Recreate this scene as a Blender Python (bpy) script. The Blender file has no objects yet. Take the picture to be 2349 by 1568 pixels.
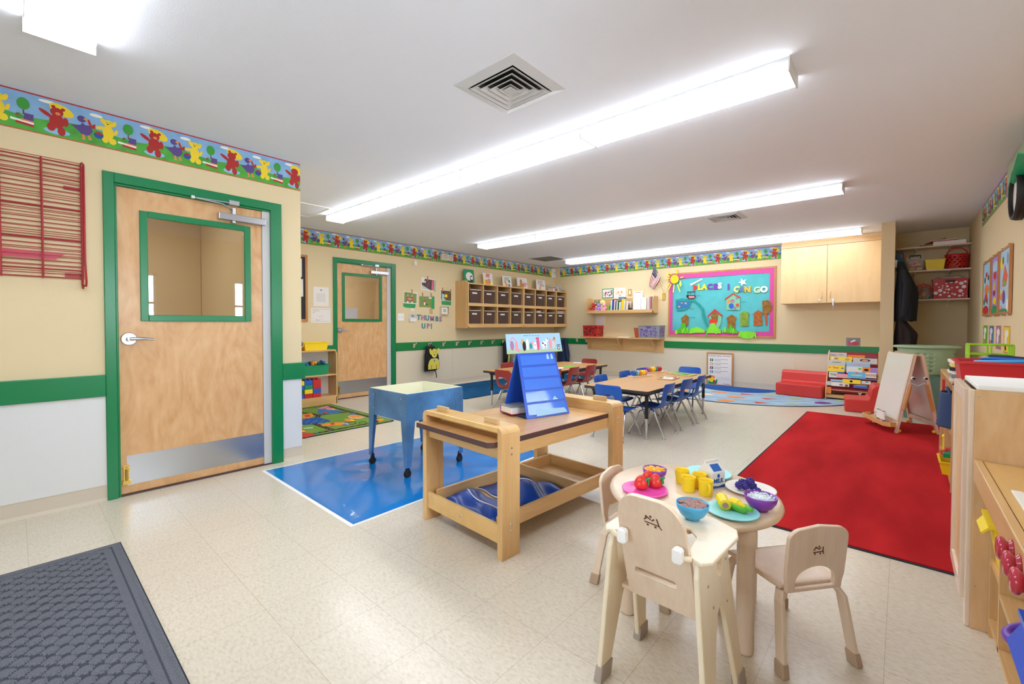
import bpy, bmesh, math, random
from mathutils import Vector, Matrix, Euler
random.seed(7)
PI = math.pi
sc = bpy.context.scene
COL = sc.collection

# ---------------------------------------------------------------- camera, world, exposure
F_PX, YAW, PIT, ROL, SHY = 1011.848, 0.72405258, 0.02097943, 0.00197167, -21.128
fw = Vector((-math.sin(YAW)*math.cos(PIT), math.cos(YAW)*math.cos(PIT), -math.sin(PIT)))
_r = fw.cross(Vector((0, 0, 1))).normalized(); _u = _r.cross(fw)
cr = _r*math.cos(ROL) + _u*math.sin(ROL); cu = -_r*math.sin(ROL) + _u*math.cos(ROL)
CAMLOC = Vector((0, 0, 1.125))
cd = bpy.data.cameras.new('camera'); cam = bpy.data.objects.new('camera', cd); COL.objects.link(cam)
cd.sensor_width = 36; cd.lens = F_PX/2349*36; cd.shift_y = SHY/2349; cd.clip_start = 0.05; cd.clip_end = 100
cam.matrix_world = Matrix(((cr.x, cu.x, -fw.x, 0), (cr.y, cu.y, -fw.y, 0), (cr.z, cu.z, -fw.z, 1.125), (0, 0, 0, 1)))
sc.camera = cam
sc.view_settings.view_transform = 'Standard'; sc.view_settings.look = 'None'
sc.view_settings.gamma = 1; sc.view_settings.use_curve_mapping = False
sc.view_settings.exposure = 0.6
LENS_EMIT = 9.0      # the fluorescent lenses
DAYLIGHT = 6.0       # sky seen through the windows
w = bpy.data.worlds.new('sky'); sc.world = w; w.use_nodes = True
bg = w.node_tree.nodes['Background']; bg.inputs[0].default_value = (0.75, 0.87, 1.0, 1); bg.inputs[1].default_value = DAYLIGHT
sc.cycles.use_light_tree = True
sc.cycles.max_bounces = 12; sc.cycles.diffuse_bounces = 7; sc.cycles.transparent_max_bounces = 12
sc.cycles.sample_clamp_indirect = 6
CEIL = 2.44
XA, XB, YC, XD, YF = -3.76, -6.2, 8.55, 0.66, -3.0   # wall planes
def portal(loc, rot, sx, sy, power, col):
    l = bpy.data.lights.new('window_daylight', 'AREA'); l.shape = 'RECTANGLE'; l.size = sx; l.size_y = sy
    l.energy = power; l.color = col
    o = bpy.data.objects.new('window_daylight', l); COL.objects.link(o); o.location = loc; o.rotation_euler = rot
    return o
# daylight pouring through the windows of the right wall and the wall behind the camera
portal((XD+0.16, 0.96, 1.42), (0, PI/2, 0), 0.9, 0.95, 26, (0.86, 0.93, 1))
portal((XD+0.16, 2.85, 1.40), (0, PI/2, 0), 0.85, 0.9, 10, (0.86, 0.93, 1))
portal((-1.6, YF-0.16, 1.45), (PI/2, 0, PI), 2.4, 1.3, 45, (0.86, 0.93, 1))

# ---------------------------------------------------------------- reading measured points
RG = dict(R1=(0,150,.3189),R2=(0,650,.3507),R3=(680,500,.2934),R4=(880,570,.2105),R5=(1240,550,.2469),R6=(1520,600,.1277),R7=(1770,480,.2678),S1=(1100,760,.2384),S2=(830,760,.3445),S3=(1340,1030,.21286),S4=(1340,1040,.33674),S5=(1860,780,.2678),S6=(2100,1050,.3302),S7=(2040,320,.3316),T5=(680,760,.16579),U3=(1330,640,.11482),U4=(1560,790,.20009),U5=(1950,780,.14671),U6=(2220,540,.1914),U7=(1130,760,.12755),V1=(1615,800,.06058),V2=(1890,800,.07654),V3=(685,560,.1275),V4=(1150,780,.06386),V6=(910,620,.0957),V7=(0,340,.2104),P=(0,0,1.0))
def at(k, x, y, ax, val):
    """the point of the real plane (axis ax = val) that was surveyed at x, y of picture detail k"""
    a, b, s = RG[k]; X = a+x*s; Y = b+y*s
    d = fw*F_PX + cr*(X-1174.5) - cu*(Y-762.872)
    i = 'xyz'.index(ax); t = (val-CAMLOC[i])/d[i]
    return CAMLOC + d*t

# ---------------------------------------------------------------- materials
def lin(h):
    if isinstance(h, str):
        h = h.lstrip('#'); c = [int(h[i:i+2], 16)/255 for i in (0, 2, 4)]
    else: c = list(h)
    return tuple((x/12.92 if x <= .04045 else ((x+.055)/1.055)**2.4) for x in c) + (1,)
MATS = {}
def newmat(name):
    m = bpy.data.materials.new(name); m.use_nodes = True; MATS[name] = m
    return m, m.node_tree.nodes, m.node_tree.links, m.node_tree.nodes['Principled BSDF']
def mat(name, col, rough=.5, metal=0.0, coat=0.0, bump=0.0, bscale=200, emit=0, alpha=1, var=0.0, vscale=6, spec=.5, sheen=0, trans=0):
    if name in MATS: return MATS[name]
    m, N, L, b = newmat(name)
    b.inputs['Base Color'].default_value = lin(col); b.inputs['Roughness'].default_value = rough
    b.inputs['Metallic'].default_value = metal; b.inputs['Coat Weight'].default_value = coat
    b.inputs['Specular IOR Level'].default_value = spec
    if sheen: b.inputs['Sheen Weight'].default_value = sheen
    if trans: b.inputs['Transmission Weight'].default_value = trans
    if emit:
        b.inputs['Emission Color'].default_value = lin(col); b.inputs['Emission Strength'].default_value = emit
    if alpha < 1: b.inputs['Alpha'].default_value = alpha
    if bump or var:
        tc = N.new('ShaderNodeTexCoord'); no = N.new('ShaderNodeTexNoise'); no.inputs['Scale'].default_value = bscale if bump else vscale
        no.inputs['Detail'].default_value = 4
        L.new(tc.outputs['Object'], no.inputs['Vector'])
        if bump:
            bp = N.new('ShaderNodeBump'); bp.inputs['Strength'].default_value = bump; bp.inputs['Distance'].default_value = .002
            L.new(no.outputs['Fac'], bp.inputs['Height']); L.new(bp.outputs[0], b.inputs['Normal'])
        if var:
            n2 = N.new('ShaderNodeTexNoise'); n2.inputs['Scale'].default_value = vscale; n2.inputs['Detail'].default_value = 5
            L.new(tc.outputs['Object'], n2.inputs['Vector'])
            cr_ = N.new('ShaderNodeValToRGB'); c = lin(col)
            cr_.color_ramp.elements[0].position = .3; cr_.color_ramp.elements[1].position = .7
            cr_.color_ramp.elements[0].color = tuple(x*(1-var) for x in c[:3])+(1,)
            cr_.color_ramp.elements[1].color = tuple(min(1, x*(1+var)) for x in c[:3])+(1,)
            L.new(n2.outputs['Fac'], cr_.inputs[0]); L.new(cr_.outputs[0], b.inputs['Base Color'])
    return m
def wood(name, c1, c2, axis='z', scale=14, stretch=12, rough=.4, coat=.15, figure=.35):
    """pale timber with grain running along axis"""
    m, N, L, b = newmat(name)
    tc = N.new('ShaderNodeTexCoord'); mp = N.new('ShaderNodeMapping')
    s = [scale]*3; s['xyz'.index(axis)] = scale/stretch; mp.inputs['Scale'].default_value = s
    no = N.new('ShaderNodeTexNoise'); no.inputs['Scale'].default_value = 1; no.inputs['Detail'].default_value = 6; no.inputs['Distortion'].default_value = figure*2
    n2 = N.new('ShaderNodeTexNoise'); n2.inputs['Scale'].default_value = 9; n2.inputs['Detail'].default_value = 3
    L.new(tc.outputs['Object'], mp.inputs[0]); L.new(mp.outputs[0], no.inputs['Vector']); L.new(mp.outputs[0], n2.inputs['Vector'])
    mx = N.new('ShaderNodeMix'); mx.data_type = 'FLOAT'; mx.inputs[0].default_value = .3
    L.new(no.outputs['Fac'], mx.inputs[2]); L.new(n2.outputs['Fac'], mx.inputs[3])
    r = N.new('ShaderNodeValToRGB'); r.color_ramp.elements[0].position = .32; r.color_ramp.elements[1].position = .68
    r.color_ramp.elements[0].color = lin(c2); r.color_ramp.elements[1].color = lin(c1)
    L.new(mx.outputs[0], r.inputs[0]); L.new(r.outputs[0], b.inputs['Base Color'])
    b.inputs['Roughness'].default_value = rough; b.inputs['Coat Weight'].default_value = coat; b.inputs['Coat Roughness'].default_value = .2
    return m

wood('maple', '#dfb981', '#cb9c63', 'z'); wood('maple_y', '#dcb67e', '#c99a60', 'y'); wood('maple_x', '#dcb67e', '#c99a60', 'x')
wood('ply', '#dfbb8e', '#d0a572', 'z', 7, 4, figure=1.0)
wood('beech', '#e8d4be', '#dac0a6', 'z', 10, 10, .38, .3); wood('beech_x', '#ead6bc', '#dec4a6', 'x', 10, 10, .35, .4)
wood('pale_birch', '#f2e6cf', '#e6d4b4', 'z', 10, 8, .38, .3)
wood('laminate', '#d6a86e', '#c4935a', 'y', 26, 22, .35, .3); wood('table_lam', '#d2a164', '#c48f54', 'y', 24, 22, .33, .2)
wood('oak_frame', '#c98c52', '#b37640', 'z'); wood('orange_wood', '#cf9350', '#bd7f40', 'z')
wood('door_a', '#e0b684', '#cb965f', 'z', 4, 3.0, .42, .2, figure=2.2); wood('cab_maple', '#e6c591', '#dcb780', 'z', 12, 10, .4, .2)
wood('yellow_birch', '#e2ba78', '#d4a661', 'y', 10, 10, .3, .4)
for n_, c_, r_ in (('green_paint','#007c48',.3),('green_rail','#007a3c',.35),('white','#f2f2f0',.5),('offwhite','#ece8e0',.5),('cream_plastic','#ddd5c4',.4),
    ('red','#c92a2a',.4),('red_chair','#922524',.38),('blue_chair','#1257b8',.33),('deep_red','#8f0d1c',.6),('yellow','#fada24',.4),('blue','#1f5fc4',.4),
    ('green','#10925f',.4),('orange','#ee8a2a',.45),('purple','#6d3fa8',.35),('bowl_purple','#8c3fb8',.3),('bowl_blue','#4fb4ea',.3),('cyan_plate','#98e0ea',.35),('pink_plate','#ea52b4',.3),
    ('black','#161616',.5),('black_rubber','#1c1c1e',.6),('dark_edge','#33302e',.5),('brown_edge','#4e3636',.45),('grey','#8a8d90',.5),('lightgrey','#c9c9c9',.5),('pink','#e58fa0',.5),
    ('teal','#3e8d98',.6),('mauve','#a5779c',.6),('navy','#1e2a4a',.8),('lime','#a2d62c',.4),('cloth_black','#15161b',.9),('cloth_brown','#2c1f1e',.9),('terracotta','#b5562e',.7),
    ('tan','#c9a878',.6),('skin','#d8a483',.7),('crate_red','#c7222c',.4),('crate_grey','#8b9096',.4),('basket_sage','#a5bf9a',.45),('crate_teal','#6e9288',.5),('darkgreen','#0d5c3c',.5),
    ('lightblue','#9fc8e6',.6),('milk_blue','#1764c0',.35),('strawberry','#e03830',.3),('leaf','#1f9c5a',.4),('corn','#f5dc20',.4),('husk','#6cc13a',.4),('macaroni','#f2b421',.5),('beans','#b08a84',.5),('rice','#dbe5ea',.5),
    ('berry','#4a3f9c',.35),('sage_box','#8fb08a',.6),('mint','#35c494',.4),('gold','#c8a24a',.35),('paper','#e9e3df',.7),('ink','#75706e',.8),('boot','#b39a80',.55),('boot_grey','#a89c92',.55),('blue_apron','#1b49a8',.35),
    ('brown_bin','#4f392f',.85),('bin_trim','#e6e2da',.7),('sofa_red','#d0352f',.42),('pillow_pink','#d84a7a',.5)):
    mat(n_, c_, r_)
mat('steel', '#b9bdc2', .32, 1.0); mat('brushed', '#b4b6bb', .26, .95); mat('chrome', '#c5c9cf', .16, 1.0); mat('brass', '#c9a75c', .3, 1.0)
mat('galv_blue', '#4d86bd', .5, .15, var=.35, vscale=5); mat('galv_grey', '#5b83a8', .5, .3, var=.35, vscale=5); mat('liner', '#e2e0c6', .35)
mat('vinyl_mat', '#0878c8', .2, 0, .3, bump=1.0, bscale=9); mat('cyan_paper', '#56b9be', .7, bump=1.0, bscale=5, var=.06)
mat('magenta', '#d2469a', .6); mat('pad_blue', '#2356c8', .35, bump=.2, bscale=20); mat('pocket_film', '#3f78e4', .08, 0, .6)
mat('wall_cream', '#e0cda4', .75, bump=.25, bscale=120); mat('wall_cream_d', '#dcc69e', .75, bump=.25, bscale=120); mat('panel_white', '#ddd0b8', .45, bump=.1, bscale=90)
mat('panel_cool', '#dcdddd', .45, bump=.1, bscale=90); mat('base_vinyl', '#cfc4b2', .5)
mat('ceiling_paint', '#eaeff8', .85, bump=.35, bscale=160); mat('wire_red', '#a32022', .4)
mat('lens', '#f2f8ff', .4, emit=LENS_EMIT); mat('lens_trim', '#d8d8d8', .5); mat('whiteboard', '#e3dcd2', .2, 0, .3)
mat('mint_glass', '#20c890', .15, alpha=.85); mat('pink_film', '#dd4a6a', .3, alpha=.55); mat('clear_plastic', '#e6eaee', .12, alpha=.16); mat('film', '#e8eaec', .15, alpha=.3)
mat('basket_navy', '#33476e', .85, bump=.6, bscale=60)
def floor_mat():
    m, N, L, b = newmat('floor_vct')
    tc = N.new('ShaderNodeTexCoord'); mp = N.new('ShaderNodeMapping'); mp.inputs['Rotation'].default_value = (0, 0, .9); mp.inputs['Scale'].default_value = (46, 105, 1)
    n = N.new('ShaderNodeTexNoise'); n.inputs['Scale'].default_value = 1; n.inputs['Detail'].default_value = 5; n.inputs['Roughness'].default_value = .65
    L.new(tc.outputs['Object'], mp.inputs[0]); L.new(mp.outputs[0], n.inputs['Vector'])
    r = N.new('ShaderNodeValToRGB'); e = r.color_ramp.elements
    e[0].position = .36; e[0].color = lin('#cabda7'); e[1].position = .66; e[1].color = lin('#dcd3c2')
    k = e.new(.46); k.color = lin('#d3c9b6')
    L.new(n.outputs['Fac'], r.inputs[0])
    br = N.new('ShaderNodeTexBrick'); br.offset = 0; br.inputs['Scale'].default_value = 1; br.inputs['Brick Width'].default_value = .3048; br.inputs['Row Height'].default_value = .3048
    br.inputs['Mortar Size'].default_value = .0011; br.inputs['Color1'].default_value = (1, 1, 1, 1); br.inputs['Color2'].default_value = (.97, .97, .97, 1); br.inputs['Mortar'].default_value = (.72, .68, .62, 1)
    L.new(tc.outputs['Object'], br.inputs['Vector'])
    mx = N.new('ShaderNodeMix'); mx.data_type = 'RGBA'; mx.blend_type = 'MULTIPLY'; mx.inputs[0].default_value = 1
    L.new(r.outputs[0], mx.inputs[6]); L.new(br.outputs['Color'], mx.inputs[7]); L.new(mx.outputs[2], b.inputs['Base Color'])
    b.inputs['Roughness'].default_value = .3; b.inputs['Coat Weight'].default_value = .18; b.inputs['Coat Roughness'].default_value = .14
    n3 = N.new('ShaderNodeTexNoise'); n3.inputs['Scale'].default_value = 3; L.new(tc.outputs['Object'], n3.inputs['Vector'])
    bp = N.new('ShaderNodeBump'); bp.inputs['Strength'].default_value = .12; bp.inputs['Distance'].default_value = .01
    L.new(n3.outputs['Fac'], bp.inputs['Height']); L.new(bp.outputs[0], b.inputs['Normal'])
floor_mat()
def carpet(name, c1, c2, sc1=3, fine=500, stretch=1.0):
    m, N, L, b = newmat(name)
    tc = N.new('ShaderNodeTexCoord'); mp = N.new('ShaderNodeMapping'); mp.inputs['Scale'].default_value = (1, stretch, 1)
    n = N.new('ShaderNodeTexNoise'); n.inputs['Scale'].default_value = sc1; n.inputs['Detail'].default_value = 8
    L.new(tc.outputs['Object'], mp.inputs[0]); L.new(mp.outputs[0], n.inputs['Vector'])
    r = N.new('ShaderNodeValToRGB'); r.color_ramp.elements[0].position = .35; r.color_ramp.elements[1].position = .65
    r.color_ramp.elements[0].color = lin(c2); r.color_ramp.elements[1].color = lin(c1)
    L.new(n.outputs['Fac'], r.inputs[0]); L.new(r.outputs[0], b.inputs['Base Color'])
    b.inputs['Roughness'].default_value = .95; b.inputs['Specular IOR Level'].default_value = .1
    n2 = N.new('ShaderNodeTexNoise'); n2.inputs['Scale'].default_value = fine; L.new(tc.outputs['Object'], n2.inputs['Vector'])
    bp = N.new('ShaderNodeBump'); bp.inputs['Strength'].default_value = .6; bp.inputs['Distance'].default_value = .004
    L.new(n2.outputs['Fac'], bp.inputs['Height']); L.new(bp.outputs[0], b.inputs['Normal'])
carpet('carpet_red', '#c8282c', '#a91c20', 3.5, 400, .3); carpet('carpet_blue', '#1d5c8e', '#174c78'); carpet('carpet_green', '#7fa24c', '#6f9440')
carpet('rug_sky', '#a9c3d8', '#97b3cc'); carpet('rug_royal', '#2f5fae', '#2a549c'); carpet('mat_grey', '#7e8189', '#5d6069', 350, 900); carpet('mat_groove_shade', '#565961', '#474a52', 350, 900); carpet('mat_grey_dark', '#3c4049', '#30343c')
carpet('fleece', '#9a9a9c', '#86868a', 12)
def pane_mat():
    m, N, L, b = newmat('pane_glass')
    b.inputs['Base Color'].default_value = (1, 1, 1, 1); b.inputs['Roughness'].default_value = .0
    b.inputs['Transmission Weight'].default_value = 1; b.inputs['IOR'].default_value = 1.5
    m.node_tree.nodes.remove(b)
    t = N.new('ShaderNodeBsdfTransparent'); g = N.new('ShaderNodeBsdfGlossy'); g.inputs['Roughness'].default_value = .01
    fr = N.new('ShaderNodeFresnel'); fr.inputs['IOR'].default_value = 1.7
    mx = N.new('ShaderNodeMixShader'); L.new(fr.outputs[0], mx.inputs[0]); L.new(t.outputs[0], mx.inputs[1]); L.new(g.outputs[0], mx.inputs[2])
    L.new(mx.outputs[0], N['Material Output'].inputs[0])
pane_mat()

# ---------------------------------------------------------------- mesh building
XF = {}
def _tag(o, **kw):
    for k, v in kw.items():
        if v: o[k] = v
def thing(name, label, cat, loc=(0, 0, 0), rz=0, group=None, rx=0, ry=0):
    o = bpy.data.objects.new(name, None); COL.objects.link(o)
    o.empty_display_size = .1; o.location = loc; o.rotation_euler = (rx, ry, rz)
    XF[o] = Matrix.Translation(Vector(loc)) @ Euler((rx, ry, rz)).to_matrix().to_4x4()
    _tag(o, label=label, category=cat, group=group)
    return o
class B:
    def __init__(s): s.v = []; s.f = []; s.m = []; s.sm = []; s.mats = []
    def mi(s, m):
        if m not in s.mats: s.mats.append(m)
        return s.mats.index(m)
    def add(s, vs, fs, m, smooth=False):
        n = len(s.v); s.v += [Vector(v) for v in vs]; k = s.mi(m)
        for f in fs: s.f.append([i+n for i in f]); s.m.append(k); s.sm.append(smooth)
        return s
    def box(s, x0, x1, y0, y1, z0, z1, m='white', M=None):
        if x0 > x1: x0, x1 = x1, x0
        if y0 > y1: y0, y1 = y1, y0
        if z0 > z1: z0, z1 = z1, z0
        vs = [Vector((x, y, z)) for x in (x0, x1) for y in (y0, y1) for z in (z0, z1)]
        if M is not None: vs = [M @ v for v in vs]
        return s.add(vs, [(0, 1, 3, 2), (4, 6, 7, 5), (0, 4, 5, 1), (2, 3, 7, 6), (0, 2, 6, 4), (1, 5, 7, 3)], m)
    def hexa(s, bot, top, m):
        """bot, top: 4 points each, same order"""
        return s.add(list(bot)+list(top), [(3, 2, 1, 0), (4, 5, 6, 7), (0, 1, 5, 4), (1, 2, 6, 5), (2, 3, 7, 6), (3, 0, 4, 7)], m)
    def cyl(s, p0, p1, r0, r1=None, m='white', n=16, smooth=True):
        r1 = r0 if r1 is None else r1
        p0 = Vector(p0); p1 = Vector(p1); d = (p1-p0).normalized()
        a = d.orthogonal().normalized(); b = d.cross(a)
        vs = []
        for p, r in ((p0, r0), (p1, r1)):
            for i in range(n):
                t = 2*PI*i/n; vs.append(p + (a*math.cos(t)+b*math.sin(t))*r)
        s.add(vs, [(i, (i+1) % n, n+(i+1) % n, n+i) for i in range(n)], m, smooth)
        s.add([vs[i] for i in range(n)], [tuple(range(n))[::-1]], m); s.add([vs[n+i] for i in range(n)], [tuple(range(n))], m)
        return s
    def tube(s, pts, r, m='white', n=8, closed=False, flat=None):
        pts = [Vector(p) for p in pts]; K = len(pts); vs = []
        prev = None
        for i, p in enumerate(pts):
            if closed: d = (pts[(i+1) % K]-pts[i-1])
            else: d = pts[min(i+1, K-1)]-pts[max(i-1, 0)]
            d.normalize()
            a = (prev - d*prev.dot(d)) if prev is not None else d.orthogonal()
            if a.length < 1e-6: a = d.orthogonal()
            a.normalize(); prev = a; b = d.cross(a)
            rr = r[i] if isinstance(r, (list, tuple)) else r
            for j in range(n):
                t = 2*PI*j/n; vs.append(p+(a*math.cos(t)+b*math.sin(t))*rr)
        fs = []
        for i in range(K if closed else K-1):
            for j in range(n):
                q = (i+1) % K; fs.append((i*n+j, i*n+(j+1) % n, q*n+(j+1) % n, q*n+j))
        s.add(vs, fs, m, True)
        if not closed:
            s.add(vs[:n], [tuple(range(n))[::-1]], m); s.add(vs[-n:], [tuple(range(n))], m)
        return s
    def ribbon(s, pts, wv, t, m):
        """flat bar along pts, width vector wv, thickness t (in the plane normal to wv)"""
        pts = [Vector(p) for p in pts]; wv = Vector(wv); K = len(pts); vs = []
        for i, p in enumerate(pts):
            d = (pts[min(i+1, K-1)]-pts[max(i-1, 0)]).normalized(); n = d.cross(wv).normalized()*t/2
            tt = wv/2
            vs += [p-tt-n, p+tt-n, p+tt+n, p-tt+n]
        fs = [(3, 2, 1, 0), tuple(range(4*K-4, 4*K))]
        for i in range(K-1):
            for j in range(4): fs.append((i*4+j, i*4+(j+1) % 4, i*4+4+(j+1) % 4, i*4+4+j))
        return s.add(vs, fs, m)
    def lathe(s, prof, c=(0, 0, 0), m='white', n=28, sx=1, sy=1, M=None, smooth=True):
        c = Vector(c); vs = []
        for r, z in prof:
            for i in range(n):
                t = 2*PI*i/n; v = Vector((r*math.cos(t)*sx, r*math.sin(t)*sy, z)); vs.append((M @ v if M is not None else v)+c)
        fs = [(a*n+i, a*n+(i+1) % n, (a+1)*n+(i+1) % n, (a+1)*n+i) for a in range(len(prof)-1) for i in range(n)]
        return s.add(vs, fs, m, smooth)
    def ball(s, c, r, m='white', n=12, sc_=(1, 1, 1)):
        k = n//2
        prof = [(math.sin(PI*i/k)*r if 0 < i < k else 1e-4, -math.cos(PI*i/k)*r*sc_[2]) for i in range(k+1)]
        return s.lathe(prof, c, m, n, sc_[0], sc_[1])
    def prism(s, pts, o, U, V, t0, t1, m='white'):
        """outline pts (2-D) in the plane o,U,V, pushed along its normal from t0 to t1"""
        o = Vector(o); U = Vector(U); V = Vector(V); N = U.cross(V).normalized(); n = len(pts)
        if abs(t1-t0) < .0026: s.k = (getattr(s, 'k', 0)+1) % 37; t1 += (1 if t1 > t0 else -1)*.00001*s.k   # overlapping paper pieces never share a plane
        a = [o+U*p[0]+V*p[1]+N*t0 for p in pts]; b = [v+N*(t1-t0) for v in a]
        ar = sum(pts[i][0]*pts[(i+1) % n][1]-pts[(i+1) % n][0]*pts[i][1] for i in range(n))
        if ar < 0: a.reverse(); b.reverse()
        return s.add(a+b, [tuple(range(n))[::-1], tuple(range(n, 2*n))]+[(i, (i+1) % n, n+(i+1) % n, n+i) for i in range(n)], m)
    def poly3(s, pts, n, t0, t1, m):
        """planar outline given as 3-D points, pushed along n"""
        n = Vector(n).normalized(); a = [Vector(p)+n*t0 for p in pts]; b = [Vector(p)+n*t1 for p in pts]; k = len(a)
        nn = Vector((0, 0, 0))
        for i in range(k): nn += a[i].cross(a[(i+1) % k])
        if nn.dot(n) < 0: a.reverse(); b.reverse()
        return s.add(a+b, [tuple(range(k))[::-1], tuple(range(k, 2*k))]+[(i, (i+1) % k, k+(i+1) % k, k+i) for i in range(k)], m)
    def text(s, txt, o, U, V, size, m, depth=.001, off=0.0, center=True, lift=.0005):
        cu_ = bpy.data.curves.new('t', 'FONT'); cu_.body = txt; cu_.size = size; cu_.extrude = depth/2; cu_.offset = off
        cu_.resolution_u = 3
        if center: cu_.align_x = 'CENTER'; cu_.align_y = 'CENTER'
        ob = bpy.data.objects.new('t', cu_); me = bpy.data.meshes.new_from_object(ob)
        U = Vector(U).normalized(); V = Vector(V).normalized(); N = U.cross(V); o = Vector(o)
        vs = [o+U*v.co.x+V*v.co.y+N*(v.co.z+depth/2+lift) for v in me.vertices]
        s.add(vs, [tuple(p.vertices) for p in me.polygons], m)
        bpy.data.objects.remove(ob); bpy.data.curves.remove(cu_); bpy.data.meshes.remove(me)
        return s
    def build(s, name, parent=None, world=False, bevel=0, seg=2, subsurf=0, solid=0, weld=False, **tags):
        vs = s.v
        if parent is None:
            xs = [v.x for v in vs]; ys = [v.y for v in vs]; zs = [v.z for v in vs]
            org = Vector(((min(xs)+max(xs))/2, (min(ys)+max(ys))/2, min(zs)))
            vs = [v-org for v in vs]
        elif world:
            Mi = XF[parent].inverted(); vs = [Mi @ v for v in vs]
        used = sorted({i for f in s.f for i in f}); rm = {i: k for k, i in enumerate(used)}
        vs = [vs[i] for i in used]; s.f = [[rm[i] for i in f] for f in s.f]
        me = bpy.data.meshes.new(name); me.from_pydata([tuple(v) for v in vs], [], s.f); me.update()
        for m in s.mats: me.materials.append(MATS[m])
        me.polygons.foreach_set('material_index', s.m); me.polygons.foreach_set('use_smooth', s.sm)
        if weld:
            bm = bmesh.new(); bm.from_mesh(me); bmesh.ops.remove_doubles(bm, verts=bm.verts, dist=1e-5); bm.to_mesh(me); bm.free()
        o = bpy.data.objects.new(name, me); COL.objects.link(o)
        if parent is None: o.location = org; XF[o] = Matrix.Translation(org)
        else: o.parent = parent; XF[o] = XF[parent].copy()
        if solid:
            md = o.modifiers.new('s', 'SOLIDIFY'); md.thickness = solid; md.offset = 0
        if subsurf:
            md = o.modifiers.new('u', 'SUBSURF'); md.levels = subsurf; md.render_levels = subsurf
        if bevel:
            md = o.modifiers.new('b', 'BEVEL'); md.width = bevel; md.segments = seg; md.limit_method = 'ANGLE'; md.angle_limit = .6
        _tag(o, **tags)
        return o
def struct(name, b, **k):
    o = b.build(name, None, **k); o['kind'] = 'structure'; return o
def copy_tree(o, parent=None, loc=None, rz=None, label=None, group=None):
    c = o.copy(); COL.objects.link(c)
    if parent is not None: c.parent = parent
    if loc is not None: c.location = loc
    if rz is not None: c.rotation_euler = (0, 0, rz)
    if label: c['label'] = label
    if group: c['group'] = group
    for ch in list(o.children): copy_tree(ch, c)
    return c
def rrect(w_, h_, r, n=5, cx=0, cy=0):
    out = []
    for sx, sy, a0 in ((1, 1, 0), (-1, 1, 90), (-1, -1, 180), (1, -1, 270)):
        for i in range(n+1):
            a = math.radians(a0+90*i/n); out.append((cx+sx*(w_/2-r)+r*math.cos(a), cy+sy*(h_/2-r)+r*math.sin(a)))
    return out
def ell(cx, cy, rx, ry, n=14, a0=0):
    c, s_ = math.cos(a0), math.sin(a0)
    return [(cx+rx*math.cos(t)*c-ry*math.sin(t)*s_, cy+rx*math.cos(t)*s_+ry*math.sin(t)*c) for t in (2*PI*i/n for i in range(n))]
X_, Y_, Z_ = Vector((1, 0, 0)), Vector((0, 1, 0)), Vector((0, 0, 1))
def bin_mesh(b, w_, d_, h_, m, taper=.9, t=.004, rim=.008, o=(0, 0, 0), M=None):
    """open tapered box, local x width, y depth, z up, with a rolled rim"""
    o = Vector(o)
    def ring(k, z, ins=0):
        return [o+Vector(p) for p in ((-w_/2*k+ins, -d_/2*k+ins, z), (w_/2*k-ins, -d_/2*k+ins, z), (w_/2*k-ins, d_/2*k-ins, z), (-w_/2*k+ins, d_/2*k-ins, z))]
    a = ring(taper, 0); c = ring(1, h_); e = ring(1, h_, t); g = ring(taper, t, t)
    r1 = ring(1, h_, -rim); r0 = ring(1, h_-rim, -rim); r2 = ring(1, h_-rim)
    vs = a+r2+r0+r1+e+g
    if M is not None: vs = [M @ v for v in vs]
    fs = [(3, 2, 1, 0), (20, 21, 22, 23)]
    for L_ in range(5):
        for i in range(4): j = (i+1) % 4; fs.append((L_*4+i, L_*4+j, L_*4+4+j, L_*4+4+i))
    return b.add(vs, fs, m)
ORD = ['first', 'second', 'third', 'fourth', 'fifth', 'sixth', 'seventh', 'eighth', 'ninth', 'tenth', 'eleventh', 'twelfth', 'thirteenth']
# ================================================================ THE ROOM
T = .14
b = B(); b.box(XB-T, XD+T, YF-T, YC+T, -.12, 0, 'floor_vct'); struct('floor', b)
b = B(); b.box(XB-T, XD+T, YF-T, YC+T, CEIL, CEIL+.1, 'ceiling_paint'); struct('ceiling', b)
def wall_x(name, x0, x1, y0, y1, holes, m):
    """wall slab between x0..x1 running along y, with rectangular openings (ya, yb, za, zb)"""
    b = B(); y = y0
    for ya, yb, za, zb in sorted(holes):
        b.box(x0, x1, y, ya, 0, CEIL, m)
        if za > 0: b.box(x0, x1, ya, yb, 0, za, m)
        b.box(x0, x1, ya, yb, zb, CEIL, m); y = yb
    b.box(x0, x1, y, y1, 0, CEIL, m); return struct(name, b)
wall_x('wall_left', XA-T, XA, YF, 1.595, [(.43, 1.36, 0, 2.015)], 'wall_cream')
b = B(); b.box(XB, XA-T, 1.455, 1.595, 0, CEIL, 'wall_cream'); struct('wall_partition', b)
wall_x('wall_far_left', XB-T, XB, 1.595, YC+T, [(3.135, 4.075, 0, 2.02)], 'wall_cream')
b = B(); b.box(XB, XD+T, YC, YC+T, 0, CEIL, 'wall_cream'); struct('wall_back', b)
WIN1 = (.5, 1.42, .98, 1.86); WIN2 = (2.4, 3.3, .98, 1.82)
wall_x('wall_right', XD, XD+T, YF, YC, [WIN1, WIN2], 'wall_cream')
b = B()
b.box(XA-T, -2.9, YF-T, YF, 0, CEIL, 'wall_cream'); b.box(-.3, XD+T, YF-T, YF, 0, CEIL, 'wall_cream')
b.box(-2.9, -.3, YF-T, YF, 0, .8, 'wall_cream'); b.box(-2.9, -.3, YF-T, YF, 2.1, CEIL, 'wall_cream'); struct('wall_front', b)
b = B(); b.box(-.219, -.083, 7.5, YC, 0, CEIL, 'wall_cream_d'); struct('wall_closet', b)
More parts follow.
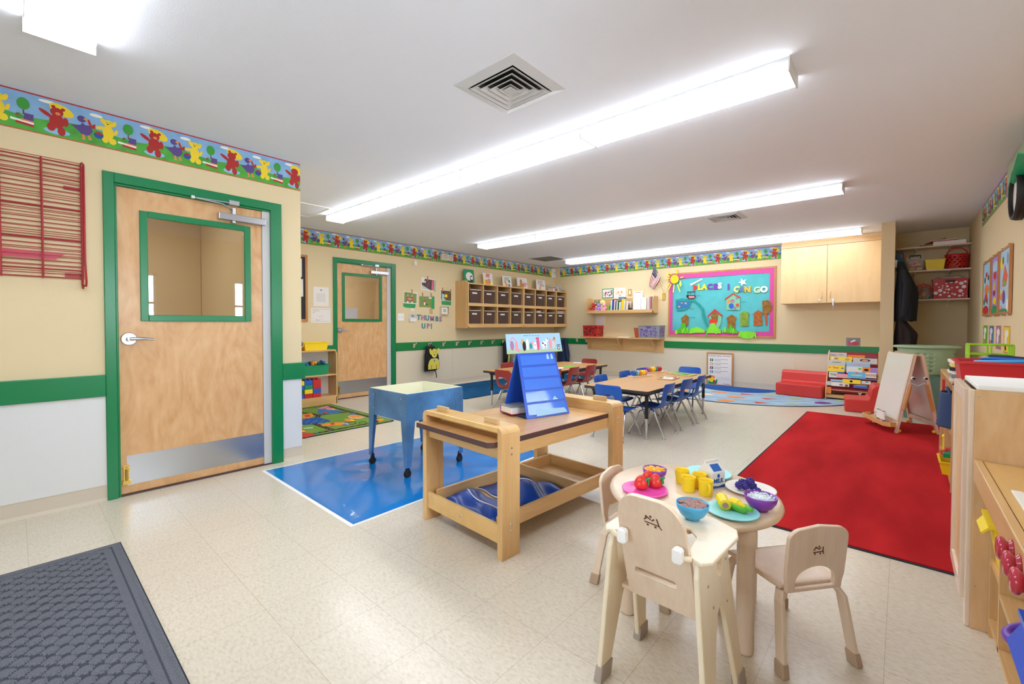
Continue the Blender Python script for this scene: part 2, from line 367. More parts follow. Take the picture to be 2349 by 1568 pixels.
# windows (right wall and behind the camera), white frames with muntins and blinds on the second
def window(name, rect, blinds=False):
    ya, yb, za, zb = rect
    b = B(); x0, x1 = XD+.03, XD+.08
    b.box(x0, x1, ya, ya+.04, za, zb, 'white'); b.box(x0, x1, yb-.04, yb, za, zb, 'white'); b.box(x0, x1, ya, yb, za, za+.04, 'white'); b.box(x0, x1, ya, yb, zb-.04, zb, 'white')
    b.box(x0, x1, (ya+yb)/2-.015, (ya+yb)/2+.015, za, zb, 'white'); b.box(x0, x1, ya, yb, (za+zb)/2-.015, (za+zb)/2+.015, 'white')
    o = struct(name, b)
    g = B(); g.box(XD+.05, XD+.054, ya+.04, yb-.04, za+.04, zb-.04, 'pane_glass'); XF_ = g.build('pane', o, world=True)
    if blinds:
        s = B(); z = za+.05
        while z < zb-.04:
            s.box(XD-.0, XD+.022, ya+.01, yb-.01, z, z+.0015, 'white'); z += .024
        s.build('blind', o, world=True)
window('window_1', WIN1); window('window_2', WIN2, True)
b = B(); y0, y1 = YF-.09, YF-.04
for x in (-2.9, -2.05, -1.2, -.34): b.box(x, x+.04, y0, y1, .8, 2.1, 'white')
b.box(-2.9, -.3, y0, y1, .8, .84, 'white'); b.box(-2.9, -.3, y0, y1, 2.06, 2.1, 'white'); w3 = struct('window_3', b)
g = B(); g.box(-2.88, -.32, YF-.07, YF-.066, .84, 2.06, 'pane_glass'); g.build('pane', w3, world=True)
# rooms beyond the two doors (seen only through the door panes)
b = B()
b.box(-6.2, -6.1, -1.2, 1.45, 0, CEIL, 'wall_cream_d'); b.box(-6.2, XA-T, -1.3, -1.2, 0, CEIL, 'wall_cream_d'); struct('wall_room_beyond', b)
b = B(); b.box(-8.4, -8.3, 2.0, 6.0, 0, CEIL, 'wall_cream_d'); b.box(-8.4, XB-T, 1.9, 2.0, 0, CEIL, 'wall_cream_d'); b.box(-8.4, XB-T, 6.0, 6.1, 0, CEIL, 'wall_cream_d')
b.box(-8.4, XB-T, 1.9, 6.1, -.1, 0, 'floor_vct'); b.box(-8.4, XB-T, 1.9, 6.1, CEIL, CEIL+.1, 'ceiling_paint'); struct('wall_office_beyond', b)
for (x, y, p) in ((-5.0, .3, 9), (-7.3, 3.8, 14)):  # added unseen lamps that brighten the closed rooms behind the door panes
    l = bpy.data.lights.new('added_room_fill', 'AREA'); l.size = .6; l.energy = p; l.color = (1, .96, .88); o = bpy.data.objects.new('added_room_fill', l); COL.objects.link(o); o.location = (x, y, 2.4)

# ---- lower wall panels, rails, cove base
def panels_x(name, x, sgn, runs, m):
    b = B()
    for y0, y1 in runs:
        y = y0
        while y < y1-.01:
            ye = min(y+1.22, y1); b.box(x, x+sgn*.006, y+.001, ye-.001, .1, .665, m)
            if ye < y1: b.box(x, x+sgn*.009, ye-.012, ye+.012, .1, .665, m)
            y = ye
    return struct(name, b)
panels_x('trim_1', XA, 1, [(YF, .381), (1.44, 1.59)], 'panel_cool'); panels_x('trim_2', XB, 1, [(1.6, 3.083), (4.137, YC)], 'panel_white')
b = B(); x = XB+.006
while x < -.22:
    xe = min(x+1.22, -.22); b.box(x+.001, xe-.001, YC-.006, YC, .1, .66, 'panel_white'); x = xe
struct('trim_3', b)
def rail(name, b): return struct(name, b, bevel=.004)
def rail_x(name, runs, x, z0=.663, z1=.798):
    b = B()
    for y0, y1 in runs: b.box(x, x+.022, y0, y1, z0, z1, 'green_paint' if x == XA else 'green_rail')
    return rail(name, b)
rail_x('trim_4', [(YF, .381), (1.44, 1.617)], XA); rail_x('trim_5', [(1.6, 3.083), (4.137, YC-.022)], XB, .67, .805)
b = B(); b.box(XB+.022, -5.28, YC-.022, YC, .66, .79, 'green_rail'); b.box(-3.52, -.22, YC-.022, YC, .655, .785, 'green_rail'); rail('trim_6', b)
def cove_x(b, x, s, y0, y1): b.prism([(0, 0), (s*.012, 0), (s*.004, .02), (s*.003, .1), (0, .1)], (x, y0, 0), X_, Z_, 0, -(y1-y0), 'base_vinyl')
b = B(); cove_x(b, XA, 1, YF, .381); cove_x(b, XA, 1, 1.44, 1.6); struct('baseboard_left', b)
b = B(); cove_x(b, XB, 1, 1.6, 3.083); cove_x(b, XB, 1, 4.137, YC); struct('baseboard_far_left', b)
b = B(); b.box(XB, -.22, YC-.01, YC, 0, .1, 'base_vinyl'); struct('baseboard_back', b)
b = B(); b.box(XD-.01, XD, YF, YC, 0, .1, 'base_vinyl'); struct('baseboard_right', b)

# ---- the picture border under the ceiling: bears, ducks, dogs, books and trees on a green hill
SKY, GRASS = 'bd_sky', 'bd_grass'
mat(SKY, '#86b3dc', .6, var=.12, vscale=12); mat(GRASS, '#4da63a', .6, var=.2, vscale=14)
for n_, c_ in (('bd_red', '#b02420'), ('bd_purple', '#5a4488'), ('bd_yellow', '#f2d32a'), ('bd_tree', '#3d9c3c'), ('bd_white', '#f3f1ea'), ('bd_line', '#b5252a'), ('bd_puddle', '#8fc0e6'), ('bd_orange', '#e88a4a'), ('bd_blue', '#2d4f9c'), ('bd_trunk', '#7a4a2c'), ('bd_line2', '#c8502e')):
    mat(n_, c_, .6)
mat('bluepaint', '#2f74ae', .6, var=.2, vscale=30); RPT = .4535; BH = .222
def border(name, o, U, L_, phase):
    """o: lower corner; U: reading direction; art repeats every RPT"""
    N = U.cross(Z_); b = B(); z = Z_
    def P(pts, l, m, u0=0):
        q = [(min(max(u0+p[0], 0), L_), p[1]) for p in pts]
        if max(a for a, _ in q)-min(a for a, _ in q) < .004: return
        b.prism(q, o, U, z, .0012+l*.0003, .0015+l*.0003, m)
    b.prism([(0, 0), (L_, 0), (L_, BH), (0, BH)], o, U, z, 0, .0012, SKY)
    n = int(L_/RPT)+3; u = phase-RPT
    hill = [(0, 0)]; k = int(L_/.04)
    for i in range(k+1):
        t = L_*i/k; hill.append((t, .095+.012*math.sin(2*PI*(t-phase)/RPT)))
    hill.append((L_, 0)); b.prism(hill, o, U, z, .0012, .0015, GRASS)
    P([(0, .214), (L_, .214), (L_, BH), (0, BH)], 2, 'bd_line'); P([(0, 0), (L_, 0), (L_, .006), (0, .006)], 2, 'bd_line2')
    for i in range(n):
        a = u+i*RPT
        if a < -.5 or a > L_+.1: continue
        P(ell(.07, .195, .035, .009), 1, 'bd_white', a-.11); P(ell(.0, .187, .03, .010), 1, 'bd_white', a+.17)   # clouds
        P(ell(0, .035, .055, .018), 1, 'bd_puddle', a)
        P(ell(.02, .165, .055, .03, a0=-.4), 2, 'bd_yellow', a)                                  # rain hat
        P(ell(0, .148, .028, .026), 3, 'bd_red', a); P(ell(-.014, .176, .009, .009), 3, 'bd_red', a); P(ell(.026, .17, .009, .009), 3, 'bd_red', a)
        P(ell(.004, .14, .011, .009), 4, 'bd_orange', a)
        P(ell(0, .095, .032, .040), 3, 'bd_red', a); P(ell(-.045, .128, .034, .011, a0=-.6), 3, 'bd_red', a)
        P(ell(-.024, .056, .018, .024), 3, 'bd_red', a); P(ell(.018, .040, .017, .026), 3, 'bd_red', a); P(ell(.036, .1, .012, .026), 3, 'bd_red', a)
        d = a+.105
        P([(-.05, .1), (-.02, .075), (.0, .052), (.03, .052), (.048, .08), (.042, .118), (.016, .112), (.004, .125), (-.006, .108), (-.03, .1)], 3, 'bd_purple', d)
        P(ell(0, .145, .02, .02), 3, 'bd_purple', d); P(ell(.018, .148, .01, .007), 4, 'bd_orange', d)
        P([(.024, .152), (.034, .15), (.045, .12), (.06, .135), (.062, .105), (.042, .102), (.03, .125)], 3, 'bd_red', d)
        P([(.0, .055), (.004, .03), (-.006, .024), (.016, .024), (.01, .055)], 3, 'bd_orange', d); P([(.026, .055), (.03, .032), (.022, .026), (.046, .03), (.034, .055)], 3, 'bd_orange', d)
        g = a+.225
        P(ell(0, .155, .024, .023), 3, 'bd_yellow', g); P(ell(-.024, .165, .012, .018, a0=.5), 4, 'bd_yellow', g); P(ell(.027, .16, .011, .02, a0=-.4), 4, 'bd_yellow', g)
        P(ell(0, .1, .027, .042), 3, 'bd_yellow', g); P(ell(-.034, .12, .026, .010, a0=.2), 3, 'bd_yellow', g); P(ell(-.014, .055, .016, .022), 3, 'bd_yellow', g); P(ell(.02, .05, .018, .02), 3, 'bd_yellow', g); P(ell(.036, .11, .008, .02, a0=-.3), 3, 'bd_yellow', g)
        P(ell(-.002, .152, .004, .004, 8), 5, 'black', g); P(ell(-.007, .162, .002, .003, 6), 5, 'black', g); P(ell(.009, .162, .002, .003, 6), 5, 'black', g)
        P(ell(-.045, .07, .022, .021), 4, 'bd_blue', g); P([(-.064, .078), (-.05, .092), (-.03, .085), (-.026, .074)], 5, 'bd_red', g)
        t = a+.32
        P([(-.003, .09), (.004, .09), (.003, .125), (-.002, .125)], 3, 'bd_trunk', t); P(ell(0, .15, .026, .034), 4, 'bd_tree', t)
        P([(-.05, .05), (.04, .04), (.04, .052), (-.05, .062)], 4, 'bd_white', t); P([(-.03, .036), (.04, .028), (.04, .041), (-.03, .049)], 5, 'bd_red', t); P([(-.01, .055), (.04, .052), (.04, .06), (-.01, .064)], 5, 'bd_orange', t)
        P([(.0, .062), (.038, .058), (.04, .098), (.004, .1)], 4, 'bd_purple', t); P(ell(-.018, .078, .014, .016), 5, 'bd_tree', t); P(ell(-.022, .084, .006, .006), 6, 'bd_red', t)
    return struct(name, b)
ZB = CEIL-BH
border('trim_7', Vector((XA, YF+.0, ZB)), Y_, 1.594-YF, (.189-YF) % RPT)
border('trim_8', Vector((XB, 1.6, ZB)), Y_, 8.51-1.6, (2.695-1.6) % RPT)
border('trim_9', Vector((-6.05, YC, ZB)), X_, 4.51, (-5.717+6.05) % RPT)
border('trim_10', Vector((XD, 7.24, ZB)), -Y_, 7.24-5.35, (7.24-7.084) % RPT)

# ---- doors
def door(name, xw, y0, y1, L0, L1, zt, win, kick, hand_y, note=False, frame_m='green_paint'):
    """frame outer y0..y1, leaf L0..L1, window rect (ya, yb, za, zb)"""
    fr = B(); W = .054
    fr.box(xw-T+.01, xw+.018, y0, y0+W, 0, zt, frame_m); fr.box(xw-T+.01, xw+.018, y1-.082, y1, 0, zt, frame_m); fr.box(xw-T+.01, xw+.018, y0+W, y1-.082, zt-.062, zt, frame_m)
    fr.box(xw-.02, xw+.006, y0+W, y0+W+.012, 0, zt-.076, frame_m); fr.box(xw-.02, xw+.006, y0+W, y1-.082, zt-.076, zt-.062, frame_m)
    f = struct(name, fr, bevel=.003)
    s = B(); s.box(xw-.06, xw-.004, L1+.002, y1-.083, .005, zt-.076, 'lightgrey'); s.build('jamb_strip', f, world=True)
    ya, yb, za, zb = win; xd = xw-.012; d = B(); zt2 = zt-.078
    d.box(xd-.044, xd, L0, ya, .012, zt2, 'door_a'); d.box(xd-.044, xd, yb, L1, .012, zt2, 'door_a'); d.box(xd-.044, xd, ya, yb, .012, za, 'door_a'); d.box(xd-.044, xd, ya, yb, zb, zt2, 'door_a')
    leaf = d.build('door_leaf', f, world=True)
    t = B(); q = .04
    t.box(xd-.01, xd+.012, ya-.002, ya+q, za, zb, frame_m); t.box(xd-.01, xd+.012, yb-q, yb+.002, za, zb, frame_m); t.box(xd-.01, xd+.012, ya+q, yb-q, za-.002, za+q, frame_m); t.box(xd-.01, xd+.012, ya+q, yb-q, zb-q, zb+.002, frame_m)
    t.build('window_frame', leaf, world=True, bevel=.003)
    g = B(); g.box(xd-.024, xd-.018, ya+q, yb-q, za+q, zb-q, 'pane_glass'); g.build('pane', leaf, world=True)
    k = B(); k.box(xd, xd+.0018, kick[0], kick[1], kick[2], kick[3], 'brushed')
    for yy in (kick[0]+.02, (kick[0]+kick[1])/2, kick[1]-.02):
        for zz in (kick[2]+.02, kick[3]-.02): k.cyl((xd+.001, yy, zz), (xd+.0035, yy, zz), .004, .003, 'steel', 8)
    k.build('kick_plate', leaf, world=True)
    h = B(); hz_ = 1.02; h.cyl((xd, hand_y, hz_), (xd+.012, hand_y, hz_), .042, .038, 'steel', 24); h.cyl((xd+.012, hand_y, hz_), (xd+.05, hand_y, hz_), .014, .014, 'steel')
    h.tube([(xd+.05, hand_y, hz_), (xd+.055, hand_y+.03, hz_+.002), (xd+.053, hand_y+.08, hz_), (xd+.05, hand_y+.12, hz_-.006)], [.011, .011, .009, .007], 'steel', 10)
    h.build('door_handle', leaf, world=True)
    c = B(); c.box(xd+.004, xd+.05, L1-.3, L1+.015, zt2-.115, zt2-.065, 'brushed'); c.cyl((xd+.03, L1-.2, zt2-.13), (xd+.03, L1-.2, zt2-.02), .014, .014, 'steel')
    c.build('door_closer', leaf, world=True, bevel=.004)
    a = B(); a.tube([(xd+.03, L1-.2, zt2-.03), (xd+.05, L1-.28, zt2-.005), (xd+.06, L1-.46, zt2+.004)], .006, 'steel', 6); a.tube([(xd+.06, L1-.46, zt2+.004), (xd+.05, L1-.2, zt2+.012)], .005, 'steel', 6); a.cyl((xd+.06, L1-.46, zt2-.006), (xd+.06, L1-.46, zt2+.012), .013, .013, 'steel', 10)
    a.box(xd+.005, xd+.06, L1-.235, L1-.17, zt2, zt2+.03, 'steel'); a.build('closer_arm', leaf, world=True)
    bo = B(); yy = L0+.03
    bo.box(xd, xd+.006, yy-.014, yy+.014, .08, .2, 'brass'); bo.cyl((xd+.012, yy, .09), (xd+.012, yy, .19), .006, .006, 'brass', 8); bo.box(xd, xd+.02, yy-.02, yy+.02, .075, .1, 'brass'); bo.box(xd, xd+.02, yy-.018, yy+.018, .175, .185, 'brass')
    bo.build('foot_bolt', leaf, world=True)
    th = B(); th.box(xw-T, xw+.003, y0+W, y1-.082, 0, .01, 'brown_edge'); th.build('threshold', f, world=True)
    return f, leaf
door('door_1', XA, .381, 1.44, .445, 1.300, 2.075, (.561, 1.217, 1.137, 1.863), (.478, 1.299, .065, .258), .498)
f2, leaf2 = door('door_2', XB, 3.083, 4.137, 3.14, 3.98, 2.085, (3.23, 3.892, 1.15, 1.875), (3.16, 3.975, .07, .265), 3.19)
n = B(); n.box(XB-.0355, XB-.036+.0015, 3.275, 3.49, 1.195, 1.355, 'paper'); n.build('notice', leaf2, world=True)

# ---- ceiling lights: rows of four-foot wrapped fluorescent fixtures
XS = [-5.27, -4.055, -2.845, -1.64, -.42]
def fixture(i, row, y, label, first=[None]):
    L_ = 1.205
    if first[0] is None:
        t = thing('ceiling_light', label, 'ceiling light', (XS[i], y, 2.375), group='fluorescent ceiling fixtures')
        l = B(); pr = [(.0, .045), (.0, .012), (.014, 0), (.206, 0), (.22, .012), (.22, .045)]
        l.prism(pr, (0.004, 0, 0), Y_, Z_, 0, L_-.008, 'lens'); l.build('lens', t)
        h = B(); h.box(0, L_, .0, .22, .047, .065, 'lens_trim'); h.build('housing', t)
        for k, xx in enumerate((0, L_-.004)):
            e = B(); e.box(xx-(.003 if k == 0 else 0), xx+.004+(.003 if k else 0), -.005, .225, -.004, .065, 'lens_trim'); e.build('end_cap', t)
        first[0] = t
    else: t = copy_tree(first[0], None, (XS[i], y, 2.375), 0, label, 'fluorescent ceiling fixtures')
rows = [(.05, 'row nearest the camera'), (2.545, 'second row, beside the large vent'), (5.10, 'third ceiling row, above the tables'), (7.64, 'farthest row, by the back wall')]
for r_, (y, d) in enumerate(rows):
    for i in range(4):
        if r_ == 0 and i < 2: continue
        k = i-2 if r_ == 0 else i
        nm = ['leftmost', 'second from left', 'third from left', 'rightmost'][k] if r_ else ['left end', 'next after the left end'][k]
        fixture(i, r_, y, 'fluorescent fixture, %s, %s' % (nm, d))
# vents and hatch
def vent(x, y, s, label, m='lightgrey', n=4):
    t = thing('ceiling_vent', label, 'air vent', (x, y, CEIL), group=None)
    b = B(); h = s/2
    for sx in (-1, 1):
        b.hexa([(sx*h, -h, -.002), (sx*h, h, -.002), (sx*(h-.055), h-.055, -.016), (sx*(h-.055), -(h-.055), -.016)], [(sx*h, -h, 0), (sx*h, h, 0), (sx*(h-.055), h-.055, 0), (sx*(h-.055), -(h-.055), 0)], m)
        b.hexa([(-h, sx*h, -.002), (h, sx*h, -.002), (h-.055, sx*(h-.055), -.016), (-(h-.055), sx*(h-.055), -.016)], [(-h, sx*h, 0), (h, sx*h, 0), (h-.055, sx*(h-.055), 0), (-(h-.055), sx*(h-.055), 0)], m)
    b.build('frame', t)
    k = B(); k.box(-h+.05, h-.05, -h+.05, h-.05, -.0008, 0, 'black'); k.build('duct', t)
    step = (h-.05)/(n+.6)
    for i in range(n):
        a = h-.065-i*step; c = a-step*.78; f = B()
        for sx in (-1, 1):
            f.hexa([(sx*a, -a, -.02), (sx*a, a, -.02), (sx*c, c, -.004), (sx*c, -c, -.004)], [(sx*a, -a, -.0175), (sx*a, a, -.0175), (sx*c, c, -.0015), (sx*c, -c, -.0015)], m)
            f.hexa([(-a, sx*a, -.02), (a, sx*a, -.02), (c, sx*c, -.004), (-c, sx*c, -.004)], [(-a, sx*a, -.0175), (a, sx*a, -.0175), (c, sx*c, -.0015), (-c, sx*c, -.0015)], m)
        f.build('louver', t)
    q = B(); q.hexa([(-.03, -.03, -.02), (.03, -.03, -.02), (.03, .03, -.02), (-.03, .03, -.02)], [(-.012, -.012, -.002), (.012, -.012, -.002), (.012, .012, -.002), (-.012, .012, -.002)], m); q.build('core', t)
vent(-1.655, 1.852, .445, 'large square stepped ceiling vent nearest the camera, above the second row of lights'); vent(-1.66, 5.83, .42, 'small-looking square ceiling vent partly hidden by the third row of lights')
t = thing('return_grille', 'dark grey square return air grille in the far left ceiling corner', 'air vent', (-5.41, 7.2, CEIL))
b = B(); h = .29
for s_ in (-1, 1): b.box(s_*h, s_*(h-.03), -h, h, -.006, 0, 'lightgrey'); b.box(-h+.03, h-.03, s_*h, s_*(h-.03), -.006, 0, 'lightgrey')
b.build('frame', t); b = B(); i = -h+.035
while i < h-.03: b.box(-h+.03, h-.03, i, i+.006, -.004, -.001, 'grey'); i += .014
b.box(-h+.03, h-.03, -h+.03, h-.03, -.001, 0, 'black'); b.build('grille', t)
t = thing('ceiling_hatch', 'white framed square ceiling access panel near the partition corner', 'hatch', (-5.22, 2.15, CEIL))
b = B(); h = .31
for s_ in (-1, 1): b.box(s_*h, s_*(h-.035), -h, h, -.008, 0, 'white'); b.box(-h+.035, h-.035, s_*h, s_*(h-.035), -.008, 0, 'white')
b.build('frame', t); b = B(); b.box(-h+.035, h-.035, -h+.035, h-.035, -.003, 0, 'ceiling_paint'); b.build('panel', t)
# ---- floor coverings
b = B(); b.box(-.9, .64, 2.775, 6.75, 0, .004, 'mat_grey_dark'); b.box(-.885, .625, 2.79, 6.735, .004, .009, 'carpet_red')
b.build('area_rug', None, label='large red carpet with dark bound edge lying in front of the right-hand shelves', category='rug')
b = B(); b.box(-6.1, -4.83, 4.42, 8.1, 0, .006, 'mat_grey_dark'); b.box(-6.085, -4.845, 4.435, 8.085, .006, .009, 'carpet_blue')
b.build('area_rug', None, label='plain dark blue carpet along the wall of coat hooks', category='rug')
# welcome mat with a woven diamond relief
random.seed(3)
gx, gy = 320, 210; x0, x1, y0, y1 = -2.98, -1.15, -.87, .345; vs = []; fs = []
for j in range(gy+1):
    for i in range(gx+1):
        x = x0+(x1-x0)*i/gx; y = y0+(y1-y0)*j/gy; e = min(x-x0, x1-x, y-y0, y1-y)
        h = .004 if e < .012 else .009
        if e > .07:
            a = math.sin((x+y)*46)*math.sin((x-y)*46); h += .016*min(.5, max(0, abs(a)-.04))
        elif .035 < e < .05: h -= .003
        vs.append((x, y, h))
for j in range(gy):
    for i in range(gx): a = j*(gx+1)+i; fs.append((a, a+1, a+gx+2, a+gx+1))
b = B(); b.add(vs, fs, 'mat_grey', True); gi = b.mi('mat_groove_shade'); b.m = [gi if (sum(vs[i][2] for i in f)/4 < .0114 and min(vs[f[0]][0]-x0, x1-vs[f[0]][0], vs[f[0]][1]-y0, y1-vs[f[0]][1]) > .07) or .036 < min(vs[f[0]][0]-x0, x1-vs[f[0]][0], vs[f[0]][1]-y0, y1-vs[f[0]][1]) < .046 else k for f, k in zip(b.f, b.m)]; b.box(x0-.004, x1+.004, y0-.004, y1+.004, 0, .0035, 'mat_grey_dark')  # low groove faces get a darker colour: valley shade painted in by height
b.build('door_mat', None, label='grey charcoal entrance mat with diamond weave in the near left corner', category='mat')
# blue vinyl splash mat
b = B(); q = [(-3.63, 1.235), (-2.262, 1.22), (-2.30, 3.06), (-3.52, 3.06)]
b.prism(q, (0, 0, 0), X_, Y_, 0, .002, 'white')
n = 34; vs = []; fs = []
random.seed(5)
for j in range(n+1):
    for i in range(n+1):
        u = .012+.976*i/n; v = .012+.976*j/n
        p = [q[0][k]*(1-u)*(1-v)+q[1][k]*u*(1-v)+q[2][k]*u*v+q[3][k]*(1-u)*v for k in (0, 1)]
        z = .003 + (.006*abs(math.sin(u*9+3*math.sin(v*5)))**6 + .004*abs(math.sin(v*14+2*math.sin(u*7)))**8)*(1 if 0 < i < n and 0 < j < n else 0)
        vs.append((p[0], p[1], z))
for j in range(n):
    for i in range(n): a = j*(n+1)+i; fs.append((a, a+1, a+n+2, a+n+1))
b.add(vs, fs, 'vinyl_mat', True)
b.build('splash_mat', None, label='shiny creased blue vinyl sheet with white edge under the blue sand table', category='mat')
# play rug with roads
b = B(); b.prism(rrect(1.6, 1.95, .05, cx=-5.155, cy=1.93), (0, 0, 0), X_, Y_, 0, .005, 'mat_grey_dark'); b.prism(rrect(1.56, 1.91, .05, cx=-5.155, cy=1.93), (0, 0, 0), X_, Y_, .005, .008, 'carpet_green')
def flat(b, pts, l, m): b.prism(pts, (0, 0, 0), X_, Y_, .008+l*.0004, .0084+l*.0004, m)
def road(b, pts, w_, m, l):
    for i in range(len(pts)-1):
        a = Vector(pts[i]+(0,)); c = Vector(pts[i+1]+(0,)); d = (c-a).normalized(); n_ = Vector((-d.y, d.x, 0))*w_/2; a -= d*.004; c += d*.004
        flat(b, [tuple(p[:2]) for p in (a-n_, c-n_, c+n_, a+n_)], l, m)
for pts in ([(-5.85, 1.2), (-5.85, 2.8), (-4.5, 2.8), (-4.44, 2.7), (-4.44, 1.1)], [(-5.85, 2.3), (-5.3, 2.45), (-4.9, 2.2), (-4.44, 2.2)], [(-5.3, 2.45), (-5.2, 2.8)]):
    road(b, pts, .055, 'black', 1)
    for i in range(len(pts)-1):
        a, c = pts[i], pts[i+1]; k = int(math.hypot(c[0]-a[0], c[1]-a[1])/.07)
        for j in range(k):
            u, v = (j+.2)/k, (j+.6)/k; road(b, [(a[0]+(c[0]-a[0])*u, a[1]+(c[1]-a[1])*u), (a[0]+(c[0]-a[0])*v, a[1]+(c[1]-a[1])*v)], .006, 'tan', 2)
flat(b, ell(-5.45, 2.62, .22, .07), 1, 'blue'); flat(b, ell(-5.45, 2.62, .05, .02), 2, 'red')
flat(b, [(-5.8, 1.5), (-5.0, 1.5), (-5.0, 1.95), (-5.5, 2.1), (-5.8, 2.0)], 1, 'rug_royal')
for (x, y, c_) in ((-5.7, 2.25, 'red'), (-4.75, 2.55, 'orange'), (-4.65, 1.95, 'red'), (-4.62, 2.42, 'blue'), (-4.7, 1.6, 'orange'), (-5.55, 2.72, 'pink'), (-4.95, 2.05, 'orange')):
    flat(b, ell(x, y, .1, .05, 7), 2, c_); flat(b, ell(x+.03, y+.02, .04, .02, 5), 3, 'yellow')
def rg(pts, l, m): flat(b, [tuple(at('T5', x, y, 'z', .008)[:2]) for x, y in pts], l, m)
rg([(290, 1120), (330, 1090), (480, 1085), (640, 1100), (600, 1130), (470, 1145), (330, 1142)], 4, 'bluepaint'); rg([(380, 1110), (440, 1112), (430, 1135), (390, 1132)], 5, 'red')
rg([(80, 1215), (300, 1185), (440, 1225), (470, 1245), (250, 1280), (80, 1295)], 4, 'rug_royal')
for i in range(14): x, y = 100+i*25, 1222+(i*37) % 50; rg([(x, y), (x+9, y), (x+9, y+5), (x, y+5)], 5, 'yellow' if i % 2 else 'white')
for q, m in (([(85, 1150), (200, 1130), (245, 1165), (180, 1200), (85, 1205)], 'orange'), ([(110, 1160), (170, 1150), (200, 1175), (130, 1188)], 'red'), ([(340, 1290), (480, 1262), (640, 1258), (690, 1275), (600, 1300), (360, 1310)], 'orange'), ([(470, 1268), (530, 1262), (525, 1290), (475, 1293)], 'red'), ([(700, 1180), (760, 1150), (900, 1165), (960, 1185), (880, 1212), (740, 1208)], 'tan'), ([(740, 1170), (850, 1160), (880, 1185), (780, 1195)], 'orange'), ([(1100, 1215), (1180, 1205), (1215, 1225), (1150, 1250)], 'orange'), ([(80, 1410), (200, 1400), (250, 1425), (150, 1465), (80, 1470)], 'red'), ([(90, 1335), (230, 1320), (230, 1345), (100, 1352)], 'basket_sage'), ([(730, 1135), (800, 1128), (830, 1140), (760, 1155)], 'blue'), ([(280, 1070), (420, 1030), (470, 1045), (360, 1072)], 'pink')): rg(q, 4 if m != 'red' else 5, m)
rg([(270, 1395), (300, 1385), (310, 1400), (280, 1410)], 4, 'teal')
for k in range(3):
    for j in range(20):
        a0, a1 = 2*PI*j/20, 2*PI*(j+1)/20; cx0 = 770+150*k; rg([(cx0+60*math.cos(a0), 1265+20*math.sin(a0)), (cx0+60*math.cos(a1), 1265+20*math.sin(a1)), (cx0+48*math.cos(a1), 1265+15*math.sin(a1)), (cx0+48*math.cos(a0), 1265+15*math.sin(a0))], 4, 'black')
b.build('play_rug', None, label='green play rug printed with roads, pond and houses beside the partition', category='rug')
# round rug with shapes
cx_, cy_ = -2.15, 8.45
def disc(b, rx, ry, z0, z1, m, ymax=8.5, ymin=0):
    pts = [(cx_+rx*math.cos(2*PI*i/72), min(cy_+ry*math.sin(2*PI*i/72), ymax)) for i in range(72)]
    b.prism(pts, (0, 0, 0), X_, Y_, z0, z1, m)
b = B(); disc(b, 1.78, 1.78, 0, .005, 'mat_grey_dark'); disc(b, 1.75, 1.75, .005, .0065, 'rug_sky'); 
for k, (rx, ry) in enumerate(((1.40, 1.40), (.97, .97))): disc(b, rx+.006, ry+.006, .0065, .0068+k*.0006, 'mat_grey_dark'); disc(b, rx, ry, .0065, .0071+k*.0006, 'rug_sky')
disc(b, .62, .62, .0065, .0092, 'mat_grey_dark'); disc(b, .605, .605, .0065, .0095, 'rug_royal')
shp = ['purple', 'orange', 'pale_birch', 'basket_sage', 'red', 'orange', 'purple', 'basket_sage', 'pale_birch', 'red']
for ring_, (rx, ry) in enumerate(((1.575, 1.575), (1.185, 1.185), (.795, .795))):
    n = (22, 17, 13)[ring_]
    for i in range(n):
        a = 2*PI*i/n+.13*ring_; x, y = cx_+rx*math.cos(a), cy_+ry*math.sin(a)
        if y > 8.4: continue
        k = (i*3+ring_*2) % 10; sides = (6, 14, 3, 4, 3, 14, 5, 4, 14, 6)[k]
        b.prism(ell(x, y, .13, .095, sides, a+PI/2), (0, 0, 0), X_, Y_, .0085, .0089, shp[k])
b.build('round_rug', None, label='pale blue round rug with coloured shapes in front of the red foam sofa', category='rug')
# ================================================================ LEFT WALLS
UB, NB = Y_, X_          # wall facing +x: reading direction +y, normal +x
def wall_rect(b, x, y0, y1, z0, z1, m, t=.002): b.box(x, x+t, y0, y1, z0, z1, m)
# red wire rack
t = thing('wire_rack', 'red wire wall rack with pink plastic strip left of the near door', 'rack', (XA, -.05, 1.39))
b = B(); XR = XA+.012
zz = 1.395
ys, ye = -.42, .285
def wires(x, zs, m='wire_red', r=.0022):
    for z in zs: b.cyl((x, ys, z), (x, ye, z), r, r, m, 6)
wires(XA+.008, [1.39+.0245*i for i in range(29)]); wires(XA+.07, [1.39+.031*i for i in range(23)])
for z in (1.44, 1.62, 1.80, 1.98, 2.075): b.cyl((XA+.007, ys, z), (XA+.007, ye, z), .004, .004, 'wire_red', 6)
b.build('wires', t, world=True)
b = B()
for y in (-.20, -.04, .12, .285):
    b.cyl((XA+.008, y, 1.385), (XA+.008, y, 2.085), .0045, .0045, 'wire_red', 8); b.cyl((XA+.072, y, 1.385), (XA+.072, y, 2.06), .0035, .0035, 'wire_red', 8)
b.build('uprights', t, world=True)
b = B(); b.tube([(XA+.008, .285, 2.085), (XA+.03, .289, 2.09), (XA+.075, .292, 2.07), (XA+.08, .292, 1.5), (XA+.082, .296, 1.37), (XA+.06, .296, 1.345), (XA+.03, .292, 1.35)], .005, 'wire_red', 8); b.tube([(XA+.008, .285, 1.39), (XA+.01, .285, 1.35), (XA+.03, .285, 1.335), (XA+.05, .285, 1.35)], .006, 'wire_red', 8)
for z in (1.41, 1.93): b.box(XA+.002, XA+.006, .21, .285, z-.011, z+.011, 'wire_red')
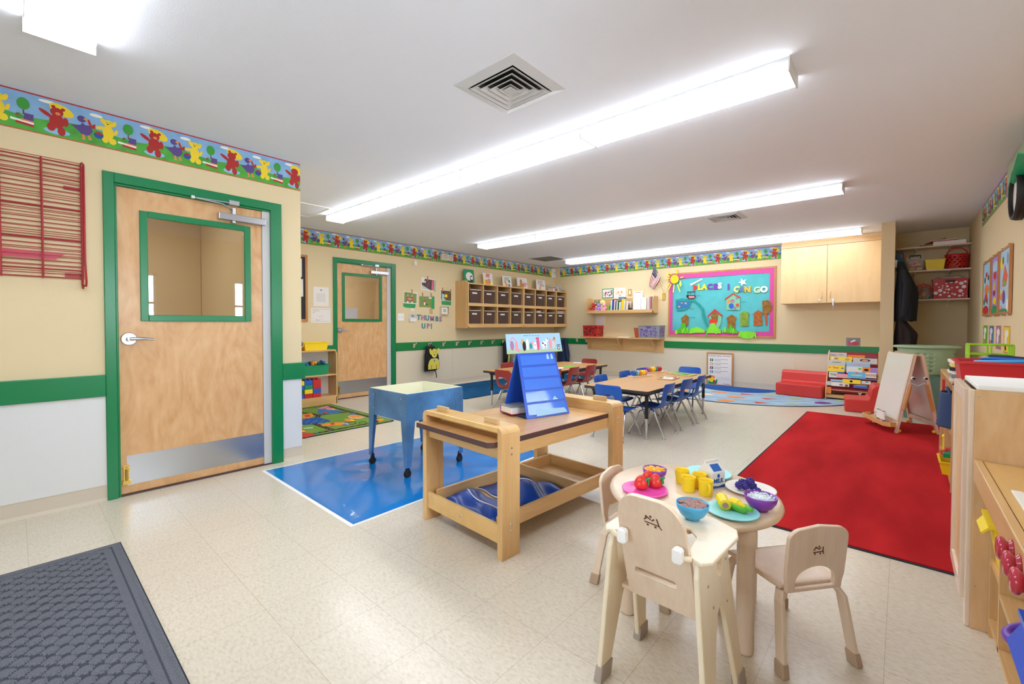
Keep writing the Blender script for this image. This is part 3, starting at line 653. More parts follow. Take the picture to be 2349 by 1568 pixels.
b.build('mount_bracket', t, world=True)
b = B(); b.poly3([(XA+.02, -.42, 1.50), (XA+.02, .17, 1.495), (XA+.02, .215, 1.535), (XA+.02, -.42, 1.545)], X_, 0, .002, 'pink_film'); b.build('plastic_strip', t, world=True)

# ---- wall far left: notices, photos, letters, switches
def poster(name, label, cat, x, y0, y1, z0, z1, base, draw=None, group=None, t=.0015):
    b = B(); b.box(x, x+t, y0, y1, z0, z1, base)
    if draw: draw(b, x+t, y0, y1, z0, z1)
    return b.build(name, None, label=label, category=cat, group=group)
def bars(b, x, y0, y1, z0, z1, n, m='ink', h=.004, ragged=.3):
    for i in range(n):
        z = z1-(i+.5)*(z1-z0)/n; e = y1-random.random()*ragged*(y1-y0); b.box(x, x+.0005, y0, e, z-h/2, z+h/2, m)
random.seed(11)
def d1(b, x, y0, y1, z0, z1): bars(b, x, y0+.04, y1-.04, z0+.06, z1-.09, 11, 'lightgrey', .005, .1); b.lathe([(0.0001, 0), (.011, 0)], (0, 0, 0), 'ink', 8, M=None) if 0 else b.prism(ell((y0+y1)/2, z1-.045, .011, .011), (x, 0, 0), Y_, Z_, 0, .0005, 'ink')
poster('notice_sheet', 'white printed notice with round seal taped above the line map', 'notice', XB, 2.80, 3.02, 1.366, 1.638, 'paper', d1)
def d2(b, x, y0, y1, z0, z1):
    for i in range(16):
        y = y0+.02+random.random()*(y1-y0-.08); z = z0+.02+random.random()*(z1-z0-.06); b.box(x, x+.0005, y, y+.03*random.random()+.004, z, z+.002, 'ink'); b.box(x, x+.0005, y, y+.002, z, z+.03*random.random(), 'ink')
    b.box(x, x+.0005, y0+.015, y1-.015, z1-.02, z1-.018, 'ink'); b.box(x, x+.0005, y0+.015, y1-.015, z0+.02, z0+.022, 'ink')
poster('floor_plan_sheet', 'white line-drawn evacuation floor plan beside the far door frame', 'notice', XB, 2.763, 3.047, 1.13, 1.341, 'paper', d2)
t = thing('notice_board', 'black notice board with wooden frame half hidden by the partition corner', 'notice board', (XB, 2.3, 1.147))
b = B(); b.box(XB, XB+.008, 1.85, 2.7, 1.16, 2.05, 'black'); b.build('panel', t, world=True)
b = B()
for a in ((1.83, 1.86, 1.147, 2.066), (2.682, 2.714, 1.147, 2.066)): b.box(XB, XB+.018, a[0], a[1], a[2], a[3], 'oak_frame')
b.box(XB, XB+.018, 1.86, 2.682, 1.147, 1.18, 'oak_frame'); b.box(XB, XB+.018, 1.86, 2.682, 2.035, 2.066, 'oak_frame'); b.build('frame', t, world=True)
for (y0, y1, z0, z1) in ((2.4, 2.64, 1.76, 2.01), (2.42, 2.655, 1.49, 1.73), (2.1, 2.36, 1.7, 1.98)):
    b = B(); b.box(XB+.008, XB+.0095, y0, y1, z0, z1, 'paper'); bars(b, XB+.0095, y0+.02, y1-.02, z0+.03, z1-.03, 7, 'ink', .006); b.build('pinned_sheet', t, world=True)

GP = 'green backing strips and clipped snapshots'
def snapshot(label, y0, y1, z0, z1, kind, strip, pegs, tilt=0.0):
    t = thing('photo_print', label, 'photograph', (XB, (y0+y1)/2, z0))
    b = B(); x = XB; cy, cz = (y0+y1)/2, (z0+z1)/2; w_, h_ = y1-y0, z1-z0; c, s_ = math.cos(tilt), math.sin(tilt)
    def R(pts): return [(cy+p[0]*w_*c-p[1]*h_*s_, cz+p[0]*w_*s_+p[1]*h_*c) for p in pts]
    def q(x0, z0_, x1, z1_): return R([(x0, z0_), (x1, z0_), (x1, z1_), (x0, z1_)])
    def P(pts, l, m): b.prism(pts, (x, 0, 0), Y_, Z_, .004+l*.0005, .0045+l*.0005, m)
    P(q(-.5, -.5, .5, .5), 0, 'white')
    if kind == 'grass2':
        P(q(-.46, -.44, .46, .44), 1, 'ph_grass'); P(q(.05, .36, .46, .44), 2, 'lightgrey')
        for u in (-.2, .12): P(R(ell(u, -.12, .08, .3)), 2, 'ph_pink'); P(R(ell(u, .16, .06, .08)), 3, 'skin'); P(R(ell(u, -.38, .06, .08)), 3, 'white')
        P(q(-.2, -.14, .14, -.1), 4, 'white')
    elif kind == 'slide':
        P(q(-.46, -.44, .46, .44), 1, 'ph_dark'); P(R([(-.46, .1), (-.46, .44), (-.28, .44), (-.28, .1)]), 2, 'paper'); P(R([(-.46, -.44), (-.46, -.1), (.2, -.44)]), 2, 'lightgrey')
        P(q(.26, -.44, .46, .4), 2, 'ph_pink'); P(q(.32, -.44, .36, .4), 3, 'pink'); P(R(ell(0, -.02, .07, .22, a0=-.3)), 3, 'ph_mar'); P(R(ell(-.22, .18, .05, .08)), 3, 'paper'); P(R(ell(-.1, .33, .16, .07)), 2, 'ph_mar')
    elif kind == 'grass1':
        P(q(-.5, -.5, .5, .4), 1, 'ph_grass'); P(q(-.5, .4, .5, .5), 1, 'lightgrey'); P(R(ell(-.08, -.02, .1, .14)), 2, 'ph_pink'); P(R(ell(-.08, -.2, .06, .14)), 2, 'white'); P(R(ell(.1, -.26, .12, .04)), 2, 'ph_dark'); P(R(ell(.38, .3, .14, .08)), 2, 'paper')
    else:
        P(q(-.46, -.46, .46, .46), 1, 'ph_soil'); P(R(ell(-.28, -.06, .12, .26)), 2, 'lightblue'); P(R(ell(-.24, .22, .07, .09)), 2, 'cloth_brown'); P(R([(-.14, -.14), (.1, -.16), (.1, .1), (-.12, .12)]), 3, 'yellow'); P(R(ell(-.25, -.36, .2, .08)), 3, 'lightgrey')
    b.build('print', t, world=True)
    s = B(); s.prism(strip, (x, 0, 0), Y_, Z_, 0, .002, 'ph_green'); s.build('backing_strip', t, world=True)
    for (py, pz) in pegs:
        k = B(); k.box(x+.003, x+.012, py-.009, py+.009, pz-.035, pz+.035, 'oak_frame'); k.build('clothes_peg', t, world=True)
for n_, c_ in (('ph_grass', '#7d9448'), ('ph_pink', '#c8455f'), ('ph_dark', '#4c4144'), ('ph_mar', '#8c3a4c'), ('ph_soil', '#6a5a36'), ('ph_green', '#2f9a58')): mat(n_, c_, .6, var=.15, vscale=60)
snapshot('snapshot of a red slide clipped highest above the THUMBS UP letters', 4.655, 4.94, 1.695, 1.905, 'slide', [(4.9, 1.70), (4.955, 1.68), (4.96, 1.88), (4.93, 1.9)], [(4.79, 1.91)], -.06)
snapshot('snapshot of two children in pink vests on grass, nearest the far door', 4.295, 4.565, 1.455, 1.655, 'grass2', [(4.29, 1.40), (4.35, 1.385), (4.52, 1.38), (4.54, 1.44), (4.35, 1.67), (4.29, 1.45)], [(4.46, 1.66)], -.03)
snapshot('small snapshot of distant figures on grass, centre below the slide picture', 4.61, 4.875, 1.405, 1.61, 'grass1', [(4.87, 1.38), (4.94, 1.38), (4.94, 1.60), (4.87, 1.60)], [(4.68, 1.62), (4.865, 1.62)], 0)
snapshot('dark snapshot of a child holding yellow paper above the thermostat', 5.075, 5.335, 1.53, 1.725, 'soil', [(5.1, 1.46), (5.32, 1.455), (5.32, 1.53), (5.1, 1.53)], [(5.12, 1.73), (5.31, 1.71)], -.03)
def letter_group(name, label, cat, chars, x, sz, depth=.006):
    t = thing(name, label, cat, (XB, chars[0][1], chars[0][2]))
    for ch, y, z, m in chars:
        b = B(); b.text(ch, (x, y, z), Y_, Z_, sz, m, depth, off=sz*.045); b.build('letter', t, world=True)
ys = [4.60, 4.69, 4.78, 4.885, 4.992, 5.075]
letter_group('wall_letters', 'teal and mauve foam letters reading THUMBS UP! on the cream wall', 'letters', [(c, y, 1.225-.006*i, 'teal' if i % 2 == 0 else 'mauve') for i, (c, y) in enumerate(zip('THUMBS', ys))]+[('U', 4.70, 1.075, 'teal'), ('P', 4.80, 1.075, 'mauve'), ('!', 4.87, 1.07, 'teal')], XB, .118)
t = thing('light_switch', 'white double light switch plate beside the far door frame', 'switch', (XB, 4.238, 1.168)); b = B(); b.box(XB, XB+.006, 4.178, 4.299, 1.168, 1.287, 'white'); b.build('plate', t, world=True, bevel=.002)
for y in (4.215, 4.262): b = B(); b.box(XB+.006, XB+.014, y-.006, y+.006, 1.215, 1.24, 'offwhite'); b.build('toggle', t, world=True)
t = thing('card_holder', 'grey clear card holder on the wall left of the letter T', 'holder', (XB, 4.47, 1.154)); b = B(); b.box(XB, XB+.004, 4.399, 4.548, 1.154, 1.281, 'lightgrey'); b.build('back_plate', t, world=True); b = B(); b.box(XB+.004, XB+.02, 4.41, 4.54, 1.154, 1.215, 'paper'); b.build('cards', t, world=True); b = B(); b.prism(ell(4.473, 1.25, .035, .02), (XB+.004, 0, 0), Y_, Z_, 0, .001, 'grey'); b.build('logo', t, world=True)
t = thing('thermostat', 'beige thermostat with green screen in a clear guard', 'thermostat', (XB, 5.15, 1.279)); b = B(); b.box(XB, XB+.03, 5.085, 5.22, 1.295, 1.415, 'offwhite'); b.build('body', t, world=True, bevel=.006); b = B(); b.box(XB+.03, XB+.031, 5.115, 5.185, 1.325, 1.385, 'basket_sage'); b.build('screen', t, world=True)
b = B(); 
for a in ((5.06, 5.247, 1.279, 1.287), (5.06, 5.247, 1.422, 1.43), (5.06, 5.068, 1.287, 1.422), (5.239, 5.247, 1.287, 1.422)): b.box(XB, XB+.05, *a, 'cream_plastic')
b.build('guard_frame', t, world=True)
b = B(); b.box(XB, XB+.03, 4.49, 4.55, 2.107, 2.18, 'offwhite'); b.build('motion_sensor', None, bevel=.004, label='small off-white sensor box on wall below the border', category='sensor')
b = B(); b.box(XB, XB+.002, 4.44, 4.5, 1.335, 1.385, 'paper'); b.build('small_label', None, label='tiny white paper label under the pink-vest snapshot', category='label')
b = B(); b.box(XB, XB+.002, 4.83, 4.9, 1.29, 1.385, 'tan'); b.build('sticky_note', None, label='faded yellow sticky note above the letter M', category='note')
t = thing('emergency_light', 'beige emergency light box mounted over the border above the snapshots', 'light', (XB, 5.2, 2.25)); b = B(); b.box(XB, XB+.06, 5.06, 5.33, 2.255, 2.365, 'cream_plastic'); b.build('housing', t, world=True, bevel=.008)
for y in (5.13, 5.25): b = B(); b.cyl((XB+.06, y, 2.31), (XB+.085, y, 2.31), .035, .04, 'clear_plastic', 14); b.build('lamp_head', t, world=True)
t = thing('fire_strobe', 'white fire alarm strobe in the far ceiling corner', 'alarm', (XB+.02, 8.45, 2.2)); b = B(); b.box(XB, XB+.04, 8.40, 8.53, 2.2, 2.42, 'white'); b.build('body', t, world=True, bevel=.005); b = B(); b.box(XB+.04, XB+.06, 8.43, 8.5, 2.28, 2.34, 'lens_trim'); b.build('strobe_lens', t, world=True)

# ---- cubby wall units with brown bins
def cubby_unit(y0, y1, label):
    x0, x1 = XB, -5.85; t = thing('cubby_unit', label, 'cubby shelf', (XB, (y0+y1)/2, 1.04), group=None)
    for y in (y0, y1-.018):
        b = B(); b.prism([(x0, 1.035), (x1-.03, 1.035), (x1, 1.075), (x1, 1.86), (x1-.06, 1.905), (x0, 1.905)], (0, y, 0), X_, Z_, 0, -.018, 'maple'); b.build('side_panel', t, world=True)
    b = B(); b.box(x0, x0+.008, y0+.018, y1-.018, 1.07, 1.86, 'cab_maple'); b.build('back_panel', t, world=True)
    for z in (1.075, 1.455, 1.84):
        b = B(); b.box(x0+.008, x1-.004, y0+.018, y1-.018, z, z+.018, 'maple_y'); 
        if z < 1.8: b.box(x1-.018, x1, y0+.018, y1-.018, z-.012 if z > 1.2 else z-.025, z+.045, 'maple_y')
        b.build('shelf', t, world=True)
    n = 4; st = (y1-y0-.018)/n
    for i in range(1, n):
        y = y0+i*st; b = B(); b.box(x0+.008, x1-.006, y, y+.018, 1.093, 1.455, 'maple'); b.box(x0+.008, x1-.006, y, y+.018, 1.473, 1.84, 'maple'); b.build('divider', t, world=True)
    return st
U1Y, U2Y, U3Y = 5.425, 6.985, 8.535
st = cubby_unit(U1Y, U2Y, 'left wall-hung maple cubby unit holding eight brown fabric bins'); st2 = cubby_unit(U2Y+.004, U3Y, 'right wall-hung maple cubby unit nearest the room corner')
first = None
def fabric_bin(loc, label):
    t = thing('storage_bin', label, 'storage bin', loc, 0, 'brown fabric cubby bins')
    b = B(); w_, d_, h_ = .28, .28, .27
    M = Matrix(((0, -1, 0, 0), (1, 0, 0, 0), (0, 0, 1, 0), (0, 0, 0, 1)))
    bin_mesh(b, w_, d_, h_, 'brown_bin', .95, .004, .001, M=M); b.build('fabric_box', t)
    b = B(); 
    for s_ in (-1, 1): b.box(s_*.141, s_*.137, -.141, .141, .264, .273, 'bin_trim'); b.box(-.141, .141, s_*.141, s_*.137, .264, .273, 'bin_trim')
    b.build('rim_trim', t); b = B(); b.box(.1375, .1405, -.075, .045, .195, .22, 'bin_trim'); b.build('label_strip', t)
    return t
random.seed(2)
for r_, (z, rn) in enumerate(((1.473, 'upper'), (1.093, 'lower'))):
    for i in range(8):
        u, st_, y00, un = (0, st, U1Y, 'left') if i < 4 else (1, st2, U2Y+.004, 'right'); k = i % 4
        y = y00+.018+k*st_+(st_-.018)/2-.012+random.random()*.01
        lab = 'brown fabric bin, %s from the left in the %s row of the %s cubby unit' % (ORD[k], rn, un)
        tilt = random.uniform(-.04, .04)
        if first is None: first = fabric_bin((-6.012, y, z), lab); first.rotation_euler = (0, 0, 0)
        else: copy_tree(first, None, (-6.012+random.uniform(-.008, .004), y, z), tilt, lab)
b = B(); b.box(-5.99, -5.87+.0, 8.27, 8.45, 1.365, 1.371, 'paper'); 
b = B(); random.seed(4)
for i in range(5): b.box(-6.15, -5.9, 8.24+random.random()*.02, 8.47, 1.368+i*.011, 1.376+i*.011, ('paper', 'pink', 'paper', 'lightblue', 'paper')[i])
b.build('paper_stack', None, label='stack of papers lying on the lower right-end brown bin', category='papers')
b = B(); b.box(-6.1, -5.93, 7.52, 7.66, 1.367, 1.40, 'paper'); b.box(-6.12, -5.93, 7.53, 7.68, 1.40, 1.41, 'pink'); b.build('folded_papers', None, label='folded pink and white papers on a lower-row bin of the right cubby unit', category='papers')
# books displayed on top
def cover_book(name, label, y0, y1, z1, m, draw, lean=.12):
    w_ = y1-y0; h_ = z1-1.9-.0; t = thing(name, label, 'book', (-6.06, (y0+y1)/2, 1.872), 0, None, ry=-lean)
    b = B(); b.box(-.012, 0, -w_/2, w_/2, 0, h_+.03, m); b.build('cover', t)
    p = B(); p.box(-.0105, -.0015, -w_/2+.003, w_/2+.001, .003, h_+.031, 'paper'); p.build('pages', t)
    a = B(); draw(a, w_, h_+.03); a.build('cover_art', t)
def A(a, pts, l, m): a.prism(pts, (0, 0, 0), Y_, Z_, .0003+l*.0004, .0006+l*.0004, m)
def art1(a, w_, h_): A(a, ell(0, h_*.5, w_*.36, h_*.3), 0, 'paper'); A(a, ell(.05, h_*.3, .04, .075), 1, 'black'); A(a, ell(.055, h_*.38, .03, .03), 2, 'paper'); A(a, ell(-.02, h_*.12, .05, .015), 1, 'black'); A(a, [(-.08, h_*.86), (.08, h_*.9), (.08, h_*.93), (-.08, h_*.89)], 1, 'darkgreen')
def art2(a, w_, h_): A(a, [(-w_*.5, 0), (w_*.5, 0), (w_*.5, h_*.25), (0, h_*.35), (-w_*.5, h_*.5)], 0, 'yellow'); A(a, ell(.02, h_*.3, .05, .06), 1, 'oak_frame'); A(a, ell(-.05, h_*.25, .04, .05), 1, 'orange'); bars(a, .0003, -w_*.2, w_*.3, h_*.65, h_*.95, 4, 'red', .012)
def art3(a, w_, h_):
    for (u, v, c_) in ((-.06, .1, 'skin'), (.0, .06, 'yellow'), (.06, .12, 'green'), (.05, .03, 'blue'), (-.03, .04, 'orange')): A(a, ell(u, v, .03, .035), 1, c_)
    bars(a, .0003, -w_*.3, w_*.3, h_*.6, h_*.9, 3, 'green', .01)
def art4(a, w_, h_): A(a, ell(-.04, h_*.55, .04, .07), 0, 'oak_frame'); A(a, ell(-.02, h_*.3, .07, .04), 0, 'oak_frame'); bars(a, .0003, .02, w_*.45, h_*.15, h_*.55, 4, 'red', .012)
def art5(a, w_, h_): bars(a, .0003, -w_*.35, w_*.4, h_*.5, h_*.95, 3, 'grey', .014); bars(a, .0003, -w_*.1, w_*.4, h_*.38, h_*.5, 1, 'red', .014); A(a, [(-.07, .0), (.0, .0), (-.01, .1), (-.06, .08)], 1, 'tan')
cover_book('picture_book', 'green picture book with black and white bear face, leftmost on the cubby top', 5.54, 5.79, 2.135, 'green', art1)
cover_book('picture_book', 'picture book with yellow and brown animals, second along the cubby top', 6.03, 6.29, 2.105, 'paper', art2)
cover_book('picture_book', 'white picture book with small coloured animals, third along the cubby top', 6.58, 6.85, 2.095, 'paper', art3)
cover_book('picture_book', 'white picture book with a standing brown bear, fourth along the cubby top', 7.03, 7.36, 2.098, 'paper', art4)
cover_book('picture_book', 'white picture book with grey title lines, rightmost on the cubby top', 7.68, 8.0, 2.10, 'paper', art5)
t = thing('storage_box', 'clear plastic box of odds and ends at the right end of the cubby top', 'storage box', (-6.03, 8.27, 1.859))
b = B(); bin_mesh(b, .34, .22, .13, 'clear_plastic', .94, M=Matrix(((0, -1, 0, 0), (1, 0, 0, 0), (0, 0, 1, 0), (0, 0, 0, 1)))); b.build('box', t)
b = B()
for (y, z, m) in ((-.1, .04, 'paper'), (0, .04, 'black'), (.08, .04, 'yellow'), (.02, .09, 'lightgrey'), (.12, .05, 'blue'), (-.05, .07, 'red')): b.box(-.07, .08, y-.03, y+.03, z-.03, z+.03, m)
b.build('contents', t); b = B(); b.box(-.12, .12, -.18, .18, .135, .15, 'clear_plastic'); b.build('lid', t, bevel=.005)

# ---- coat hooks, bags and coats
hk = None
def hook(loc, rz, label):
    global hk
    if hk is None:
        t = thing('coat_hook', label, 'coat hook', loc, 0, 'wooden coat hooks on the green rail')
        b = B(); b.box(0, .012, -.014, .014, -.035, .03, 'beech'); b.tube([(.01, 0, .0), (.035, .01, .012), (.05, .02, .04)], [.008, .008, .009], 'beech', 8); b.tube([(.01, 0, -.01), (.03, -.006, 0), (.036, -.014, .028)], .007, 'beech', 8)
        b.build('prongs', t); hk = t; t.rotation_euler = (0, 0, rz)
    else: copy_tree(hk, None, loc, rz, label)
for i in range(12):
    y = 4.481+i*.3168
    st_ = 'empty' if i in (0, 2, 3, 4, 5, 6) else 'bag-holding'
    hook((XB+.022, y, .752), 0, '%s pale wooden coat hook, %s along the rail from the far door' % (st_, ORD[i]))
hook((-5.55, YC-.022, .745), -PI/2, 'empty pale wooden coat hook on the back wall rail by the corner')
hook((-5.31, YC-.022, .74), -PI/2, 'wooden coat hook half hidden by the low birch ledge')
def backpack(loc, label, dog=True, m='cloth_black', s=1.0, rz=0, group=None):
    t = thing('backpack', label, 'backpack', loc, rz, group)
    b = B(); prof = [(-.5, .0), (-.42, .05), (-.2, .085), (0, .1), (.2, .095), (.42, .06), (.5, .0)]
    vs = []; n = 12; K = 9
    for k in range(K):
        v = k/(K-1); z = -.47*s+v*.43*s; wd = (.30 if v < .6 else .30-(v-.6)*.28)*s*(1 if v > .08 else .9); dp = .10*s*math.sin(PI*min(max(v*.85+.12, 0), 1))+.015
        for j in range(n):
            a = 2*PI*j/n; cx = math.cos(a); sy = math.sin(a)
            vs.append((.012+dp*(.5+.5*cx), wd/2*math.copysign(abs(sy)**.7, sy), z))
    fs = [(k*n+j, k*n+(j+1) % n, (k+1)*n+(j+1) % n, (k+1)*n+j) for k in range(K-1) for j in range(n)]+[tuple(range(n))[::-1], tuple(range((K-1)*n, K*n))]
    b.add(vs, fs, m, True); b.build('bag_body', t)
    h = B(); h.tube([(.02, -.03*s, -.05*s), (.03, -.015*s, -.005), (.035, .015*s, -.005), (.02, .03*s, -.05*s)], .006, m, 6); h.build('hanging_loop', t)
    h = B(); h.tube([(.03, .07*s, -.46*s), (.05, .1*s, -.49*s), (.05, .12*s, -.56*s), (.05, .115*s, -.60*s)], .008, m, 6); h.build('strap', t)
    if dog:
        d = B()
        def D(pts, l, mm): d.prism([(p[0]*s, p[1]*s) for p in pts], (.115*s+.006, 0, 0), Y_, Z_, l*.0025, .002+l*.0025, mm)
        D([(-.125, -.44), (.11, -.44), (.125, -.36), (.11, -.28), (.07, -.24), (-.05, -.24), (-.1, -.28), (-.13, -.36)], 1, 'black'); D([(-.12, -.435), (.105, -.435), (.118, -.36), (.105, -.285), (.07, -.25), (-.05, -.25), (-.095, -.285), (-.122, -.36)], 2, 'dog_y')
        D(ell(.01, -.16, .072, .085), 2, 'black'); D(ell(.01, -.16, .066, .08), 3, 'dog_y'); D(ell(-.07, -.13, .026, .055, a0=.2), 3, 'dog_y'); D(ell(.09, -.12, .024, .05, a0=-.5), 3, 'dog_y')
        D(ell(.012, -.185, .012, .009), 4, 'black'); D(ell(-.015, -.14, .005, .007), 4, 'black'); D(ell(.035, -.14, .005, .007), 4, 'black'); D([(-.04, -.25), (.06, -.25), (.01, -.275)], 4, 'lightgrey'); D(ell(.01, -.29, .01, .02), 5, 'teal')
        for u in (-.06, .05): D([(u, -.43), (u+.006, -.43), (u+.01, -.36), (u+.004, -.36)], 4, 'black')
        d.build('dog_applique', t)
    return t
mat('dog_y', '#d6c64e', .75)
bp = backpack((XB+.03, 4.80, .77), 'black backpack with a yellow puppy patch hanging alone near the far door')
copy_tree(bp, None, (XB+.03, 6.70, .775), .55, 'black and yellow puppy backpack hanging left of the pocket chart')
for k, y in enumerate((7.33, 7.65, 7.965)):
    g = backpack((XB+.03, y, .76), ('dark grey backpack top, %s of three behind the animal banner' % ('left', 'middle', 'right')[k]), False, ('cloth_brown', 'cloth_black', 'navy')[k], .8)
def garment(name, label, cat, loc, rz, m, h, w0, w1, d, lobes=7, seed=1):
    random.seed(seed); t = thing(name, label, cat, loc, rz); b = B(); n = 28; K = 14; vs = []
    ph = random.random()*6
    for k in range(K):
        v = k/(K-1); z = -v*h; ww = w0+(w1-w0)*min(1, v*1.5)**.7; dd = d*(.35+.65*min(1, v*2))
        for j in range(n):
            a = 2*PI*j/n; r = 1+.16*math.sin(lobes*a+ph+v*1.3)*min(1, v*2)+.05*math.sin(3*a+v*5)
            vs.append((.01+dd*(.5+.5*math.cos(a)*r)*1.0, ww/2*math.sin(a)*r, z+(.012*math.sin(5*a) if k == K-1 else 0)))
    fs = [(k*n+j, (k+1)*n+j, (k+1)*n+(j+1) % n, k*n+(j+1) % n) for k in range(K-1) for j in range(n)]+[tuple(range(n)), tuple(range((K-1)*n, K*n))[::-1]]
    b.add(vs, fs, m, True); b.build('fabric', t)
    return t
garment('hanging_jacket', 'grey hooded jacket hanging in a row behind the animal banner', 'jacket', (XB+.03, 7.02, .79), 0, 'fleece', .5, .07, .3, .14, seed=3)
garment('hanging_jacket', 'light grey fleece jacket hanging nearest the corner of the hook rail', 'jacket', (XB+.03, 8.30, .79), 0, 'fleece', .45, .08, .2, .14, seed=4)
t = garment('hanging_coat', 'dark navy coat hanging on the back wall beside the room corner', 'coat', (-5.87, YC-.03, .79), -PI/2, 'navy', .55, .08, .3, .16, seed=6)
b = B(); b.tube([(.09, .05, -.06), (.13, .12, -.25), (.12, .15, -.5)], [.03, .04, .035], 'navy', 10); b.build('sleeve', t)

# ---- low shelf by the partition
SX = -5.93
t = thing('toy_shelf', 'low maple open shelf holding toys beside the far door', 'shelf', (XB, 2.3, 0))
for y in (1.75, 2.37, 2.99):
    b = B()
    if y > 2.5: b.prism([(XB, .09), (SX, .0), (SX, .70), (SX-.05, .755), (XB, .755)], (0, y, 0), X_, Z_, 0, -.018, 'maple')
    else: b.box(XB, SX-.005, y, y+.018, .09, .735, 'maple')
    b.build('side_panel' if y > 2.5 or y < 2 else 'divider', t, world=True)
for z in (.10, .40, .737):
    b = B(); b.box(XB+.006, SX, 1.768, 2.99, z, z+.018, 'maple_y'); b.build('shelf_board', t, world=True)
b = B(); b.box(XB+.026, XB+.03, 1.768, 2.99, .1, .737, 'offwhite'); b.build('back_panel', t, world=True); b = B(); b.box(SX-.02, SX, 1.75, 3.0, 0, .1, 'maple_y'); b.box(XB, SX-.02, 2.98, 3.0, 0, .1, 'maple'); b.build('plinth', t, world=True)
MB_ = Matrix(((0, -1, 0, 0), (1, 0, 0, 0), (0, 0, 1, 0), (0, 0, 0, 1)))
b = B(); bin_mesh(b, .33, .2, .11, 'yellow', .88, o=(0, 0, 0)); v = [Matrix.Translation((-6.07, 2.735, .755)) @ MB_ @ p for p in b.v]; b.v = v; b.build('toy_bin', None, label='yellow plastic bin standing on top of the low toy shelf', category='bin')
t = thing('toy_bucket', 'orange toy bucket with a blue rim on the low shelf top', 'bucket', (-6.04, 2.50, .755)); b = B(); b.lathe([(.001, 0), (.05, 0), (.066, .1), (.062, .1), (.045, .006), (.001, .006)], m='orange'); b.build('pail', t); b = B(); b.lathe([(.066, .1), (.072, .1), (.072, .125), (.066, .125), (.066, .1)], m='bowl_blue'); b.build('rim', t); b = B(); b.tube([(.04, -.066, .11), (.075, -.05, .06), (.08, 0, .02), (.075, .05, .06), (.04, .066, .11)], .004, 'white', 6); b.build('handle', t)
t = thing('toy_bin', 'green plastic bin of blue and green balls on the middle shelf board', 'bin', (-6.05, 2.685, .418)); b = B(); bin_mesh(b, .42, .24, .14, 'green', .88, M=MB_); b.build('tub', t)
random.seed(8); kb = None
for i in range(17):
    y = 2.685+random.uniform(-.17, .17); x = -6.05+random.uniform(-.08, .09); m = ('darkgreen', 'blue', 'blue', 'darkgreen', 'orange')[i % 5]
    if i % 5 == 4: y = 2.7+random.uniform(-.03, .06); x = -5.97
    b = B(); b.ball((x, y, .562+random.uniform(0, .035)), .024, m, 10); b.build('toy_ball', None, label='%s ball heaped in the green bin' % ('dark green' if m == 'darkgreen' else m), category='ball', group='%s balls in the green bin' % ('dark green' if m == 'darkgreen' else m))
def block(y0, y1, z0, z1, m, label):
    t = thing('toy_block', label, 'building block', (-6.0, (y0+y1)/2, z0)); b = B(); b.box(-.08, .055, -(y1-y0)/2+.001, (y1-y0)/2-.001, 0, z1-z0-.001, m); b.build('brick', t, bevel=.004)
    b = B()
    for xx in (-.045, .02):
        for yy in (-(y1-y0)/4, (y1-y0)/4): b.cyl((xx, yy, z1-z0-.001), (xx, yy, z1-z0+.012), .017, .017, m, 12)
    b.build('studs', t)
zz = [.118, .177, .236, .295, .354]
for col_, (ya, yb, ms) in enumerate(((2.43, 2.558, ('blue', 'darkgreen', 'blue', 'yellow')), (2.56, 2.668, ('red', 'yellow', 'green', 'blue')), (2.67, 2.782, ('red', 'blue', 'red')))):
    hz_ = zz if len(ms) == 4 else [.118, .177, .236, .358]
    for k, m in enumerate(ms):
        block(ya, yb, hz_[k], hz_[k+1]-(0 if k < len(ms)-1 else 0), m, '%s building block, %s up in the %s column on the lowest shelf' % ({'darkgreen': 'dark green'}.get(m, m), ORD[k], ('left', 'middle', 'right')[col_]))
# ================================================================ FURNITURE IN THE MIDDLE
# ---- blue galvanised sand table on casters
t = thing('sand_table', 'blue metal sand table with cream tub and black casters on the vinyl sheet', 'sand table', (-2.925, 2.145, 0), 0)
W_, D_, zt_, zb_ = .255, .27, .612, .405
b = B()
b.box(-W_, W_, -D_, -D_+.006, zb_, zt_, 'galv_grey'); b.box(-W_, W_, D_-.006, D_, zb_, zt_, 'galv_blue'); b.box(-W_, -W_+.006, -D_+.006, D_-.006, zb_, zt_, 'galv_blue'); b.box(W_-.006, W_, -D_+.006, D_-.006, zb_, zt_, 'galv_blue')
b.box(-W_+.006, W_-.006, -D_+.006, D_-.006, zb_, zb_+.006, 'galv_blue'); b.build('tub', t, bevel=.003)
b = B(); r = .018
for s_ in (-1, 1): b.box(s_*(W_-.005), s_*(W_-r-.008), -D_+.006, D_-.006, zt_-.012, zt_+.001, 'liner'); b.box(-W_+r+.008, W_-r-.008, s_*(D_-.006), s_*(D_-r-.008), zt_-.012, zt_+.001, 'liner')
b.box(-W_+.022, W_-.022, -D_+.022, D_-.022, zb_+.02, zb_+.026, 'liner')
for s_ in (-1, 1): b.box(s_*(W_-.022), s_*(W_-.026), -D_+.022, D_-.022, zb_+.02, zt_-.012, 'liner'); b.box(-W_+.022, W_-.022, s_*(D_-.022), s_*(D_-.026), zb_+.02, zt_-.012, 'liner')
b.build('tub_liner', t)
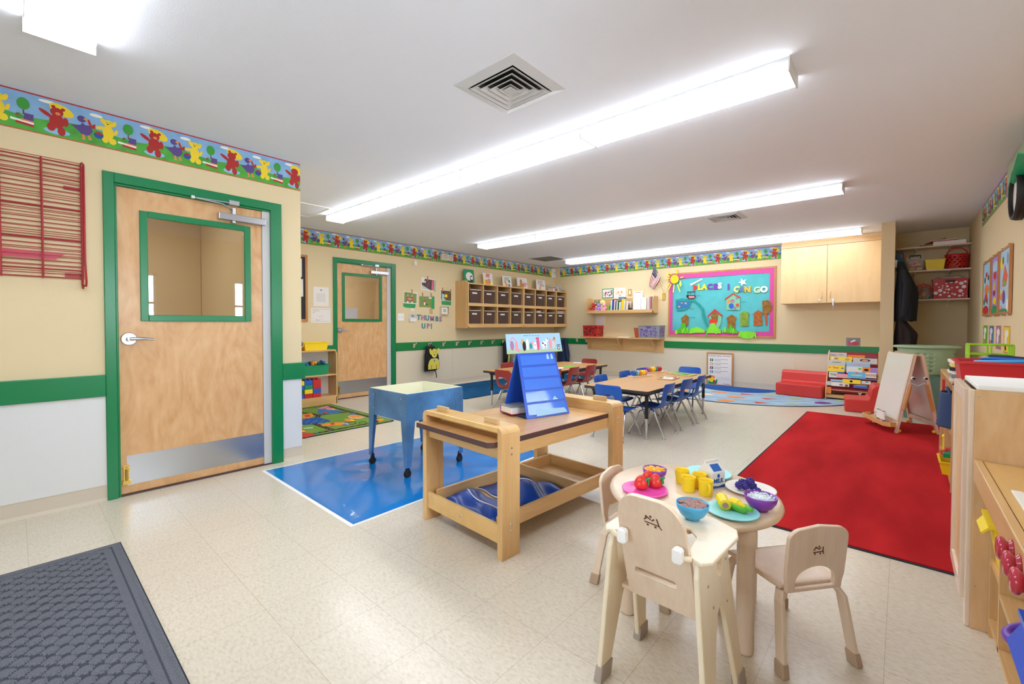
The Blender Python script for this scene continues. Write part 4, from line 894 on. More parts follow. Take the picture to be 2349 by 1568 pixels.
for sx in (-1, 1):
    for sy in (-1, 1):
        b = B(); x, y = sx*W_, sy*D_; wt, wb = .09, .035
        # L-section leg tapering to the caster
        b.hexa([(x+sx*.0008, y+sy*.0032, .0755), (x-sx*wb, y+sy*.0032, .0755), (x-sx*wb, y-sy*.001, .0755), (x+sx*.0008, y-sy*.001, .0755)], [(x+sx*.0008, y+sy*.0032, zt_-.0305), (x-sx*wt, y+sy*.0032, zt_-.0305), (x-sx*wt, y-sy*.001, zt_-.0305), (x+sx*.0008, y-sy*.001, zt_-.0305)], 'galv_grey' if sy < 0 else 'galv_blue')
        b.hexa([(x+sx*.002, y+sy*.002, .075), (x+sx*.002, y-sy*wb, .075), (x-sx*.001, y-sy*wb, .075), (x-sx*.001, y+sy*.002, .075)], [(x+sx*.002, y+sy*.002, zt_-.03), (x+sx*.002, y-sy*wt, zt_-.03), (x-sx*.001, y-sy*wt, zt_-.03), (x-sx*.001, y+sy*.002, zt_-.03)], 'galv_blue')
        for zz_ in (.57, .46): b.cyl((x-sx*.07, y+sy*.002, zz_), (x-sx*.07, y+sy*.006, zz_), .006, .004, 'steel', 8)
        lg = b.build('leg', t)
        c = B(); cx, cy = x-sx*.018, y-sy*.018; c.cyl((cx, cy, .06), (cx, cy, .085), .014, .014, 'black_rubber', 10); c.cyl((cx-.013, cy-.004, .027), (cx-.003, cy-.002, .027), .0265, .0265, 'black_rubber', 18); c.cyl((cx+.003, cy-.002, .027), (cx+.013, cy, .027), .0265, .0265, 'black_rubber', 18); c.box(cx-.015, cx+.015, cy-.012, cy+.012, .03, .062, 'black_rubber')
        c.build('caster', lg, bevel=.002)

# ---- wooden work bench / easel table
BR = math.radians(-3.6)
bench = thing('activity_bench', 'maple activity table with raised end rails and lower tray, beside the sand table', 'table', (-1.396, 1.512, 0), BR)
BW, BL = .665, 1.07
for k, y0 in enumerate((0, BL-.12)):
    for x0 in (-.035, -BW):
        b = B(); b.box(x0, x0+.035, y0, y0+.12, 0, .595, 'maple'); 
        xo = x0+.035 if x0 > -.1 else x0; s_ = -1 if x0 > -.1 else 1
        arc = [(xo+s_*(.035-.035*math.cos(a)), .595+.035*math.sin(a)) for a in [PI/2*i/6 for i in range(7)]]
        pts = [(xo+s_*.035, .595)]+arc
        b.prism(pts, (0, y0, 0), X_, Z_, 0, -.12, 'maple')
        lo = b.build('post', bench, bevel=.002)
        c = B()
        for zz_ in (.50, .53, .13, .16): c.cyl((xo, y0+.06, zz_), (xo-s_*.003, y0+.06, zz_), .006, .005, 'steel', 8)
        c.build('screw', lo)
    b = B(); b.box(-BW+.035, -.035, y0, y0+.12, .604, .630, 'yellow_birch'); b.build('top_rail', bench, bevel=.003)
    b = B(); b.box(-BW+.035, -.035, y0+.10, y0+.118, .563, .604, 'maple_x') if k == 0 else b.box(-BW+.035, -.035, y0+.002, y0+.02, .563, .604, 'maple_x'); b.build('rail_support', bench)
    for xx in (-.13, -BW+.13):
        b = B(); b.box(xx-.05, xx+.05, y0+.05-.008, y0+.05+.008, .630, .658, 'tan'); b.build('grip_block', bench, bevel=.003)
b = B(); b.box(-.22, -.15, .03, .32, .5635, .567, 'grey') if 0 else b.box(-.36, -.06, .17, .195, .5615, .565, 'basket_sage'); b.build('metal_strip', bench)
b = B(); b.prism([(-BW+.005, -.045), (-.06, -.045), (-.036, -.02), (-.036, BL+.02), (-BW+.005, BL+.02)], (0, 0, 0), X_, Y_, .536, .562, 'brown_edge'); b.prism([(-BW+.009, -.041), (-.06, -.041), (-.04, -.018), (-.04, BL+.016), (-BW+.009, BL+.016)], (0, 0, 0), X_, Y_, .562, .5635, 'laminate'); b.build('table_top', bench)
b = B(); b.box(-.055, -.035, .12, BL-.12, .475, .536, 'maple_y'); b.box(-BW+.035, -BW+.055, .12, BL-.12, .475, .536, 'maple_y'); b.box(-BW+.036, -.036, .02, .04, .475, .536, 'maple_x'); b.box(-BW+.036, -.036, BL-.04, BL-.02, .475, .536, 'maple_x'); b.build('apron', bench)
b = B(); b.box(-BW+.036, -.036, .01, .028, .07, .16, 'yellow_birch'); b.box(-BW+.036, -.036, .0275, .045, .06, .085, 'maple_x'); b.cyl((-.33, .011, .115), (-.33, .006, .115), .008, .006, 'steel', 10); b.build('end_board', bench, bevel=.002)
b = B(); b.box(-BW+.036, -.036, BL-.03, BL-.012, .07, .17, 'maple_x'); b.build('end_board', bench, bevel=.002)
b = B(); b.box(-.09, -.07, .045, BL-.03, .10, .175, 'maple_y'); b.box(-BW+.07, -BW+.09, .045, BL-.03, .10, .175, 'maple_y'); b.box(-BW+.09, -.09, .045, BL-.03, .095, .105, 'maple_y'); b.box(-BW+.09, -.09, .71, .73, .105, .175, 'maple_x'); b.build('lower_tray', bench)
b = B(); b.cyl((-.06, BL-.02, .028), (-.036, BL-.02, .028), .028, .028, 'black_rubber', 18); b.box(-.058, -.038, BL-.035, BL-.005, .03, .07, 'black_rubber'); b.build('caster', bench, bevel=.002)
# folded aprons in the tray
def cloth_heap(name, label, cat, pts, m, trim, seed, parent_rz=BR, org=(-1.396, 1.512, 0)):
    random.seed(seed); t = thing(name, label, cat, org, parent_rz); x0, x1, y0, y1, z0, hgt = pts; n, k = 22, 16; vs = []
    for j in range(k+1):
        for i in range(n+1):
            u, v = i/n, j/k; e = min(u, 1-u, v, 1-v)*5; e = min(1, e)
            z = z0+hgt*(.35+.3*math.sin(u*7+seed)+.25*math.sin(v*9+u*4+seed*2))*e**.6+.002
            vs.append((x0+(x1-x0)*u+.012*math.sin(v*11+seed), y0+(y1-y0)*v+.012*math.sin(u*13), max(z0+.002, z)))
    fs = [(j*(n+1)+i, j*(n+1)+i+1, (j+1)*(n+1)+i+1, (j+1)*(n+1)+i) for j in range(k) for i in range(n)]
    b = B(); b.add(vs, fs, m, True); b.build('fabric', t, solid=.004)
    rim = [vs[i] for i in range(n+1)]+[vs[j*(n+1)+n] for j in range(1, k+1)]
    b = B(); b.tube([Vector(p)+Vector((0, 0, .003)) for p in rim], .004, trim, 6); mid = (k//2)*(n+1); b.tube([Vector(vs[mid+i])+Vector((0, 0, .004)) for i in range(4, n-2)], .003, trim, 6); b.build('trim_piping', t)
cloth_heap('folded_apron', 'crumpled blue vinyl apron with white piping, near end of bench tray', 'apron', (-.58, -.12, .07, .30, .106, .07), 'blue_apron', 'white', 1)
cloth_heap('folded_apron', 'blue vinyl apron with white edging filling the middle of the bench tray', 'apron', (-.57, -.10, .33, .69, .106, .085), 'blue_apron', 'white', 4)

# ---- tabletop pocket chart tent
PZ = .5635
t = thing('pocket_chart', 'blue tent-shaped pocket chart with clear rows standing on the bench', 'pocket chart', (-1.7, 2.1, PZ))
FL, FR = Vector((-1.640, 1.985, PZ)), Vector((-1.553, 2.300, PZ)); dirw = (FR-FL).normalized(); nrm = Vector((dirw.y, -dirw.x, 0))
Wd = (FR-FL).length; back = -nrm*.26; H_ = .385
TL = FL+back*.52+Z_*H_+dirw*.02; TR = FR+back*.52+Z_*H_-dirw*.02; BL_, BR_ = FL+back, FR+back
def panel(b, a, c, d, e, t_, m):
    n_ = (c-a).cross(e-a).normalized(); b.poly3([a, c, d, e], n_, -t_/2, t_/2, m)
b = B(); panel(b, FL, FR, TR, TL, .008, 'pad_blue'); b.build('front_panel', t, world=True, bevel=.002)
b = B(); panel(b, BR_, BL_, TL, TR, .008, 'pad_blue'); b.build('rear_panel', t, world=True, bevel=.002)
b = B(); panel(b, FL+Z_*.004, FR+Z_*.004, BR_+Z_*.004, BL_+Z_*.004, .006, 'navy'); b.build('base_flap', t, world=True)
nf = (FR-FL).cross(TL-FL).normalized()
if nf.dot(nrm) < 0: nf = -nf
for k in range(5):
    v0, v1 = .05+.185*k, .05+.185*k+.15; b = B()
    def pp(u, v): return (FL*(1-u)+FR*u)*(1-v)+(TL*(1-u)+TR*u)*v
    b.poly3([pp(.05, v0), pp(.95, v0), pp(.95, v1), pp(.05, v1)], nf, .005, .0058, 'pocket_film'); b.build('clear_pocket', t, world=True)
b = B(); b.poly3([pp(.22, .02), pp(.95, .03), pp(.9, .10), pp(.25, .12)], nf, .0059, .0065, 'lightblue')
for u in (.42, .66): b.poly3([pp(u, .235), pp(u+.14, .235), pp(u+.06, .29)], nf, .0059, .0064, 'lightblue')
for u in (.74, .85): b.poly3([pp(u, .87), pp(u+.07, .87), pp(u+.06, .95), pp(u+.02, .95)], nf, .0059, .0064, 'lightblue')
b.build('card', t, world=True)
# banner resting in the top pocket of the chart
bn = thing('animal_banner', 'pale blue paper banner of cartoon farm animals standing on the chart', 'banner', (-1.7, 2.1, .94))
OB = TL-dirw*.075+Z_*(-.008)+nrm*.006; Wb, Hb = .43, .125; Ub = (dirw+Z_*.0).normalized()
Vb = (Z_+nrm*-.15).normalized(); Nb = Ub.cross(Vb)
if Nb.dot(nrm) < 0: Nb = -Nb
b = B(); b.prism([(0, 0), (Wb, .004), (Wb-.012, Hb), (-.0, Hb-.004)], OB, Ub, Vb, 0, .002, 'lightblue'); b.build('paper_strip', bn, world=True)
b = B()
def Q(pts, l, m): b.prism(pts, OB, Ub, Vb, .0021+l*.0003, .0023+l*.0003, m)
Q([(0, 0), (Wb, .004), (Wb-.002, .02), (.003, .03)], 0, 'basket_sage')
Q([(.02, .075), (.045, .105), (.075, .08), (.07, .076), (.045, .098), (.024, .07)], 1, 'pink'); Q(ell(.04, .05, .014, .03), 1, 'mauve'); Q(ell(.073, .045, .011, .032), 1, 'pink'); Q(ell(.085, .02, .012, .01), 1, 'pink')
Q(ell(.12, .07, .014, .02), 1, 'tan'); Q(ell(.13, .045, .013, .03), 1, 'cloth_brown'); Q(ell(.155, .055, .01, .035), 1, 'pale_birch'); Q(ell(.18, .045, .012, .02), 1, 'teal'); Q(ell(.19, .065, .008, .01), 1, 'pink')
Q(ell(.215, .045, .013, .024), 1, 'white'); Q(ell(.212, .05, .004, .003), 2, 'black'); Q(ell(.237, .055, .012, .04), 1, 'pillow_pink'); Q(ell(.235, .09, .014, .01), 2, 'pillow_pink')
Q(ell(.285, .055, .024, .018), 1, 'white'); Q(ell(.275, .06, .007, .006), 2, 'black'); Q(ell(.292, .048, .006, .006), 2, 'black'); Q(ell(.308, .08, .009, .012), 1, 'white'); Q(ell(.312, .088, .004, .004), 2, 'black')
for u in (.27, .28, .3): Q([(u, .02), (u+.005, .02), (u+.005, .045), (u, .045)], 1, 'white')
Q(ell(.335, .055, .011, .035), 1, 'pillow_pink' if 0 else 'pink'); Q(ell(.36, .05, .013, .028), 1, 'lightgrey'); Q(ell(.366, .082, .011, .01), 1, 'orange'); Q(ell(.37, .092, .004, .006), 2, 'black')
Q(ell(.4, .028, .011, .012), 1, 'navy'); Q(ell(.4, .028, .006, .007), 2, 'white'); Q([(.385, .042), (.415, .045), (.415, .05), (.385, .047)], 1, 'darkgreen')
for u in (.13, .14, .155, .175, .2, .22, .24): Q([(u, .108), (u+.01, .108), (u+.01, .112), (u, .112)], 1, 'teal')
b.build('animal_art', bn, world=True)
# album inside the tent
t = thing('photo_album', 'thick album with white page block lying inside the blue tent chart', 'book', (-1.80, 2.02, PZ+.007), 1.28)
b = B(); b.box(-.02, .12, -.05, .08, .004, .045, 'paper'); b.build('pages', t, bevel=.004); b = B(); b.box(-.024, .124, -.054, .084, .0, .004, 'deep_red'); b.box(-.024, .124, -.054, .084, .045, .049, 'grey'); b.box(-.024, .124, .080, .084, 0, .049, 'mauve'); b.build('cover', t)

# ---- plastic school chairs
def school_chair(label, m, loc, rz, group):
    t = thing('school_chair', label, 'chair', loc, rz, group)
    SH, TH = .285, .535     # faces +y: the backrest is at -y
    prof = [(.19, SH-.012), (.165, SH), (.10, SH-.003), (.03, SH-.01), (-.04, SH-.010), (-.09, SH+.001), (-.125, SH+.028), (-.145, SH+.06), (-.156, SH+.10), (-.165, SH+.15), (-.174, SH+.20), (-.182, TH-.012), (-.184, TH)]
    wid = [.155, .165, .168, .168, .165, .160, .152, .146, .146, .15, .153, .148, .12]
    def grid(lo, hi, nu, skip=None):
        vs, fs = [], []
        for k in range(lo, hi):
            y, z = prof[k]
            for i in range(nu+1):
                u = -1+2*i/nu; x = u*wid[k]; cv = abs(u)**2.2
                if k <= 4: vs.append((x, y, z+.014*cv))
                elif k <= 7: vs.append((x, y+.02*cv, z+.008*cv))
                else: vs.append((x, y+.026*cv, z))
        K = hi-lo
        for k in range(K-1):
            for i in range(nu):
                if skip and skip(k+lo, i): continue
                a = k*(nu+1)+i; fs.append((a, a+1, a+nu+2, a+nu+1))
        return vs, fs
    vs, fs = grid(0, 13, 8, lambda k, i: k in (7, 8) and 2 <= i <= 5)
    # seat and back are one moulded shell: seat part up to the bend, back part above it
    b = B(); b.add(vs, [f for f in fs if min(f)//9 < 5], m, True); b.build('seat', t, solid=.008, subsurf=1)
    b = B(); b.add(vs, [f for f in fs if min(f)//9 >= 5], m, True); b.build('backrest', t, solid=.008, subsurf=1)
    for sx in (-1, 1):
        for sy in (-1, 1):
            top = Vector((sx*.12, .035*sy, SH-.022)); foot = Vector((sx*.165, .02+sy*.185, .012)); k1 = Vector((sx*.132, .02+sy*.075, SH-.045))
            b = B(); b.tube([top-Vector((0, .03*sy, 0)), top, k1, k1.lerp(foot, .5), foot], .0105, 'chrome', 10); lg = b.build('leg', t)
            g = B(); g.lathe([(.001, 0), (.017, 0), (.018, .006), (.013, .014), (.001, .016)], (foot.x, foot.y, 0), 'steel', 12); g.build('glide', lg)
    b = B(); b.tube([(-.12, .0, SH-.022), (.12, .0, SH-.022)], .009, 'chrome', 8); b.build('seat_frame', t)
    return t
GB, GR = 'blue plastic chairs around the near table', 'red plastic chairs around the far table'
c0 = school_chair('blue chair at the near end of the table, back to the camera', 'blue_chair', (-2.125, 3.965, 0), -.03, GB)
for (x, y, r, l) in ((-1.885, 4.335, PI/2+.02, 'blue chair on the right side of the table, nearest the black corner leg'), (-1.885, 4.825, PI/2-.02, 'blue chair in the middle of the right side of the table'), (-1.885, 5.27, PI/2+.03, 'blue chair at the far end of the right side'),
    (-2.44, 4.48, -PI/2, 'blue chair on the left side of the table, nearest the camera'), (-2.44, 5.07, -PI/2, 'blue chair in the middle of the left side, mostly hidden by tabletop'), (-2.44, 5.53, -PI/2, 'blue chair on the far left, behind the coloured blocks'), (-2.17, 5.98, PI, 'blue chair at the far end of the near table, only its top showing')):
    copy_tree(c0, None, (x, y, 0), r, l)
r0 = school_chair('red chair at the left end of the far table, seen beside the tent chart', 'red_chair', (-3.80, 4.28, 0), -.05, GR)
for (x, y, r, l) in ((-3.50, 4.62, PI/2, 'red chair peeking out right behind the tent chart edge'), (-3.50, 5.06, PI/2+.08, 'red chair in the middle of the right side of the far table'), (-3.50, 5.50, PI/2+.05, 'red chair at the far end of the right side of the far table'),
    (-3.93, 6.26, PI, 'red chair at the far end of the far table, top only showing'), (-4.30, 4.93, -PI/2, 'red chair on the left side of the far table, behind the tent chart')):
    copy_tree(r0, None, (x, y, 0), r, l)
# ---- tables
def table(label, x0, x1, y0, y1, zt_, rz=0):
    cx, cy = (x0+x1)/2, (y0+y1)/2; t = thing('activity_table', label, 'table', (cx, cy, 0)); hx, hy = (x1-x0)/2, (y1-y0)/2
    b = B(); b.prism(rrect(2*hx, 2*hy, .03), (0, 0, 0), X_, Y_, zt_-.028, zt_-.001, 'dark_edge'); b.prism(rrect(2*hx-.006, 2*hy-.006, .028), (0, 0, 0), X_, Y_, zt_-.001, zt_, 'table_lam'); b.build('table_top', t)
    b = B(); 
    for s_ in (-1, 1): b.box(s_*(hx-.06), s_*(hx-.075), -hy+.08, hy-.08, zt_-.06, zt_-.028, 'black'); b.box(-hx+.075, hx-.075, s_*(hy-.08), s_*(hy-.095), zt_-.06, zt_-.028, 'black')
    b.build('apron', t)
    for sx in (-1, 1):
        for sy in (-1, 1):
            x, y = sx*(hx-.065), sy*(hy-.12); b = B(); b.cyl((x, y, .2), (x, y, zt_-.028), .0175, .0175, 'black', 12); b.cyl((x, y, .012), (x, y, .2), .010, .0135, 'chrome', 12); lg = b.build('leg', t)
            b = B(); b.lathe([(.001, 0), (.018, 0), (.018, .006), (.01, .014), (.001, .015)], (x, y, 0), 'steel', 12); b.build('glide', lg)
    return t
ZT = .482
table('near wood-grain activity table with black edge, ringed by blue chairs', -2.50, -1.79, 3.96, 5.84, ZT); table('far wood-grain activity table with black edge, ringed by red chairs', -4.30, -3.46, 4.25, 6.2, ZT)
# trays of stacking toys on the near table
def gear_tray(label, a, c, cols, seed):
    a, c = Vector(a), Vector(c); d = c-a; L_ = d.length; ang = math.atan2(d.y, d.x); t = thing('stacking_tray', label, 'toy', (a.x, a.y, ZT), ang)
    b = B(); b.box(0, L_, -.045, .045, 0, .014, 'beech_x'); b.build('base_board', t, bevel=.003)
    n = len(cols)
    for i, m in enumerate(cols):
        x = .03+(L_-.06)*(i+.5)/n*.86; g = B(); r = .03
        pts = []
        for k in range(16):
            q = r*(1.12 if k % 2 else .9); pts.append((q*math.cos(2*PI*k/16), q*math.sin(2*PI*k/16)))
        g.prism(pts, (x, 0, .014+.032), Y_, Z_, -.012, .012, m); g.build('bead', t, bevel=.003)
gear_tray('wooden board with a row of blue, orange, yellow and pink toy beads', at('U8', 760, 195, 'z', ZT) if 'U8' in RG else (-2.2, 4.85, ZT), (-1.98, 5.12, ZT), ['blue', 'bowl_blue', 'purple', 'orange', 'yellow', 'pillow_pink', 'pink'], 1) if 0 else None
def U8(x, y, z): RG['U8'] = (1350, 840, .12346); return at('U8', x, y, 'z', z)
gear_tray('nearer wooden board with a row of blue, orange, yellow and pink toy beads', U8(770, 200, ZT), U8(1150, 172, ZT), ['blue', 'teal', 'lightblue', 'orange', 'yellow', 'yellow', 'pink'], 1)
gear_tray('farther wooden board with a row of purple, orange, yellow and red toy beads', U8(1010, 128, ZT), U8(1420, 98, ZT), ['purple', 'mauve', 'orange', 'yellow', 'yellow', 'teal', 'red', 'red'], 2)
def puzzle(label, quad, base, bits, seed):
    random.seed(seed); q = [U8(x, y, ZT) for x, y in quad]; c = sum(q, Vector())/4; t = thing('wooden_puzzle', label, 'puzzle', (c.x, c.y, ZT))
    b = B(); b.poly3([Vector((p.x, p.y, ZT)) for p in q], Z_, 0, .012, 'tan'); b.build('board', t, world=True, bevel=.002)
    def bl(u, v): return (q[0]*(1-u)+q[1]*u)*(1-v)+(q[3]*(1-u)+q[2]*u)*v
    b = B(); b.poly3([Vector((bl(u, v).x, bl(u, v).y, ZT)) for u, v in ((.07, .07), (.93, .07), (.93, .93), (.07, .93))], Z_, .012, .0135, base)
    for i in range(12):
        u, v = .16+.68*random.random(), .16+.68*random.random(); p = bl(u, v); r = .018+.012*random.random(); b.prism(ell(0, 0, r, r*.7, 7, random.random()*3), (p.x, p.y, ZT), X_, Y_, .0135, .018, bits[i % len(bits)])
    b.build('pieces', t, world=True)
puzzle('green puzzle with small red pieces on the far right of the table', [(1450, 140), (1650, 118), (2020, 160), (1870, 195)], 'husk', ['leaf', 'strawberry', 'basket_sage'], 1)
puzzle('puzzle of red, black and white pieces nearest the right-hand chairs', [(1270, 245), (1430, 200), (1700, 218), (1560, 262)], 'paper', ['strawberry', 'black', 'paper', 'basket_sage'], 2)
def sheet(label, pts, m, cat='paper'):
    c = sum(pts, Vector())/len(pts); b = B(); b.poly3(pts, Z_, .0, .0015, m); b.build('paper_sheet', None, label=label, category=cat)
sheet('yellow-green paper on the far table', [at('S1', x, y, 'z', ZT) for x, y in ((800, 330), (900, 328), (925, 340), (805, 345))], 'husk')
sheet('white paper near the far table edge', [at('S1', x, y, 'z', ZT) for x, y in ((760, 345), (810, 345), (800, 357), (755, 356))], 'paper')
sheet('white sheet at the back of the far table', [at('S1', x, y, 'z', ZT) for x, y in ((900, 296), (975, 296), (985, 303), (905, 304))], 'paper')
# ================================================================ BACK WALL
YW = YC
mat('tealpaint', '#10958f', .6, var=.15, vscale=30); mat('bluepaint', '#2f74ae', .6, var=.2, vscale=30); mat('brownpaint', '#8f6220', .7, var=.3, vscale=25); mat('greenpaint', '#7f9c2e', .7, var=.25, vscale=25); mat('orangepaint', '#a85f24', .7, var=.3, vscale=25); mat('glassgreen', '#7fc49a', .6)
mat('sun_y', '#f6c70a', .7, bump=1, bscale=40, var=.15, vscale=40)
def wq(k, x, y, Y=YW): return at(k, x, y, 'y', Y)
def ctext(b, txt, k, x, y, size, m, Y, off=.04, rot=0, depth=.003):
    o = at(k, x, y, 'y', Y); U = Vector((math.cos(rot), 0, math.sin(rot))); V = Vector((-math.sin(rot), 0, math.cos(rot)))
    b.text(txt, o, U, V, size, m, depth, off=size*off)
# bulletin board
t = thing('bulletin_board', 'turquoise bulletin board with magenta scalloped border reading PLACES I CAN GO', 'bulletin board', (-2.53, YW, .88))
x0, x1, z0, z1 = -3.448, -1.602, .885, 2.105
b = B()
for a in ((x0, x0+.03, z0, z1), (x1-.03, x1, z0, z1), (x0+.03, x1-.03, z0, z0+.03), (x0+.03, x1-.03, z1-.03, z1)): b.box(a[0], a[1], YW-.022, YW, a[2], a[3], 'oak_frame')
b.build('frame', t, world=True, bevel=.003)
# crinkled turquoise paper
n, m_ = 60, 40; vs = []
for j in range(m_+1):
    for i in range(n+1):
        u, v = i/n, j/m_; s_ = math.sin(v*7-u*5+1.5*math.sin(u*6)); f = .006*max(0, s_)**4 + .004*max(0, math.sin(u*11+v*4))**6
        vs.append((x0+.03+(x1-x0-.06)*u, YW-.006-f, z0+.03+(z1-z0-.06)*v))
fs = [(j*(n+1)+i, j*(n+1)+i+1, (j+1)*(n+1)+i+1, (j+1)*(n+1)+i) for j in range(m_) for i in range(n)]
b = B(); b.add(vs, fs, 'cyan_paper', True); b.build('backing_paper', t, world=True)
b = B(); W_ = .075
def scallop(x0_, x1_, z0_, z1_, side):
    pts = []; k = 26 if side in 'tb' else 18
    for i in range(k*4+1):
        u = i/(k*4); e = .007*abs(math.sin(PI*u*k))
        if side == 't': pts.append((x0_+(x1_-x0_)*u, z0_-e))
        if side == 'b': pts.append((x0_+(x1_-x0_)*u, z1_+e))
        if side == 'l': pts.append((x1_+e, z0_+(z1_-z0_)*u))
        if side == 'r': pts.append((x0_-e, z0_+(z1_-z0_)*u))
    if side == 't': pts += [(x1_, z1_), (x0_, z1_)]
    if side == 'b': pts += [(x1_, z0_), (x0_, z0_)]
    if side == 'l': pts += [(x0_, z1_), (x0_, z0_)]
    if side == 'r': pts += [(x1_, z1_), (x1_, z0_)]
    return pts
def WP(b, pts, l, m, Y=YW-.017): b.prism(pts, (0, Y, 0), X_, Z_, l*.0012, .001+l*.0012, m)
for l, a in enumerate(((x0+.03, x1-.03, z1-.03-W_, z1-.03, 't'), (x0+.03, x1-.03, z0+.03, z0+.03+W_, 'b'), (x0+.03, x0+.03+.05, z0+.03, z1-.03, 'l'), (x1-.03-.06, x1-.03, z0+.03, z1-.03, 'r'))): WP(b, scallop(*a), l*.25, 'magenta')
b.build('scalloped_border', t, world=True)
def R6(pts, Y=YW-.024): 
    return [(lambda p: (p.x, p.z))(at('R6', x, y, 'y', Y)) for x, y in pts]
def bd_part(name, shapes, label=None):
    b = B()
    for l, (pts, m) in enumerate(shapes): b.prism(R6(pts), (0, YW-.0225, 0), X_, Z_, l*.0015, .0015+l*.0015, m)
    b.build(name, t, world=True, label=label)
LET = [('P', 580, 478, 'strawberry'), ('L', 665, 462, 'corn'), ('A', 750, 458, 'yellow'), ('C', 850, 452, 'purple'), ('E', 950, 450, 'purple'), ('S', 1028, 435, 'white'), ('I', 1185, 458, 'purple'), ('C', 1330, 500, 'pale_yellow'), ('A', 1420, 498, 'galv_grey'), ('N', 1525, 500, 'macaroni'), ('G', 1695, 508, 'mint_paper'), ('O', 1820, 500, 'white')]
mat('pale_yellow', '#f0dc7a', .6); mat('mint_paper', '#b8dcae', .6)
for ch, x, y, m in LET:
    b = B(); ctext(b, ch, 'R6', x, y, .135, m, YW-.022, .06, rot={'P': .0, 'L': .1}.get(ch, 0)*0); b.build('letter', t, world=True)
bd_part('star', [([(1410, 295), (1440, 335), (1510, 315), (1475, 365), (1512, 410), (1450, 395), (1415, 435), (1408, 385), (1355, 372), (1405, 350)], 'white')])
bd_part('paper_strip', [([(490, 405), (700, 300), (718, 322), (508, 430)], 'white'), ([(510, 405), (690, 318), (695, 324), (515, 411)], 'pink')])
bd_part('pond', [([(235, 680), (350, 655), (480, 680), (515, 740), (480, 820), (400, 870), (260, 880), (235, 820)], 'tealpaint'), ([(260, 705), (480, 705), (495, 760), (450, 825), (270, 855), (255, 780)], 'bluepaint'), (ell(345, 742, 20, 12), 'tan'), (ell(415, 745, 20, 16), 'tan'), (ell(300, 808, 22, 14), 'tan')])
for n_ in (): pass
bd_part('river', [([(500, 690), (590, 695), (680, 770), (740, 850), (760, 960), (815, 1150), (790, 1165), (745, 1080), (710, 980), (705, 880), (640, 790), (560, 725), (500, 712)], 'tealpaint')])
bd_part('bus', [([(440, 535), (590, 535), (592, 545), (440, 545)], 'black'), ([(445, 545), (455, 545), (462, 600), (450, 600)], 'black'), ([(500, 545), (507, 545), (507, 600), (500, 600)], 'black'), ([(575, 545), (583, 545), (583, 600), (575, 600)], 'black'), ([(430, 600), (590, 600), (595, 625), (560, 665), (460, 665), (430, 630)], 'cloth_brown'), ([(470, 615), (575, 615), (575, 650), (475, 655)], 'pink')])
def house(name, pts, m, roof=None, rm='red', extra=()): bd_part(name, [(pts, m)]+list(extra)+([(roof, rm)] if roof else []))
house('paper_house', [(1140, 670), (1265, 580), (1390, 660), (1385, 865), (1145, 865)], 'glassgreen', [(1120, 665), (1265, 560), (1410, 640), (1400, 660), (1265, 585), (1130, 685)], 'red', [(ell(1185, 718, 28, 30), 'orange'), (ell(1255, 705, 42, 34), 'mauve'), (ell(1235, 795, 45, 50), 'blue'), (ell(1345, 778, 28, 30), 'strawberry'), (ell(1335, 650, 18, 22), 'mauve'), (ell(1300, 830, 22, 26), 'mauve')])
house('paper_house', [(835, 985), (940, 880), (1060, 985), (1045, 1110), (1010, 1180), (840, 1180)], 'glassgreen', [(800, 980), (938, 845), (1080, 965), (1065, 990), (940, 895), (820, 995)], 'red', [([(870, 965), (1000, 965), (985, 1090), (880, 1090)], 'brownpaint'), ([(835, 1035), (975, 1035), (965, 1130), (835, 1110)], 'strawberry'), ([(885, 955), (940, 900), (1000, 955)], 'brownpaint')])
house('paper_house', [(330, 1015), (415, 940), (470, 990), (465, 1130), (430, 1160), (350, 1110)], 'brownpaint')
house('paper_house', [(1145, 1010), (1235, 945), (1330, 1000), (1320, 1035), (1305, 1040), (1300, 1200), (1165, 1200), (1165, 1035), (1145, 1035)], 'brownpaint')
house('paper_house', [(1375, 940), (1470, 880), (1560, 925), (1555, 950), (1540, 955), (1545, 1155), (1395, 1160), (1392, 965)], 'greenpaint')
house('paper_house', [(1615, 935), (1715, 865), (1800, 915), (1785, 960), (1795, 1145), (1630, 1150), (1640, 965)], 'orangepaint')
bd_part('paper_tree', [([(1825, 930), (1880, 930), (1878, 1150), (1850, 1150)], 'terracotta'), ([(1785, 700), (1890, 690), (1955, 730), (1975, 830), (1940, 910), (1860, 940), (1800, 930)], 'brownpaint')])
GRS = [[(220, 1290), (230, 1235), (265, 1220), (265, 1300)], [(260, 1280), (270, 1220), (325, 1180), (330, 1110), (410, 1100), (415, 1170), (480, 1210), (480, 1290)], [(480, 1290), (490, 1210), (610, 1165), (700, 1200), (760, 1240), (750, 1275), (600, 1275)], [(775, 1360), (785, 1180), (800, 1200), (800, 1360)],
       [(800, 1280), (820, 1180), (865, 1150), (870, 1105), (940, 1100), (950, 1165), (1040, 1220), (1050, 1285)], [(1090, 1270), (1100, 1235), (1190, 1190), (1225, 1115), (1260, 1180), (1360, 1250), (1340, 1290)], [(1365, 1340), (1400, 1250), (1560, 1245), (1690, 1280), (1620, 1370), (1500, 1385)]]
mat('grass_paper', '#86e22e', .6); mat('grass_paper_d', '#4fb51c', .6)
b = B(); random.seed(9)
for l, g in enumerate(GRS): b.prism(R6(g, YW-.03), (0, YW-.031, 0), X_, Z_, 0, .002, 'grass_paper' if l % 2 == 0 else 'grass_paper_d')
